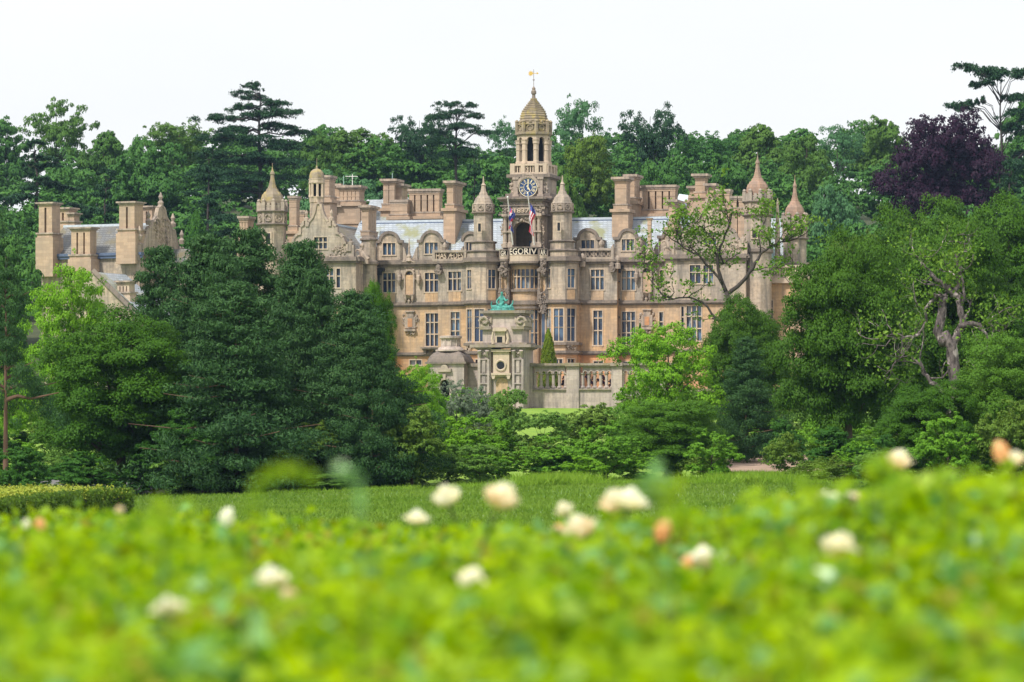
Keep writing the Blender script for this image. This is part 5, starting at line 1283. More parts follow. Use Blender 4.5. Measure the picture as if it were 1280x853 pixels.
for u, v0, v1, tt in ((70, 330, 340, 0.02), (150, 400, 415, 9.02), (130, 398, 412, 9.02)):
    F = Face(sS(u - 5, tt), -tt, sS(u + 5, tt), -tt); mb = MB(); F.box(mb, .1, F.len - .1, 0, .06, sZ(v1, u, tt), sZ(v0, u, tt)); f = mb.build('window', 'stone_pale', sw); g = MB(); F.box(g, .22, F.len / 2 - .06, .05, .09, sZ(v1, u, tt) + .1, sZ(v0, u, tt) - .1); F.box(g, F.len / 2 + .06, F.len - .22, .05, .09, sZ(v1, u, tt) + .1, sZ(v0, u, tt) - .1); g.build('window_pane', 'glass', f)
# ------------------------------------------------------------------ foliage meshes
def leaf_mesh(name, P, Nn, size, mat, aspect=.62, bend=.18, rg=None, along=None):
    """P points, Nn normals, size per leaf: one bent rhombus leaf each"""
    rg = rg or np.random.default_rng(1); n = len(P); P = np.asarray(P, float); Nn = np.asarray(Nn, float)
    Nn /= np.linalg.norm(Nn, axis=1, keepdims=True) + 1e-9
    if along is None: a = rg.normal(size=(n, 3))
    else: a = np.asarray(along, float) + rg.normal(size=(n, 3)) * .25
    a -= Nn * (a * Nn).sum(1, keepdims=True); a /= np.linalg.norm(a, axis=1, keepdims=True) + 1e-9
    b = np.cross(Nn, a); s = np.asarray(size, float).reshape(-1, 1) * np.ones((n, 1))
    V = np.empty((n, 4, 3)); h = Nn * s * bend
    V[:, 0] = P - a * s * .5 - h; V[:, 1] = P + b * s * .5 * aspect + h; V[:, 2] = P + a * s * .5 - h; V[:, 3] = P - b * s * .5 * aspect + h
    me = bpy.data.meshes.new(name); me.vertices.add(4 * n); me.vertices.foreach_set('co', V.reshape(-1).astype(np.float32))
    me.loops.add(4 * n); me.loops.foreach_set('vertex_index', np.arange(4 * n, dtype=np.int32))
    me.polygons.add(n); me.polygons.foreach_set('loop_start', np.arange(0, 4 * n, 4, dtype=np.int32)); me.polygons.foreach_set('loop_total', np.full(n, 4, dtype=np.int32))
    for x in (mat if isinstance(mat, (list, tuple)) else [mat]): me.materials.append(M[x])
    me.update(calc_edges=True); return me
def sph(rg, n):
    d = rg.normal(size=(n, 3)); return d / np.linalg.norm(d, axis=1, keepdims=True)

def fit(P, C, low, q=98.6):
    r = np.percentile(np.hypot(P[:, 0], P[:, 1]), q); k = .5 / r; zt = np.percentile(P[:, 2], 99.7); kz = (1 - low) / (zt - low)
    f = lambda p: np.column_stack([p[:, 0] * k, p[:, 1] * k, low + (p[:, 2] - low) * kz])
    return f(P), [(f(np.array([c]))[0], r_) for c, r_ in C]
# every crown is modelled about 1 unit high (0..1) and 1 unit wide, then scaled to its tree
def crown_broad(seed, mat, n=26000, lobes=26, leafs=.016, low=.12, ragged=.0, shape=0, gap=0.0, sub=16, big=1.0):
    rg = np.random.default_rng(seed); C = []; 
    # big limbs' lobes inside an uneven egg
    cz = (1 + low) / 2; hz = (1 - low) / 2
    tries = 0
    while len(C) < lobes and tries < 4000:
        tries += 1; d = sph(rg, 1)[0]; rr = rg.uniform(.45, .78) if rg.random() < .82 else rg.uniform(0, .45)
        q = np.array([d[0] * .5 * rr, d[1] * .5 * rr, cz + d[2] * hz * rr])
        f = (q[2] - low) / (1 - low)
        if shape == 1: q[:2] *= (1.15 - .75 * f)          # broad below, pointed above
        if shape == 2: q[:2] *= (.55 + .75 * f)           # spreading above
        r = rg.uniform(.085, .165) * (1.25 if rr < .45 else 1) * big
        if all(np.linalg.norm((q - c) * [1, 1, 1.1]) > .62 * (r + s) * .85 for c, s in C): C.append((q, r))
    K = []; 
    for q, r in C:
        m = int(sub * (r / .12) ** 2); d = sph(rg, m); d[:, 2] = np.abs(d[:, 2]) * .9 + d[:, 2] * .25
        d /= np.linalg.norm(d, axis=1, keepdims=True); rr = r * rg.uniform(.75, 1.12 + ragged, m)
        for k in range(m):
            if rg.random() < gap: continue
            K.append((q + d[k] * rr[k] * [1, 1, .85], r * rg.uniform(.24, .42), d[k]))
    K2 = np.array([k[0] for k in K]); rad = np.array([k[1] for k in K]); nd = np.array([k[2] for k in K])
    w = rad ** 2; w /= w.sum(); idx = rg.choice(len(K), n, p=w); d = sph(rg, n); up = rg.random(n) < .45; d[up, 2] = np.abs(d[up, 2])
    P = K2[idx] + d * rad[idx][:, None] * (rg.random((n, 1)) ** .4) * [1, 1, .62]
    P, C = fit(P, C, low, 97)
    Nn = d * .55 + nd[idx] * .5 + [0, 0, .4] + rg.normal(size=(n, 3)) * .3
    return leaf_mesh('crown', P, Nn, leafs * rg.uniform(.6, 1.3, n), mat, rg=rg), [c for c in C]
def crown_cedar(seed, mat, n=16000, plates=24, leafs=.018, low=.05, flat=.012, top=.55):
    rg = np.random.default_rng(seed); Ps = []; Ns = []; ends = []
    lv = max(5, plates // 3)
    for i in range(plates):
        f = (i // 3 + .5 + rg.uniform(-.45, .45)) / lv; f = min(max(f, 0), .985); z = low + (1 - low) * f; z = min(z, .995)
        reach = .5 * ((1 - f) ** .7 * .62 + .42) if top < .6 else .5 * (.65 + .35 * math.sin(f * 5))
        a = i * 2.4 + rg.uniform(-.5, .5); reach *= (.8 + .3 * math.sin(a * 1.0 + seed + f * 4)) * rg.uniform(.8, 1.15); d = reach * rg.uniform(.2, .8); c = np.array([math.cos(a) * d, math.sin(a) * d, z]); rx = reach * rg.uniform(.34, .62)
        ends.append((c, rx)); m = int(n / plates * (rx / .2) ** 1.3 * 1.3)
        # a plate made of many small flat sprays
        kk = max(5, int(rx * 110)); cc = rg.normal(size=(kk, 2)) * rx * .5; idx = rg.integers(0, kk, m)
        r = rx * .17
        p = np.empty((m, 3)); p[:, :2] = c[:2] + cc[idx] + rg.normal(size=(m, 2)) * r * .62
        dist = np.linalg.norm(p[:, :2] - c[:2], axis=1)
        p[:, 2] = z - dist * .13 + rg.normal(size=m) * flat * .4 + np.sin(idx * 3.7) * flat * .55
        Ps.append(p); Ns.append(np.column_stack([rg.normal(size=(m, 2)) * .45, np.ones(m)]))
    P = np.vstack(Ps); Nn = np.vstack(Ns); P, ends = fit(P, ends, low, 99)
    return leaf_mesh('crown', P, Nn, leafs * rg.uniform(.6, 1.3, len(P)), mat, aspect=.4, rg=rg), ends
def crown_pine(seed, mat, n=22000, boughs=46, leafs=.017, low=.05, full=1.0, width=.5):
    rg = np.random.default_rng(seed); Ps = []; Ns = []; ends = []; Al = []
    for i in range(boughs):
        f = (i + rg.uniform(-.5, .5)) / boughs; f = min(max(f, 0), 1); z = low + (1 - low) * f
        reach = width * ((1 - f) ** .72) * (.85 + .2 * math.sin(f * 7 + seed + a * .6 if False else f * 7 + seed)) * full + .04; a = i * 2.399 + rg.uniform(-.5, .5); L_ = reach * rg.uniform(.5, 1.2)
        tips = rg.integers(5, 9)
        for j in range(tips):
            g = rg.uniform(.35, 1) ; aa = a + rg.normal() * .38; c = np.array([math.cos(aa) * L_ * g, math.sin(aa) * L_ * g, z + g * L_ * .12 - (g * L_) ** 2 * .35])
            r = rg.uniform(.055, .10) * (1.1 - .5 * f); m = max(8, int(n / boughs / 7 * (r / .07) ** 2)); d = sph(rg, m)
            p = c + d * r * (rg.random((m, 1)) ** .35) * [1.15, 1.15, .45]; Ps.append(p); Ns.append(d + [0, 0, .4] + rg.normal(size=(m, 3)) * .4)
            al = d * [1, 1, .6] + [0, 0, .5]; Al.append(al)
        ends.append((np.array([math.cos(a) * L_, math.sin(a) * L_, z + L_ * .1]), .05))
    P = np.vstack(Ps); P, ends = fit(P, ends, low, 94)
    return leaf_mesh('crown', P, np.vstack(Ns), leafs * rg.uniform(.7, 1.4, len(P)), mat, aspect=.30, bend=.05, rg=rg, along=np.vstack(Al)), ends
def crown_cone(seed, mat, n=20000, leafs=.034, low=.0):
    rg = np.random.default_rng(seed); f = rg.random(n) ** 1.25; a = rg.random(n) * 6.283; bump = 1 + .13 * np.sin(a * 5 + f * 19) + .1 * np.sin(a * 9 - f * 33)
    r = .5 * (np.clip(1 - f, 0, 1) ** .62) * bump * rg.uniform(.75, 1.05, n); r = np.minimum(r, .5 * (f * 8 + .55))
    P = np.column_stack([r * np.cos(a), r * np.sin(a), low + (1 - low) * f]); Nn = np.column_stack([np.cos(a), np.sin(a), np.full(n, .8)]) + rg.normal(size=(n, 3)) * .7
    return leaf_mesh('crown', P, Nn, leafs * rg.uniform(.6, 1.3, n), mat, rg=rg), []

def limbs(seed, ends, trunk_r=.03, th=.42, mat='bark', k=14, lean=.0, spread=.6, sides=6, top=.9, fork=True):
    """tapered trunk with limbs reaching into the crown, unit sized"""
    rr = random.Random(seed); mb = MB(); n = 7
    pts = [(math.sin(i * 1.3 + seed) * .012 * i / n + lean * i / n, math.cos(i * 1.7 + seed) * .012 * i / n, -.04 + (top + .04) * i / n) for i in range(n + 1)]
    mb.tube(pts, [trunk_r * (1.5 if i == 0 else 1) * (1 - .85 * i / n) for i in range(n + 1)], sides + 2)
    E = list(ends); rr.shuffle(E)
    for c, r in E[:k]:
        zb = max(.1, min(c[2] - .12, c[2] * spread + rr.uniform(0, .06))) if fork else max(.02, c[2] - .03); i = min(n - 1, max(0, int((zb + .04) / (top + .04) * n))); f = (zb + .04) / (top + .04) * n - i
        p0 = Vector(pts[i]).lerp(Vector(pts[i + 1]), min(max(f, 0), 1)); p1 = Vector(tuple(c)); r0 = trunk_r * max(.18, .62 * (1 - zb / top))
        mid = p0.lerp(p1, .5) + Vector((rr.uniform(-.02, .02), rr.uniform(-.02, .02), .035 if fork else -.01)); q = p0.lerp(p1, .25) + Vector((rr.uniform(-.01, .01), rr.uniform(-.01, .01), .01))
        mb.tube([p0, q, mid, p1], [r0, r0 * .75, r0 * .5, r0 * .18], 5)
    return mb.mesh('trunk', mat, smooth=True)
PROTO = {}
def proto(key, crown, trunk): PROTO[key] = (crown, trunk)
def mk(key, fn, seed, mat, tkw=None, **kw):
    c, e = fn(seed, mat, **kw); t = limbs(seed, e, **(tkw or {})) if e else limbs(seed, [], **(tkw or {})); PROTO[key] = (c, t)
for i, sd_ in enumerate((11, 12, 13)):
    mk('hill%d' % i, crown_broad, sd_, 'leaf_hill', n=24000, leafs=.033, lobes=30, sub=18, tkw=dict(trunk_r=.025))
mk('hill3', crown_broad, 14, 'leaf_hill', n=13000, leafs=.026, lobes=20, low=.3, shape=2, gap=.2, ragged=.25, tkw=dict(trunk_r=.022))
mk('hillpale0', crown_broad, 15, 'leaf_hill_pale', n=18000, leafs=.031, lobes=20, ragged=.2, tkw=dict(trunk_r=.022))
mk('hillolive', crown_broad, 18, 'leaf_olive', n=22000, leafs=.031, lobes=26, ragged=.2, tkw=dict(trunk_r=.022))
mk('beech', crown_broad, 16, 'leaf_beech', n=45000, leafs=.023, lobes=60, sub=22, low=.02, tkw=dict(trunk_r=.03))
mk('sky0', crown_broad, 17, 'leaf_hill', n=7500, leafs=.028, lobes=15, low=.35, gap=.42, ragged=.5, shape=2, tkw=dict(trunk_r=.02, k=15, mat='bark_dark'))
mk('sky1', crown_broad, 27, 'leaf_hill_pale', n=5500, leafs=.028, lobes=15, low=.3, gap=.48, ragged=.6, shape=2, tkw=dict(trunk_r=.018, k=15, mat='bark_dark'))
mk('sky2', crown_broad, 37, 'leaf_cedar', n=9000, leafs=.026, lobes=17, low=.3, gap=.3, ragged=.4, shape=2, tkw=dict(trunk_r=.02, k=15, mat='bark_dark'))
mk('cedar0', crown_cedar, 21, 'leaf_cedar', n=38000, plates=45, leafs=.024, tkw=dict(trunk_r=.026, k=30, mat='bark_dark', fork=False))
mk('cedar1', crown_cedar, 22, 'leaf_cedar', n=30000, plates=33, leafs=.024, low=.2, top=.8, tkw=dict(trunk_r=.026, k=22, mat='bark_dark', fork=False))
mk('cedartop', crown_cedar, 25, 'leaf_cedar', n=30000, plates=18, leafs=.022, low=.5, top=.8, flat=.018, tkw=dict(trunk_r=.03, k=11, mat='bark_dark', spread=.7))
mk('pine0', crown_pine, 31, 'leaf_pine', n=80000, boughs=90, leafs=.021, tkw=dict(trunk_r=.017, k=34, mat='bark_pine', fork=False))
mk('pine1', crown_pine, 32, 'leaf_pine', n=70000, boughs=78, leafs=.022, full=1.1, tkw=dict(trunk_r=.017, k=34, mat='bark_pine', fork=False))
mk('pinetall', crown_pine, 33, 'leaf_pine', n=30000, boughs=30, leafs=.018, low=.42, full=1.0, tkw=dict(trunk_r=.036, k=26, mat='bark_pine', fork=False))
mk('oak0', crown_broad, 41, 'leaf_oak', n=120000, leafs=.0150, lobes=48, sub=20, big=1.25, low=.02, tkw=dict(trunk_r=.03, k=20))
mk('oak1', crown_broad, 42, 'leaf_oak', n=120000, leafs=.0150, lobes=46, sub=22, big=1.25, low=.05, tkw=dict(trunk_r=.03, k=20))
mk('mid0', crown_broad, 43, 'leaf_mid', n=120000, leafs=.0150, lobes=46, sub=20, big=1.2, low=.02, ragged=.12, tkw=dict(trunk_r=.025, k=20))
mk('lime0', crown_broad, 44, 'leaf_lime', n=36000, leafs=.019, lobes=38, low=.02, ragged=.35, shape=1, tkw=dict(trunk_r=.025, k=20))
mk('lime1', crown_broad, 45, 'leaf_lime', n=34000, leafs=.020, lobes=38, low=.0, ragged=.35, tkw=dict(trunk_r=.025, k=20))
mk('dark0', crown_broad, 46, 'leaf_dark', n=40000, leafs=.018, lobes=44, low=.0, ragged=.15, tkw=dict(trunk_r=.025, k=20))
mk('shrub0', crown_broad, 51, 'leaf_fresh', n=16000, leafs=.034, lobes=26, low=-.1, ragged=.2, tkw=dict(trunk_r=.03, top=.6))
mk('shrub1', crown_broad, 52, 'leaf_olive', n=16000, leafs=.032, lobes=26, low=-.1, ragged=.3, tkw=dict(trunk_r=.03, top=.6))
mk('shrub2', crown_broad, 53, 'leaf_dark', n=16000, leafs=.034, lobes=26, low=-.1, ragged=.2, tkw=dict(trunk_r=.03, top=.6))
mk('shrub3', crown_broad, 54, 'leaf_elder', n=15000, leafs=.032, lobes=24, low=-.1, ragged=.35, tkw=dict(trunk_r=.03, top=.6))
mk('shrub4', crown_broad, 55, 'leaf_grey', n=12000, leafs=.028, lobes=24, low=-.1, ragged=.45, gap=.2, tkw=dict(trunk_r=.03, top=.6))
mk('shrub5', crown_broad, 56, 'leaf_lime', n=14000, leafs=.034, lobes=24, low=-.1, ragged=.35, tkw=dict(trunk_r=.03, top=.6))
mk('cone0', crown_cone, 61, 'leaf_cypress', tkw=dict(trunk_r=.05, top=.5))
mk('cone1', crown_cone, 62, 'leaf_dark', tkw=dict(trunk_r=.05, top=.5))
mk('low0', crown_broad, 65, 'leaf_beech', n=2500, leafs=.09, lobes=12, low=-.1, tkw=dict(trunk_r=.05, top=.5))

def crown_plates(seed, mat, plates, n=26000, leafs=.02, flat=.012):
    rg = np.random.default_rng(seed); Ps = []; Ns = []; ends = []; A = sum(r ** 1.4 for x, z, r in plates)
    for x, z, r0 in plates:
        for s in (0, 1, 2):      # each shelf is three overlapping sprays at slightly different depths and heights
            r = r0 * (.72 if s else .8); c = np.array([x + rg.normal() * r0 * .35, rg.uniform(-.5, .5) * .5 * (.4 + r0), z + rg.uniform(-.012, .012)]); ends.append((c, r)); m = int(n / 3 * r0 ** 1.4 / A)
            kk = max(6, int(r * 120)); cc = rg.normal(size=(kk, 2)) * r * .46; idx = rg.integers(0, kk, m); p = np.empty((m, 3)); p[:, :2] = c[:2] + cc[idx] + rg.normal(size=(m, 2)) * r * .11
            d = np.linalg.norm(p[:, :2] - c[:2], axis=1); p[:, 2] = c[2] - d * .14 + rg.normal(size=m) * flat * .4 + np.sin(idx * 3.7) * flat * .8
            Ps.append(p); Ns.append(np.column_stack([rg.normal(size=(m, 2)) * .45, np.ones(m)]))
    P = np.vstack(Ps); return leaf_mesh('crown', P, np.vstack(Ns), leafs * rg.uniform(.6, 1.3, len(P)), mat, aspect=.4, rg=rg), ends
def U_(lst, uc, w, vb, h): return [((u - uc) / w, (vb - v) / h, r / w) for u, v, r in lst]
mk('cedar_para', crown_plates, 91, 'leaf_cedar', plates=U_([(1215, 84, 22), (1245, 86, 30), (1278, 92, 26), (1232, 100, 20), (1204, 132, 20), (1222, 127, 12), (1272, 122, 26), (1292, 140, 30), (1268, 158, 24), (1290, 185, 36), (1262, 205, 34), (1235, 215, 30), (1300, 225, 40)], 1252, 168, 334, 256), tkw=dict(trunk_r=.022, k=34, mat='bark_dark', spread=.82))
mk('cedar_tall', crown_plates, 92, 'leaf_cedar', n=42000, plates=U_([(326, 108, 16), (318, 119, 26), (338, 128, 24), (300, 133, 24), (355, 142, 30), (322, 146, 34), (282, 152, 28), (300, 166, 34), (345, 162, 34), (372, 172, 22), (278, 178, 34), (322, 184, 42), (362, 190, 36), (262, 200, 32), (300, 206, 44), (348, 212, 44), (270, 226, 44), (330, 236, 54), (290, 252, 54)], 325, 160, 330, 227), tkw=dict(trunk_r=.03, k=50, mat='bark_dark', fork=False))
mk('cedar_twin', crown_plates, 93, 'leaf_cedar', n=26000, plates=U_([(562, 129, 18), (586, 131, 12), (574, 142, 22), (596, 150, 14), (556, 152, 22), (578, 163, 28), (545, 172, 24), (596, 176, 24), (565, 188, 34), (590, 202, 34), (550, 208, 34)], 570, 100, 330, 205), tkw=dict(trunk_r=.03, k=30, mat='bark_dark', spread=.85))
NT = [0]
def tree(key, u0, u1, vt, Y, label, cat='tree', name='tree', group=None, zb=None, vb=None, rot=None):
    """stands at depth Y between columns u0..u1, its top at row vt; foot on the ground (or at row vb)"""
    NT[0] += 1; uc = (u0 + u1) / 2; x = (uc - 640) * PX * Y; z0 = float(hgt(x, Y)) - .1
    if zb is not None: z0 = zb
    if vb is not None: z0 = EYE + (HZ - vb) * PX * Y
    zt = EYE + (HZ - vt) * PX * Y; w = (u1 - u0) * PX * Y; h = zt - z0
    e = empty(name, (x, Y, z0), (NT[0] * 2.39996) % 6.283, label, cat, group)
    e.scale = (w, w, h)
    if rot is not None: e.rotation_euler.z = rot
    c, t = PROTO[key]
    link('crown' if cat == 'tree' else 'foliage', c, e); link('trunk' if cat == 'tree' else 'stem', t, e)
    return e
# ------------------------------------------------------------------ ground
def ground_mat():
    m, n, out = nmat('ground'); P = N(n, 'ShaderNodeBsdfPrincipled', i_Roughness=.95); tc = N(n, 'ShaderNodeTexCoord').outputs['Object']
    sep = N(n, 'ShaderNodeSeparateXYZ'); L(n, tc, sep.inputs[0])
    b = mixc(n, ramp(n, noise(n, tc, .12, 5), .35, .65), (.10, .21, .035), (.19, .27, .075))
    b = mixc(n, ramp(n, noise(n, mapping(n, tc, (.25, .02, 1)), 1.0, 4), .45, .7), b, (.24, .29, .11))
    b = mixc(n, ramp(n, noise(n, tc, 2.5, 3), .4, .75), b, (.07, .16, .03))
    lawn = mixc(n, ramp(n, noise(n, tc, .6, 3), .35, .65), (.13, .25, .012), (.20, .32, .03))
    wood = mixc(n, ramp(n, noise(n, tc, .3, 4), .35, .65), (.03, .05, .015), (.06, .07, .03))
    y = sep.outputs[1]; b = mixc(n, ramp(n, y, 0, 1), b, b) if False else b
    def step(a, bb):
        mr = N(n, 'ShaderNodeMapRange'); mr.inputs['From Min'].default_value = a; mr.inputs['From Max'].default_value = bb; L(n, y, mr.inputs['Value']); return mr.outputs[0]
    b = mixc(n, step(290, 298), b, lawn); b = mixc(n, step(540, 560), b, wood); L(n, b, P.inputs['Base Color'])
    bp = N(n, 'ShaderNodeBump', i_Strength=.8, i_Distance=.3); L(n, noise(n, tc, 1.4, 6), bp.inputs['Height']); L(n, bp.outputs[0], P.inputs['Normal']); L(n, P.outputs[0], out.inputs[0])
ground_mat()
ys = np.concatenate([np.arange(-60, 300, 6), np.arange(300, 1000, 10), np.array([1000, 1100, 1250, 1500, 2000, 2600])]); nx = 81
vs = []; fs = []
for y in ys:
    W = 120 + abs(y) * .55
    for i in range(nx):
        x = -W + 2 * W * i / (nx - 1); vs.append((x, float(y), float(hgt(x, float(y)))))
for j in range(len(ys) - 1):
    for i in range(nx - 1): a = j * nx + i; fs.append((a, a + 1, a + nx + 1, a + nx))
mb = MB(); mb.add(vs, fs); tag(mb.build('ground', 'ground', smooth=True), kind='structure')
# the drive beyond the hedge, on the left, and the bare bank on the right
def sheet(name, mat, pts, lift=.03, n=10):
    mb = MB(); (u0, Ya), (u1, Yb) = pts[0], pts[1]; rows = []
    for j in range(n + 1):
        Y = Ya + (Yb - Ya) * j / n; row = []
        for i in range(n + 1):
            u = u0 + (u1 - u0) * i / n; x = (u - 640) * PX * Y; row.append((x, Y, float(hgt(x, Y)) + lift))
        rows.append(row)
    mb.add([p for r in rows for p in r], [(j * (n + 1) + i, j * (n + 1) + i + 1, (j + 1) * (n + 1) + i + 1, (j + 1) * (n + 1) + i) for j in range(n) for i in range(n)])
    return tag(mb.build(name, mat), kind='structure')
sheet('drive', 'asphalt', ((-60, 288), (215, 318)), .05); sheet('bare_bank', 'bare_earth', ((905, 310), (1080, 345)), .05)

# crop / grass blades of the field and rough grass at its far edge: nobody could count them
def blades(name, pts, h, mat, seed=1, w=.5, lean=.35):
    rg = np.random.default_rng(seed); n = len(pts); P = np.asarray(pts, float); hh = h * rg.uniform(.5, 1.3, n)
    al = np.column_stack([rg.normal(size=(n, 2)) * lean, np.ones(n)]); Nn = rg.normal(size=(n, 3)); Nn[:, 2] *= .3
    P = P + al * (hh * .45)[:, None]; me = leaf_mesh(name, P, Nn, hh, mat, aspect=w, bend=.05, rg=rg, along=al); return tag(link(name, me), kind='stuff')
rg = np.random.default_rng(4); n = 150000; Y = np.sqrt(rg.uniform(70 ** 2, 288 ** 2, n)); x = rg.uniform(-.17, .17, n) * Y + rg.uniform(-4, 4, n)
blades('field_grass', np.column_stack([x, Y, hgt(x, Y)]), .26, 'grass_blade', 2, .35)
n = 26000; Y = rg.uniform(278, 292, n); x = rg.uniform(-.12, .135, n) * Y; k = np.sin(x * .35) + np.sin(x * .13 + 1) > -.6
blades('rough_grass', np.column_stack([x, Y, hgt(x, Y)])[k], .38, 'grass_tall', 3, .1, .5)
n = 6000; Y = rg.uniform(278, 292, n); u = rg.normal(938, 30, n); x = (u - 640) * PX * Y
blades('tall_grass', np.column_stack([x, Y, hgt(x, Y)]), 0.8, 'grass_tall', 5, .07, .35)
n = 4000; Y = rg.uniform(276, 284, n); u = rg.normal(690, 26, n); x = (u - 640) * PX * Y
blades('tall_grass', np.column_stack([x, Y, hgt(x, Y)]), .9, 'grass_tall', 6, .06, .4)

# ------------------------------------------------------------------ clipped hedge on the left
def hedge():
    path = [(-120, 100), (0, 137), (50, 163), (95, 188), (130, 194), (162, 197)]; P = [((u - 640) * PX * Y, Y) for u, Y in path]
    rg = np.random.default_rng(9); H, W = 1.36, 6.5; pts = []; nn = []; tot = 80000; mb = MB(); istop = []
    seg = [(Vector(P[i]), Vector(P[i + 1])) for i in range(len(P) - 1)]; ln = [(b - a).length for a, b in seg]; T = sum(ln)
    # solid core
    core = []
    for i, (a, b) in enumerate(seg):
        d = (b - a).normalized(); nrm = Vector((d.y, -d.x)); z = float(hgt(a.x, a.y)); z2 = float(hgt(b.x, b.y)); e = .25
        q = [a + nrm * -e, a - nrm * (W - e), b - nrm * (W - e), b + nrm * -e]
        mb.add([(q[0].x, q[0].y, z - .2), (q[1].x, q[1].y, z - .2), (q[2].x, q[2].y, z2 - .2), (q[3].x, q[3].y, z2 - .2), (q[0].x, q[0].y, z + H - .25), (q[1].x, q[1].y, z + H - .25), (q[2].x, q[2].y, z2 + H - .25), (q[3].x, q[3].y, z2 + H - .25)],
               [(0, 3, 2, 1), (4, 5, 6, 7), (0, 1, 5, 4), (1, 2, 6, 5), (2, 3, 7, 6), (3, 0, 4, 7)])
        m = int(tot * ln[i] / T); t = rg.random(m); face = rg.random(m)
        base = np.outer(1 - t, a) + np.outer(t, b); zz = z + (z2 - z) * t; bump = .16 * np.sin(t * ln[i] * 1.3 + i) + .1 * np.sin(t * ln[i] * 3.1)
        fr = face < .45; top = ~fr
        off = np.where(fr, 0 + bump, -rg.random(m) * W); hh = np.where(fr, rg.random(m) * H, H + .06 * rg.normal(size=m) + bump * .35)
        rnd_ = np.clip((np.abs(off + W / 2) / (W / 2)) ** 6, 0, 1) * .3; hh = np.where(top, hh - rnd_, hh)
        p = np.column_stack([base[:, 0] + nrm.x * off, base[:, 1] + nrm.y * off, zz + hh]) + rg.normal(size=(m, 3)) * .07
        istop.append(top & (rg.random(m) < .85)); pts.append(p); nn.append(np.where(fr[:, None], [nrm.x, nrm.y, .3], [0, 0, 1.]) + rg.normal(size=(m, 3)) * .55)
    a, b = seg[-1]; d = (b - a).normalized(); m = 12000; istop.append(np.zeros(m, bool)); q = rg.uniform(-W, 0, m); nrm = Vector((d.y, -d.x)); h_ = rg.random(m) * H; z = float(hgt(b.x, b.y))
    rr = 1.1 * np.sqrt(np.clip(1 - ((q + W / 2) / (W / 2)) ** 2, 0, 1)) * np.sqrt(np.clip(1 - (h_ / H) ** 4, 0, 1))
    pts.append(np.column_stack([b.x + nrm.x * q + d.x * rr, b.y + nrm.y * q + d.y * rr, z + h_]) + rg.normal(size=(m, 3)) * .07); nn.append(np.tile([d.x, d.y, .3], (m, 1)) + rg.normal(size=(m, 3)) * .5)
    e = empty('hedge', (P[2][0], P[2][1], 0), 0, 'clipped box-shaped hedge with sunlit yellow-green top at the field edge', 'hedge')
    pp = np.vstack(pts) - [P[2][0], P[2][1], 0]; nv = np.vstack(nn); tp_ = np.concatenate(istop); sz = .17 * rg.uniform(.6, 1.3, len(pp)); link('foliage', leaf_mesh('leaves', pp[~tp_], nv[~tp_], sz[~tp_], 'leaf_hedge', rg=rg), e); link('sunlit_top_growth', leaf_mesh('leaves', pp[tp_], nv[tp_], sz[tp_], 'leaf_hedge_sunlit', rg=rg), e)  # top leaves: dry young shoots, with their sunlit brightness painted into the colour
    for i, v in enumerate(mb.v): mb.v[i] = (v[0] - P[2][0], v[1] - P[2][1], v[2])
    mb.build('woody_core', 'bark_dark', e)
hedge()

# low undergrowth filling the belt between the field and the terrace: one mass
def undergrowth():
    rg = np.random.default_rng(31); keys = ['shrub0', 'shrub1', 'shrub2', 'shrub3', 'shrub0']; cache = {}; groups = {}
    for k in keys:
        me = PROTO[k][0]; v = np.empty(len(me.vertices) * 3, np.float32); me.vertices.foreach_get('co', v); v = v.reshape(-1, 4, 3); cache[k] = v[rg.permutation(len(v))[:6500]]
    for Y, hh in ((292, 3.0), (318, 3.6), (345, 4.0), (378, 4.2), (412, 3.6)):
        u = -140
        while u < 1420:
            if (Y > 300 and 640 < u < 775) or (Y < 330 and 905 < u < 965) : u += 20; continue
            k = keys[rg.integers(0, 5)]; y = Y + rg.uniform(-7, 7); x = (u - 640) * PX * y; s = rg.uniform(3.6, 5.6); h = hh * rg.uniform(.7, 1.25); a = rg.uniform(0, 6.28)
            v = cache[k] * [s, s, h]; c_, s2 = math.cos(a), math.sin(a); w = np.empty_like(v); w[..., 0] = v[..., 0] * c_ - v[..., 1] * s2 + x; w[..., 1] = v[..., 0] * s2 + v[..., 1] * c_ + y; w[..., 2] = v[..., 2] + float(hgt(x, y)) - .3
            cen = w.mean(1, keepdims=True); w = cen + (w - cen) * 1.25; groups.setdefault(k, []).append(w); u += rg.uniform(34, 55)
    for k, out in groups.items():
        V = np.concatenate(out).reshape(-1, 3); n = len(V) // 4; me = bpy.data.meshes.new('undergrowth'); me.vertices.add(4 * n); me.vertices.foreach_set('co', V.reshape(-1).astype(np.float32))
        me.loops.add(4 * n); me.loops.foreach_set('vertex_index', np.arange(4 * n, dtype=np.int32)); me.polygons.add(n)
        me.polygons.foreach_set('loop_start', np.arange(0, 4 * n, 4, dtype=np.int32)); me.polygons.foreach_set('loop_total', np.full(n, 4, dtype=np.int32)); me.materials.append(PROTO[k][0].materials[0]); me.update(calc_edges=True)
        tag(link('undergrowth', me), kind='stuff')
undergrowth()
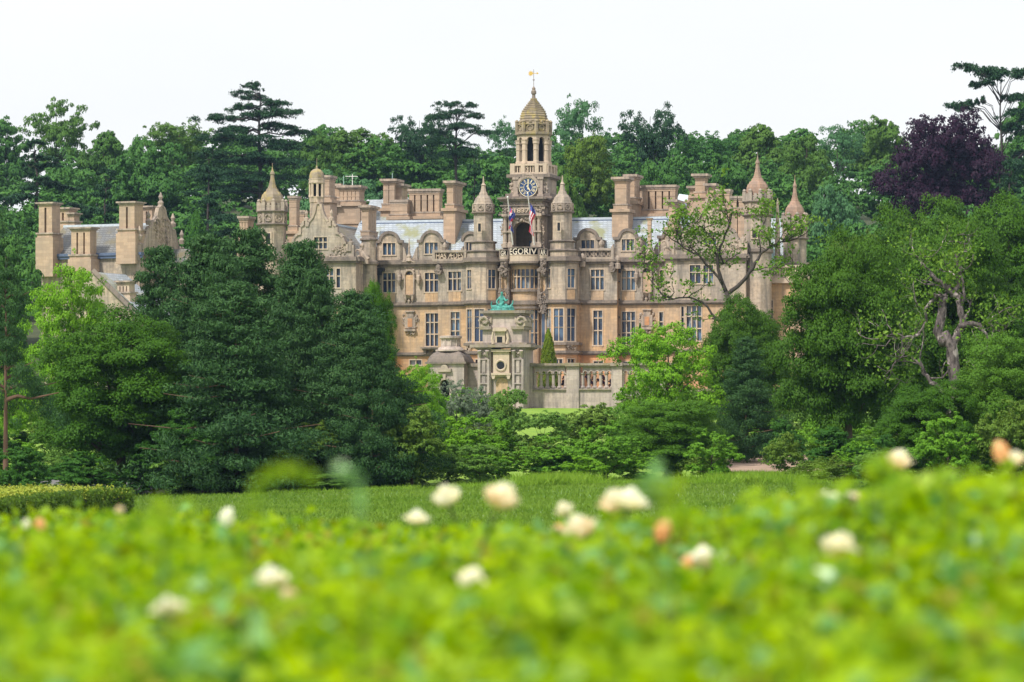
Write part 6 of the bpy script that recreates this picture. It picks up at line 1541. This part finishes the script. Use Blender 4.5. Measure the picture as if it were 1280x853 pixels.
# ------------------------------------------------------------------ wooded hill behind the manor
# the mass of the far wood, one piece
def wood_mass():
    rg = np.random.default_rng(77); keys = ['hill0', 'hill1', 'hill2', 'hillolive']; cache = {}
    for k in keys:
        me = PROTO[k][0]; v = np.empty(len(me.vertices) * 3, np.float32); me.vertices.foreach_get('co', v); v = v.reshape(-1, 4, 3)
        cache[k] = v[rg.permutation(len(v))[:5200]]
    out = []
    for Y, step in ((600, 11), (655, 12), (715, 13), (780, 13), (850, 13), (905, 14)):
        x = -.165 * Y
        while x < .165 * Y:
            k = keys[rg.integers(0, 3 if rg.random() < .85 else 4)]; y = Y + rg.uniform(-18, 18); s = rg.uniform(13, 20); h = rg.uniform(13, 18.5); xx = x + rg.uniform(-3, 3)
            a = rg.uniform(0, 6.283); v = cache[k] * [s, s, h]; c_, s2 = math.cos(a), math.sin(a)
            w = np.empty_like(v); w[..., 0] = v[..., 0] * c_ - v[..., 1] * s2 + xx; w[..., 1] = v[..., 0] * s2 + v[..., 1] * c_ + y; w[..., 2] = v[..., 2] * 1.0 + float(hgt(xx, y)) - 1
            cen = w.mean(1, keepdims=True); w = cen + (w - cen) * 1.55
            out.append(w); x += step * rg.uniform(.75, 1.25)
    V = np.concatenate(out).reshape(-1, 3); n = len(V) // 4; me = bpy.data.meshes.new('hill_wood'); me.vertices.add(4 * n); me.vertices.foreach_set('co', V.reshape(-1).astype(np.float32))
    me.loops.add(4 * n); me.loops.foreach_set('vertex_index', np.arange(4 * n, dtype=np.int32)); me.polygons.add(n)
    me.polygons.foreach_set('loop_start', np.arange(0, 4 * n, 4, dtype=np.int32)); me.polygons.foreach_set('loop_total', np.full(n, 4, dtype=np.int32)); me.materials.append(M['leaf_hill']); me.update(calc_edges=True)
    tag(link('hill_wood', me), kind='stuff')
wood_mass()

# ------------------------------------------------------------------ the air between
def haze(density):
    m, n, out = nmat('haze'); V = N(n, 'ShaderNodeVolumePrincipled'); V.inputs['Color'].default_value = (.45, .66, 1, 1); V.inputs['Density'].default_value = density; V.inputs['Anisotropy'].default_value = .2
    L(n, V.outputs[0], out.inputs['Volume']); mb = MB(); mb.box(-1700, 1700, -80, 2650, -6, 130); tag(mb.build('haze', 'haze'), kind='stuff')
haze(4.8e-5)
# ------------------------------------------------------------------ trees one can tell apart on the hill (key, u0, u1, top row, depth, label)
HT = [
 ('sky0', 22, 118, 124, 840, 'thin open-crowned deciduous tree on the skyline above the service wing'),
 ('cedar1', -60, 150, 176, 690, 'huge flat-layered cedar behind the service wing, at the photo\'s left edge'),
 ('cedar1', 60, 205, 212, 640, 'low cedar with dark horizontal layers directly behind the service wing roof'),
 ('hill1', -30, 45, 150, 860, 'rounded tree on the skyline at the photo\'s far left edge'),
 ('hill0', 95, 165, 166, 820, 'bright rounded tree right of the open skyline tree'),
 ('hill2', 130, 235, 176, 720, 'large full green tree between the flat cedar and the tall cedar'),
 ('hill3', 178, 268, 153, 830, 'bushy dark tree on the skyline with tufted top, left of the tall cedar'),
 ('cedar_tall', 245, 405, 103, 760, 'tall dark cedar, the highest crown above the left turret'),
 ('cedar1', 190, 330, 186, 640, 'dark cedar with drooping shelves, left of the turret with the yellow dome'),
 ('cone1', 205, 285, 265, 600, 'grey-green rounded yew between the service wing and the left turret'),
 ('hillpale0', 360, 440, 255, 600, 'light green shrubby tree just behind the small bell turret'),
 ('hill1', 375, 430, 168, 780, 'small bright tree in the notch right of the tall cedar'),
 ('hill2', 398, 500, 163, 800, 'broad rounded tree on the skyline between the tall cedar and the twin-topped group'),
 ('hillpale0', 380, 480, 215, 680, 'pale hazy green tree behind the broad fluted chimney'),
 ('sky2', 484, 565, 137, 790, 'ragged dark tree leaning left beside the flat-topped cedar'),
 ('cedar_twin', 520, 620, 125, 770, 'flat-topped dark cedar left of the clock tower dome'),
 ('cedar1', 545, 640, 190, 680, 'dark cedar with shelving branches close left of the clock tower'),
 ('sky1', 608, 660, 148, 840, 'thin pale tree with see-through crown touching the left of the tower dome'),
 ('hillpale0', 480, 545, 245, 610, 'light green bush-like tree behind the five-flued left chimney'),
 ('sky1', 688, 768, 121, 800, 'airy see-through tree on the skyline right of the tower dome'),
 ('hillolive', 690, 770, 172, 720, 'yellowish green tree just right of the tower lantern'),
 ('hill0', 668, 735, 210, 640, 'rounded mid green tree behind the right bay turret'),
 ('sky2', 770, 855, 130, 790, 'tall dark spreading tree on the skyline above the tall right chimney'),
 ('hill2', 775, 860, 205, 660, 'rounded bright tree above the five-flued right chimney'),
 ('hill3', 840, 925, 167, 830, 'broad tree with tufted top on the skyline between the dark tree and the right dome'),
 ('hill1', 850, 940, 195, 700, 'rounded green tree above the clustered right chimneys'),
 ('hill0', 915, 1000, 158, 800, 'full dark green tree rising behind the right turret spire'),
 ('hill2', 970, 1045, 172, 760, 'rounded green tree above the outermost turret'),
 ('sky1', 1008, 1085, 155, 800, 'pale grey-green tree with bare twigs right of the outermost turret'),
 ('hillpale0', 1010, 1085, 235, 620, 'soft blue-green tree just right of the outermost turret'),
 ('hill1', 1065, 1140, 150, 820, 'rounded green tree on the skyline left of the purple beech'),
 ('beech', 1106, 1258, 145, 690, 'very large dark purple copper beech on the hill'),
 ('cedar_para', 1168, 1336, 78, 720, 'tall cedar with flat parasol top and bare forked trunk, above the copper beech'),
 ('cedar1', 1180, 1345, 205, 640, 'dark shelving cedar below the parasol cedar, beside the copper beech'),
 ('hill2', 1245, 1345, 118, 800, 'tree cut by the photo\'s right edge behind the parasol cedar'),
 ('hill2', -50, 62, 300, 470, 'dark rounded tree standing beside the left end of the service wing'),
 ('hill0', -75, 20, 255, 600, 'dark rounded tree at the photo\'s left edge beside the service wing'),
 ('hillolive', 1026, 1092, 304, 560, 'yellow-green tree at the foot of the outermost turret'),
]
for k, u0, u1, vt, Y, lab in HT: tree(k, u0, u1, vt, Y, lab, group='trees on the wooded hill', rot=0 if k.startswith('cedar_') else None)

# ------------------------------------------------------------------ park trees in front
G = 'park trees in front of the manor'
tree('pinetall', -52, 66, 338, 268, 'tall dark pine with bare reddish trunk at the photo\'s left edge', group=G)
tree('lime0', 28, 152, 336, 335, 'bright yellow-green tree in front of the service wing', group=G)
tree('oak0', 36, 266, 392, 292, 'big round mid-green tree standing over the end of the clipped hedge', group=G)
tree('dark0', 190, 320, 505, 286, 'low dark green tree between the round tree and the pines', group=G)
tree('pine1', 120, 285, 312, 330, 'slanting pine with separate flat boughs beside the service wing', group=G)
tree('pine0', 145, 372, 299, 305, 'broad blue-green pine, leftmost of the dense pine group', group=G)
tree('pine1', 318, 470, 340, 297, 'shorter pine filling the middle of the dense pine group', group=G)
tree('pine1', 210, 420, 290, 315, 'pine behind the group with its tip left of the left turret foot', group=G)
tree('pine0', 275, 478, 306, 300, 'tall narrow pine in the middle of the dense group, tip below the left gable', group=G)
tree('pine1', 180, 410, 356, 286, 'shorter dense pine standing foremost in the group', group=G)
tree('pine0', 345, 545, 368, 290, 'dark bluish pine, rightmost of the group, before the manor wall', group=G)
tree('pine1', 205, 345, 322, 290, 'pine tip standing between the leftmost pine and the tall narrow one', group=G)
tree('pine0', 400, 530, 398, 286, 'lower pine at the right foot of the dense pine group', group=G)
tree('lime1', 395, 470, 384, 325, 'yellow-green tree half hidden behind the rightmost pine', group=G)
tree('mid0', 445, 495, 356, 330, 'slender leafy tree rising beside the left gabled wing', group=G)
tree('lime0', 478, 560, 458, 330, 'light lime-green tree at the lodge wall', group=G)
tree('lime1', 764, 905, 406, 320, 'bright light green tree covering the right end of the terrace wall', group=G)
tree('mid0', 766, 902, 502, 296, 'dense dark green round tree right of centre at the field edge', group=G)
tree('pine0', 880, 985, 424, 330, 'dark blue-green conifer under the gnarled thin oak', group=G)
tree('oak1', 878, 985, 372, 350, 'dark leafy tree at the foot of the gnarled thin oak', group=G)
tree('oak0', 972, 1150, 296, 300, 'huge round-headed oak at the right of the field', group=G)
tree('oak1', 1062, 1250, 252, 372, 'broad oak with domed crown on the rise behind the huge oak', group=G)
tree('oak0', 1150, 1370, 250, 380, 'broad oak behind, cut by the photo\'s right edge', group=G)
tree('oak1', 1075, 1285, 290, 325, 'full green oak directly behind the stag-headed dead oak', group=G)
tree('hillolive', 1028, 1115, 296, 470, 'paler tree between the outermost turret and the oaks', group=G)
tree('mid0', 1190, 1350, 420, 270, 'leafy tree filling the photo\'s right edge below the oaks', group=G)
tree('oak1', 1095, 1235, 478, 268, 'low leafy crown around the base of the stag-headed oak', group=G)
tree('mid0', 255, 350, 420, 345, 'leafy tree behind the dense pines, left of the left gable', group=G)
tree('oak1', 440, 540, 470, 360, 'rounded tree behind the rightmost pine by the lodge', group=G)
tree('dark0', 905, 1000, 420, 400, 'dark tree filling the gap behind the gnarled oak and the huge oak', group=G)
tree('oak0', 1012, 1140, 338, 400, 'rounded oak on the slope between the huge oak and the domed oak', group=G)
tree('lime1', -30, 50, 430, 340, 'lighter tree behind the tall left pine', group=G)
# shrubs
GS = 'shrubs along the field edge'
SH = [
 ('shrub2', -20, 62, 560, 262, 'dark shrub under the tall left pine'),
 ('shrub2', 50, 150, 566, 284, 'dark shrub beneath the big round tree'),
 ('shrub2', 150, 235, 552, 288, 'dark green bush right of the drive'),
 ('shrub0', 225, 300, 545, 290, 'green bush between the round tree and the pines'),
 ('shrub1', 335, 425, 528, 286, 'olive-brown bush below the foremost pine'),
 ('shrub2', 405, 480, 545, 288, 'dark bush with a light edge below the rightmost pine'),
 ('shrub1', 470, 560, 510, 286, 'tall olive bush just right of the pines'),
 ('shrub5', 520, 600, 522, 300, 'yellowish green bush behind the olive bush'),
 ('shrub4', 540, 600, 476, 350, 'grey-leaved shrub in front of the lodge'),
 ('shrub0', 495, 560, 462, 345, 'fresh green shrub left of the lodge doorway'),
 ('shrub4', 578, 622, 484, 355, 'grey-green shrub between lodge and gateway'),
 ('shrub3', 604, 660, 487, 350, 'rounded olive-green shrub before the gateway foot'),
 ('shrub0', 560, 650, 520, 300, 'bright green bush below the gateway'),
 ('shrub3', 636, 722, 516, 300, 'light bush under the strip of lawn'),
 ('shrub1', 688, 775, 506, 330, 'loose olive bush at the foot of the terrace wall'),
 ('shrub0', 640, 735, 545, 290, 'broad green bush at the field edge, right of the flower heads'),
 ('shrub0', 715, 800, 530, 288, 'rounded bush left of the dense round tree'),
 ('shrub0', 855, 925, 540, 288, 'green bush right of the dense round tree'),
 ('shrub3', 560, 640, 556, 288, 'low bush at the field edge below the gateway'),
 ('shrub5', 705, 760, 570, 284, 'small yellow-green shrub in the middle of the field edge'),
 ('shrub2', 1085, 1150, 545, 264, 'dark shrub left of the dead oak\'s trunk'),
 ('shrub0', 1140, 1230, 520, 262, 'green shrub right of the dead oak\'s trunk'),
 ('shrub1', 1215, 1310, 500, 262, 'olive shrub at the photo\'s right edge'),
 ('shrub2', 1000, 1095, 535, 292, 'dark shrub under the huge oak'),
 ('shrub3', 1060, 1125, 565, 262, 'light loose shrub before the huge oak'),
 ('shrub3', 298, 350, 590, 282, 'low weedy shrub at the field edge left of the flower stems'),
 ('shrub3', 380, 450, 592, 282, 'low weedy shrub at the field edge below the olive-brown bush'),
]
for k, u0, u1, vt, Y, lab in SH: tree(k, u0, u1, vt, Y, lab, 'shrub', 'shrub', GS)
# terrace plants
GP_ = 'clipped conifers on the terrace'
def tp(u, t): p = MW @ Vector((S(u, t), -t, 0)); return p
for key, u0, u1, vt, t, lab in (('cone0', 672, 699, 411, 34, 'golden-green clipped cypress behind the balustrade'),
                                ('cone1', 793, 807, 404, 34, 'dark narrow conifer behind the light green tree'), ('cone1', 884, 902, 408, 30, 'dark conifer in front of the right gabled wing')):
    p = tp((u0 + u1) / 2, t); tree(key, u0, u1, vt, p.y, lab, 'conifer', 'conifer', GP_, zb=ZB - .15)
for i, (u, t, s) in enumerate(((704.5, 38, 16), (735.5, 38, 24), (744, 38, 18), (752.5, 38, 17), (765, 38, 12))):
    p = tp(u, t); w = 5.5 if i else 5; lab = ['dark red-purple dwarf shrub seen through the rightmost opening before the pier', 'tallest dark purple dwarf shrub, in the first opening after the pier', 'dark purple dwarf shrub in the second opening after the pier',
     'dark purple dwarf shrub in the third opening after the pier', 'small dark dwarf shrub in the fifth opening after the pier'][i]
    Y = p.y; tree('low0', u - w, u + w, 486 - s, Y, lab, 'shrub', 'dwarf_shrub', 'dwarf shrubs on the terrace', zb=ZB - .15)

leaf('leaf_oakthin', (.07, .17, .015), (.17, .29, .03))
# ------------------------------------------------------------------ gnarled trees drawn branch by branch
def grow(mb, p, d, L_, r, depth, rr, ends, up=.15, wig=.35, segs=5, taper=.55, droop=0, kids=(2, 4), minr=.02):
    pts = [p]; rad = [r]; q = p.copy(); dd = d.normalized()
    for i in range(segs):
        dd = (dd + Vector((rr.gauss(0, wig), rr.gauss(0, wig), rr.gauss(0, wig) + up))).normalized(); q = q + dd * (L_ / segs); pts.append(q.copy()); rad.append(r * (1 - (1 - taper) * (i + 1) / segs))
    mb.tube(pts, rad, 6 if r > .08 else 4)
    if depth == 0 or r * taper < minr: ends.append((q.copy(), dd.copy())); return
    for i in range(rr.randint(*kids)):
        k = rr.randint(max(1, segs // 3), segs); side = Vector((rr.gauss(0, 1), rr.gauss(0, 1), rr.gauss(0, .7) + up)).normalized()
        grow(mb, pts[k], (dd * .5 + side * .9), L_ * rr.uniform(.5, .78), rad[k] * rr.uniform(.5, .7), depth - 1, rr, ends, up, wig, segs, taper, droop, kids, minr)
    ends.append((q.copy(), dd.copy()))
def gnarled(Y, base, limbs_, label, mat, leafmat, leafn, leafr, seed, leafsize=.32, depth=3, leaf_prob=1.0, name='oak_tree', rs=.55):
    rr = random.Random(seed); rg = np.random.default_rng(seed); mb = MB(); ends = []; x0 = (base[0] - 640) * PX * Y; z0 = float(hgt(x0, Y)) - .2
    def W(u, v, dy=0): p = PT(u, v, Y); return Vector((p.x - x0, dy, p.z - z0))
    for pts, r0, r1, kids in limbs_:
        r0, r1 = r0 * rs, r1 * rs
        P = [W(*q) for q in pts]; n = len(P); rad = [r0 + (r1 - r0) * i / (n - 1) for i in range(n)]
        # smooth it a little
        Q = []; R_ = []
        for i in range(n - 1):
            for k in range(3): t = k / 3; Q.append(P[i].lerp(P[i + 1], t) + Vector((rr.gauss(0, .06), rr.gauss(0, .1), rr.gauss(0, .06))) * (1 if k else .3)); R_.append(rad[i] + (rad[i + 1] - rad[i]) * t)
        Q.append(P[-1]); R_.append(rad[-1]); mb.tube(Q, R_, 8)
        for j in range(kids):
            k = rr.randint(max(1, len(Q) // 3), len(Q) - 1); d = (Q[k] - Q[k - 1]).normalized() * .5 + Vector((rr.gauss(0, .8), rr.gauss(0, .8), rr.gauss(.1, .7)))
            grow(mb, Q[k], d, rr.uniform(1.6, 3.2), max(.05, R_[k] * .5), depth - 1, rr, ends, kids=(2, 3), minr=.012, wig=.32)
        ends.append((Q[-1], Q[-1] - Q[-2]))
    e = empty(name, (x0, Y, z0), 0, label, 'tree', G); mb.build('trunk', mat, e, smooth=True)
    pts = []
    for q, d in ends:
        if rr.random() > leaf_prob: continue
        m = rg.integers(int(leafn * .4), leafn + 1); pts.append(np.array(q) + rg.normal(size=(m, 3)) * leafr * [1, 1, .6])
    P = np.vstack(pts); link('crown', leaf_mesh('crown', P, rg.normal(size=(len(P), 3)) + [0, 0, .6], leafsize * rg.uniform(.6, 1.3, len(P)), leafmat, rg=rg), e); return e
# thin oak whose branches cross the manor's right wing
gnarled(372, (912, 560), [
 ([(914, 570), (912, 520), (908, 450), (912, 405), (908, 365)], .75, .42, 1),
 ([(908, 365), (900, 345), (896, 320), (905, 300), (912, 280), (915, 262)], .38, .08, 7),
 ([(908, 370), (928, 352), (942, 335), (950, 318), (962, 308), (985, 302), (996, 290)], .38, .07, 7),
 ([(903, 355), (888, 335), (872, 318), (855, 310), (840, 300), (826, 288)], .26, .05, 8),
 ([(912, 405), (895, 398), (878, 378), (860, 372), (842, 374), (826, 368), (810, 345), (806, 335)], .24, .05, 8),
 ([(905, 330), (890, 300), (880, 285), (868, 280)], .16, .04, 4),
 ([(950, 318), (948, 295), (955, 280), (948, 268)], .14, .04, 4),
 ([(940, 338), (965, 335), (985, 338)], .12, .04, 4),
 ([(918, 410), (900, 403), (890, 398)], .3, .12, 1), ([(910, 470), (880, 460), (868, 470)], .2, .05, 3), ([(912, 480), (945, 455), (960, 450)], .2, .05, 3)],
 'gnarled thin oak whose open crooked branches cross the right gabled wing', 'bark_dark', 'leaf_oakthin', 17, .34, 5, .34, name='oak_tree')
# dead stag-headed oak on the right
gnarled(292, (1188, 600), [
 ([(1190, 612), (1188, 570), (1192, 520), (1196, 480), (1190, 440), (1180, 415)], 1.05, .62, 1),
 ([(1180, 430), (1172, 415), (1178, 385), (1180, 372)], .65, .45, 1),
 ([(1190, 440), (1196, 420), (1204, 405), (1200, 385), (1198, 372), (1186, 362), (1175, 352), (1163, 342)], .5, .24, 2),
 ([(1190, 372), (1200, 352), (1200, 335), (1194, 318)], .28, .1, 3),
 ([(1200, 408), (1212, 405), (1224, 406), (1232, 418), (1236, 428)], .42, .16, 2),
 ([(1184, 372), (1172, 370), (1163, 378), (1156, 390), (1158, 402), (1150, 415), (1138, 425)], .26, .1, 4),
 ([(1150, 418), (1130, 422), (1115, 418), (1098, 424)], .16, .05, 4),
 ([(1136, 428), (1128, 442), (1116, 458), (1106, 470)], .12, .04, 3),
 ([(1180, 490), (1168, 480), (1158, 470), (1150, 456), (1140, 445)], .36, .12, 3),
 ([(1236, 405), (1240, 395), (1246, 400)], .1, .05, 2), ([(1204, 400), (1212, 388)], .3, .06, 1),
 ([(1165, 345), (1158, 335), (1148, 322)], .12, .04, 3), ([(1196, 330), (1208, 312), (1212, 295)], .07, .03, 2)],
 'dead stag-headed oak with bleached twisting limbs in front of the full green oaks', 'bark_dead', 'leaf_oakthin', 30, .6, 8, .3, leaf_prob=.36, depth=3, rs=.62)
# ------------------------------------------------------------------ rose bed in the foreground (out of focus)
RS = [  # column, row, size px, type, label
 (560, 619, 37, 0, 'cream rose standing up left of the larger pink-edged rose, against the grass field'),
 (624, 619, 46, 1, 'large cream rose with orange edge at its right, standing in front of the field'),
 (771, 624, 40, 1, 'cream-orange rose touching a white one, in front of the field right of centre'),
 (787, 620, 42, 2, 'white rose touching a cream-orange one, in front of the field right of centre'),
 (521, 642, 28, 2, 'small greenish white rose low beside the cream pair at the top of the bed'),
 (707, 633, 24, 0, 'small cream rose between the pink-edged rose and the apricot-white pair'),
 (727, 658, 44, 1, 'wide white rose with an orange left edge, just below the field line'),
 (698, 657, 18, 4, 'little orange rose bud at the left of the wide white rose'),
 (824, 667, 24, 3, 'small yellowish bud below the apricot-white pair'),
 (588, 722, 42, 0, 'cream rose alone in the middle of the leaves below the field'),
 (338, 717, 44, 2, 'white rose alone in the leaves, second lowest at the left'),
 (211, 749, 36, 2, 'lowest white rose, alone in the leaves near the left'),
 (880, 694, 44, 2, 'creamy white rose with a tiny orange bud at its left'),
 (858, 700, 14, 3, 'tiny orange bud at the left of a creamy white rose'),
 (1047, 683, 50, 0, 'largest pale cream rose, on the right below the three-headed orange cluster'),
 (1030, 620, 26, 1, 'left orange-edged rose of the three-headed cluster'),
 (1047, 622, 28, 0, 'cream middle rose of the three-headed cluster'),
 (1064, 620, 24, 1, 'right orange rose of the three-headed cluster'),
 (1122, 573, 34, 1, 'cream and orange rose on a tall bare stalk in front of the dark oaks'),
 (1255, 568, 22, 3, 'left bud of the pair of tall-stalked roses at the right edge'),
 (1268, 570, 26, 1, 'right bloom of the pair of tall-stalked roses at the right edge'),
 (280, 650, 20, 5, 'small white bud against the grass left of centre'),
 (53, 654, 13, 3, 'small pointed bud beside the hedge foot, right of its twin'),
 (33, 652, 10, 5, 'smallest white bud beside the hedge foot'),
 (150, 632, 9, 4, 'faded little bud at the leaf tips near the end of the hedge'),
 (360, 733, 9, 4, 'tiny orange bud close to the lone white rose at the left'),
]
RD = [.102, .102, .106, .055, .102, .055]
FLW = []
for u, v, s, k, lab in RS:
    Y = max(6, min(16, (RD[k] / PX) / (s * .84), .35 / ((v - HZ) * PX) if v > 600 else 99)); p = PT(u, v, Y); FLW.append((p.x, p.y, p.z))
def bed_top(x, y):
    u = x / (PX * y)
    base = 1.085 + .028 * np.sin(x * 2.1 + y * .9) + .04 * np.sin(x * 1.1 - y * .55 + 2) + .022 * np.sin(x * 5.1 + y * 2.3)
    base = base + .115 * np.clip(u / 640, -.25, 1.05) * np.clip((y - 6) / 6, 0, 1) + .05 * np.clip((y - 5) / 8, 0, 1)
    # a few bushes stand higher
    for bx, by, r, h in ((1.45, 10, .5, .14), (1.9, 12.5, .7, .15), (.35, 11, .5, .06), (-1.5, 11, .45, .07), (.75, 12, .4, .08), (2.6, 14, .8, .12), (-.2, 9, .35, .05), (-1.1, 12, .5, .06), (1.05, 9, .3, .08)):
        base = base + h * np.exp(-((x - bx) ** 2 + (y - by) ** 2) / (2 * r * r))
    base = base + .03 * np.sin(x * 9.7 + y * 4.1) * np.sin(y * 6.3 - x * 3) + .02 * np.sin(x * 17 - y * 5)
    for fx, fy, fz in FLW:
        w = np.exp(-((x - fx * y / fy) / (.125 * y / fy + .01)) ** 4) * np.clip((y - fy + 3.5) / .8, 0, 1) * np.clip((fy + .25 - y) / .15, 0, 1); lim = EYE + (fz - .07 - EYE) * y / fy; base = base - w * np.clip(base - lim, 0, 1)
    return base
rg = np.random.default_rng(8)
def rose_leaves(name, n, mats, depth, size, seed, jit=.0):
    rg = np.random.default_rng(seed); y = rg.uniform(3.4 ** .9, 19.5 ** .9, n) ** (1 / .9); x = rg.uniform(-1, 1, n) * (.175 * y + 1.5)
    ns = (n + 2) // 3; # leaves hang in sprays of three
    y = np.repeat(y[:ns], 3)[:n]; x = np.repeat(x[:ns], 3)[:n]; top = bed_top(x, y); dz = np.repeat(np.abs(rg.exponential(depth, ns)), 3)[:n]
    P = np.column_stack([x, y, top - dz]) + rg.normal(size=(n, 3)) * [.035, .035, .02]
    Nn = rg.normal(size=(n, 3)) * .55 + [0, -.15, 1]
    me = leaf_mesh(name, P, Nn, size * rg.uniform(.6, 1.3, n), mats, aspect=.72, bend=.14, rg=rg)
    tag(link(name, me), kind='stuff')
rose_leaves('rose_foliage', 104000, 'leaf_rose', .13, .068, 1)
rose_leaves('rose_foliage', 7600, 'leaf_rose_blue', .05, .075, 2)
rose_leaves('rose_foliage', 13500, 'leaf_rose_old', .14, .06, 3)
# soil under the bed
mb = MB(); n = 12
mb.add([(-7, 2, .06), (7, 2, .06), (7, 21, .04), (-7, 21, .04)], [(0, 1, 2, 3)]); plain('soil', (.10, .065, .04), .95); tag(mb.build('soil', 'soil'), kind='structure')
# canes
mb = MB(); rr = random.Random(12)
for i in range(900):
    y = rr.uniform(3.6, 19); x = rr.uniform(-1, 1) * (.17 * y + 1.3); t = float(bed_top(x, y)); mb.tube([(x, y, .05), (x + rr.gauss(0, .05), y + rr.gauss(0, .05), t * .5), (x + rr.gauss(0, .1), y + rr.gauss(0, .1), t - .03)], [.008, .006, .003], 4)
plain('cane', (.09, .14, .03), .6); tag(mb.build('rose_canes', 'cane'), kind='stuff')

def petal(mb, a, tilt, r, w, h, z, curl):
    """one cupped petal standing round the centre"""
    c, s = math.cos(a), math.sin(a); vs = []; fs = []; nu, nv = 5, 5
    for j in range(nv):
        f = j / (nv - 1); rad = r * (.25 + .75 * f) + math.sin(f * math.pi) * r * .18 + (curl * f ** 3) * r; zz = z + h * f * math.cos(tilt * f) - curl * .3 * h * f ** 4; ww = w * math.sin(math.pi * (.16 + .68 * f)) 
        for i in range(nu):
            g = (i / (nu - 1) - .5) * 2; cup = (1 - .28 * g * g) * rad; x = cup; y = g * ww * .5
            vs.append((x * c - y * s, x * s + y * c, zz - abs(g) ** 2 * h * .08 * f))
    for j in range(nv - 1):
        for i in range(nu - 1): q = j * nu + i; fs.append((q, q + 1, q + nu + 1, q + nu))
    mb.add(vs, fs)
def rose_meshes(kind, seed):
    rr = random.Random(seed); inn = MB(); out = MB(); n = {'full': 4, 'bud': 2, 'open': 5}[kind]
    H = {'full': .052, 'bud': .055, 'open': .042}[kind]
    for ring in range(n):
        k = 4 + ring * (1 if kind != 'bud' else 0); mb = out if ring >= n - 2 else inn
        for i in range(k):
            a = 2 * math.pi * i / k + ring * 1.1 + rr.uniform(-.15, .15); r = (.010 + .0095 * ring) * (1 if kind != 'bud' else .75); petal(mb, a, .2 + ring * .16, r, .03 + .009 * ring, H * (.92 + .0 * ring / n) * rr.uniform(.9, 1.1), -.004 * ring, (.05 + .25 * ring / n) * (1 if kind != 'bud' else .2))
    st = MB(); st.tube([(0, 0, 0), (.004, .002, -.12), (-.006, .004, -.3), (.0, .0, -.55)], [.0045, .004, .005, .006], 6); st.ball((0, 0, -.004), .010, n=8, m=5)
    se = MB()
    for i in range(5):
        a = i * 1.257; c, s = math.cos(a), math.sin(a); se.add([(c * .006, s * .006, 0), (c * .022 - s * .006, s * .022 + c * .006, -.006), (c * .034, s * .034, -.018), (c * .022 + s * .006, s * .022 - c * .006, -.006)], [(0, 1, 2, 3)])
    return inn, out, st, se
leaf('petal_cream2', (.95, .80, .54), (.96, .93, .78), trans=.5, nscale=25)
RM = {}
for kind, mi, mo in (('full', 'petal_cream', 'petal_cream'), ('full', 'petal_cream', 'petal_cream2'), ('open', 'petal_white', 'petal_cream'), ('bud', 'petal_cream', 'petal_apricot'), ('full', 'petal_apricot', 'petal_cream2'), ('bud', 'petal_white', 'petal_white')):
    a, b, c, d = rose_meshes(kind, 3 + len(RM)); RM[(kind, mi, mo)] = [('inner_petals', a.mesh('inner_petals', mi, True)), ('outer_petals', b.mesh('outer_petals', mo, True)), ('stalk', c.mesh('stalk', 'cane')), ('sepals', d.mesh('sepals', 'leaf_rose'))]
RK = list(RM)
for i, (u, v, s, k, lab) in enumerate(RS):
    d = {'full': .102, 'open': .106, 'bud': .055}[RK[k][0]]; p = Vector(FLW[i]); Y = p.y; rr = random.Random(i)
    e = empty('rose', (p.x, p.y, p.z - .025), rr.uniform(0, 6.28), lab, 'rose', 'roses in bloom'); e.scale = (max(.5, min(1.7, s * 1.28 * PX * Y / d)),) * 3; e.rotation_euler.x = rr.uniform(.05, .4); e.rotation_euler.y = rr.uniform(-.35, .35)
    for nm, me in RM[RK[k]]: link(nm, me, e)
# tall shoots with leaves, out of focus, arching over the field
def shoot(pts, Y, label, n=26, size=.07, mat='leaf_rose', r=.0028, spread=.03):
    P = [PT(u, v, Y) for u, v in pts]; o = Vector((P[0].x, Y, .06)); rg = np.random.default_rng(int(pts[0][0])); mb = MB(); Q = [Vector((0, 0, 0))] + [p - o for p in P]; mb.tube(Q, [r] + [r * (1 - .7 * i / len(P)) for i in range(len(P))], 5)
    e = empty('rose_shoot', o, 0, label, 'shoot', 'tall leafy shoots above the rose bed'); mb.build('stem', 'cane', e); pp = []
    for i in range(n):
        f = (i + rg.random()) / n * (len(P) - 1); k = min(int(f), len(P) - 2); pp.append(np.array(P[k].lerp(P[k + 1], f - k) - o) + rg.normal(size=3) * spread)
    pp = np.array(pp); link('leaves', leaf_mesh('leaves', pp, rg.normal(size=(n, 3)) * .5 + [0, -.4, .8], size * rg.uniform(.7, 1.2, n), mat, aspect=.7, rg=rg), e)
shoot([(312, 655), (318, 618), (332, 596), (352, 586), (374, 588), (394, 604)], 7.5, 'blurred yellow-green shoot arching over the field at the left', 60, .026, spread=.005)
shoot([(455, 650), (448, 620), (442, 600), (430, 588), (418, 582)], 7.5, 'blurred pale green shoot leaning left, right of the arching shoot', 24, .026, 'leaf_rose_blue', spread=.006)
shoot([(205, 655), (195, 640), (180, 630)], 8, 'blurred leafy tip beside the end of the hedge', 14, .045)
shoot([(842, 650), (838, 625), (832, 605)], 8, 'blurred pointed leafy tip just right of the cream-white roses', 14, .04, spread=.015)
shoot([(820, 620), (815, 605), (822, 596)], 9, 'blurred grey-green leafy tip before the dense round tree', 12, .05, 'leaf_rose_blue', spread=.014)
shoot([(1098, 610), (1100, 590), (1096, 575)], 10, 'leafy tip left of the tall-stalked rose', 14, .055, spread=.015)
shoot([(1020, 640), (1012, 622), (1010, 606)], 10, 'leafy tip just left of the three-headed rose cluster', 18, .055)
shoot([(1190, 620), (1180, 606), (1176, 600)], 11, 'leafy tip below the dead oak', 18, .055)
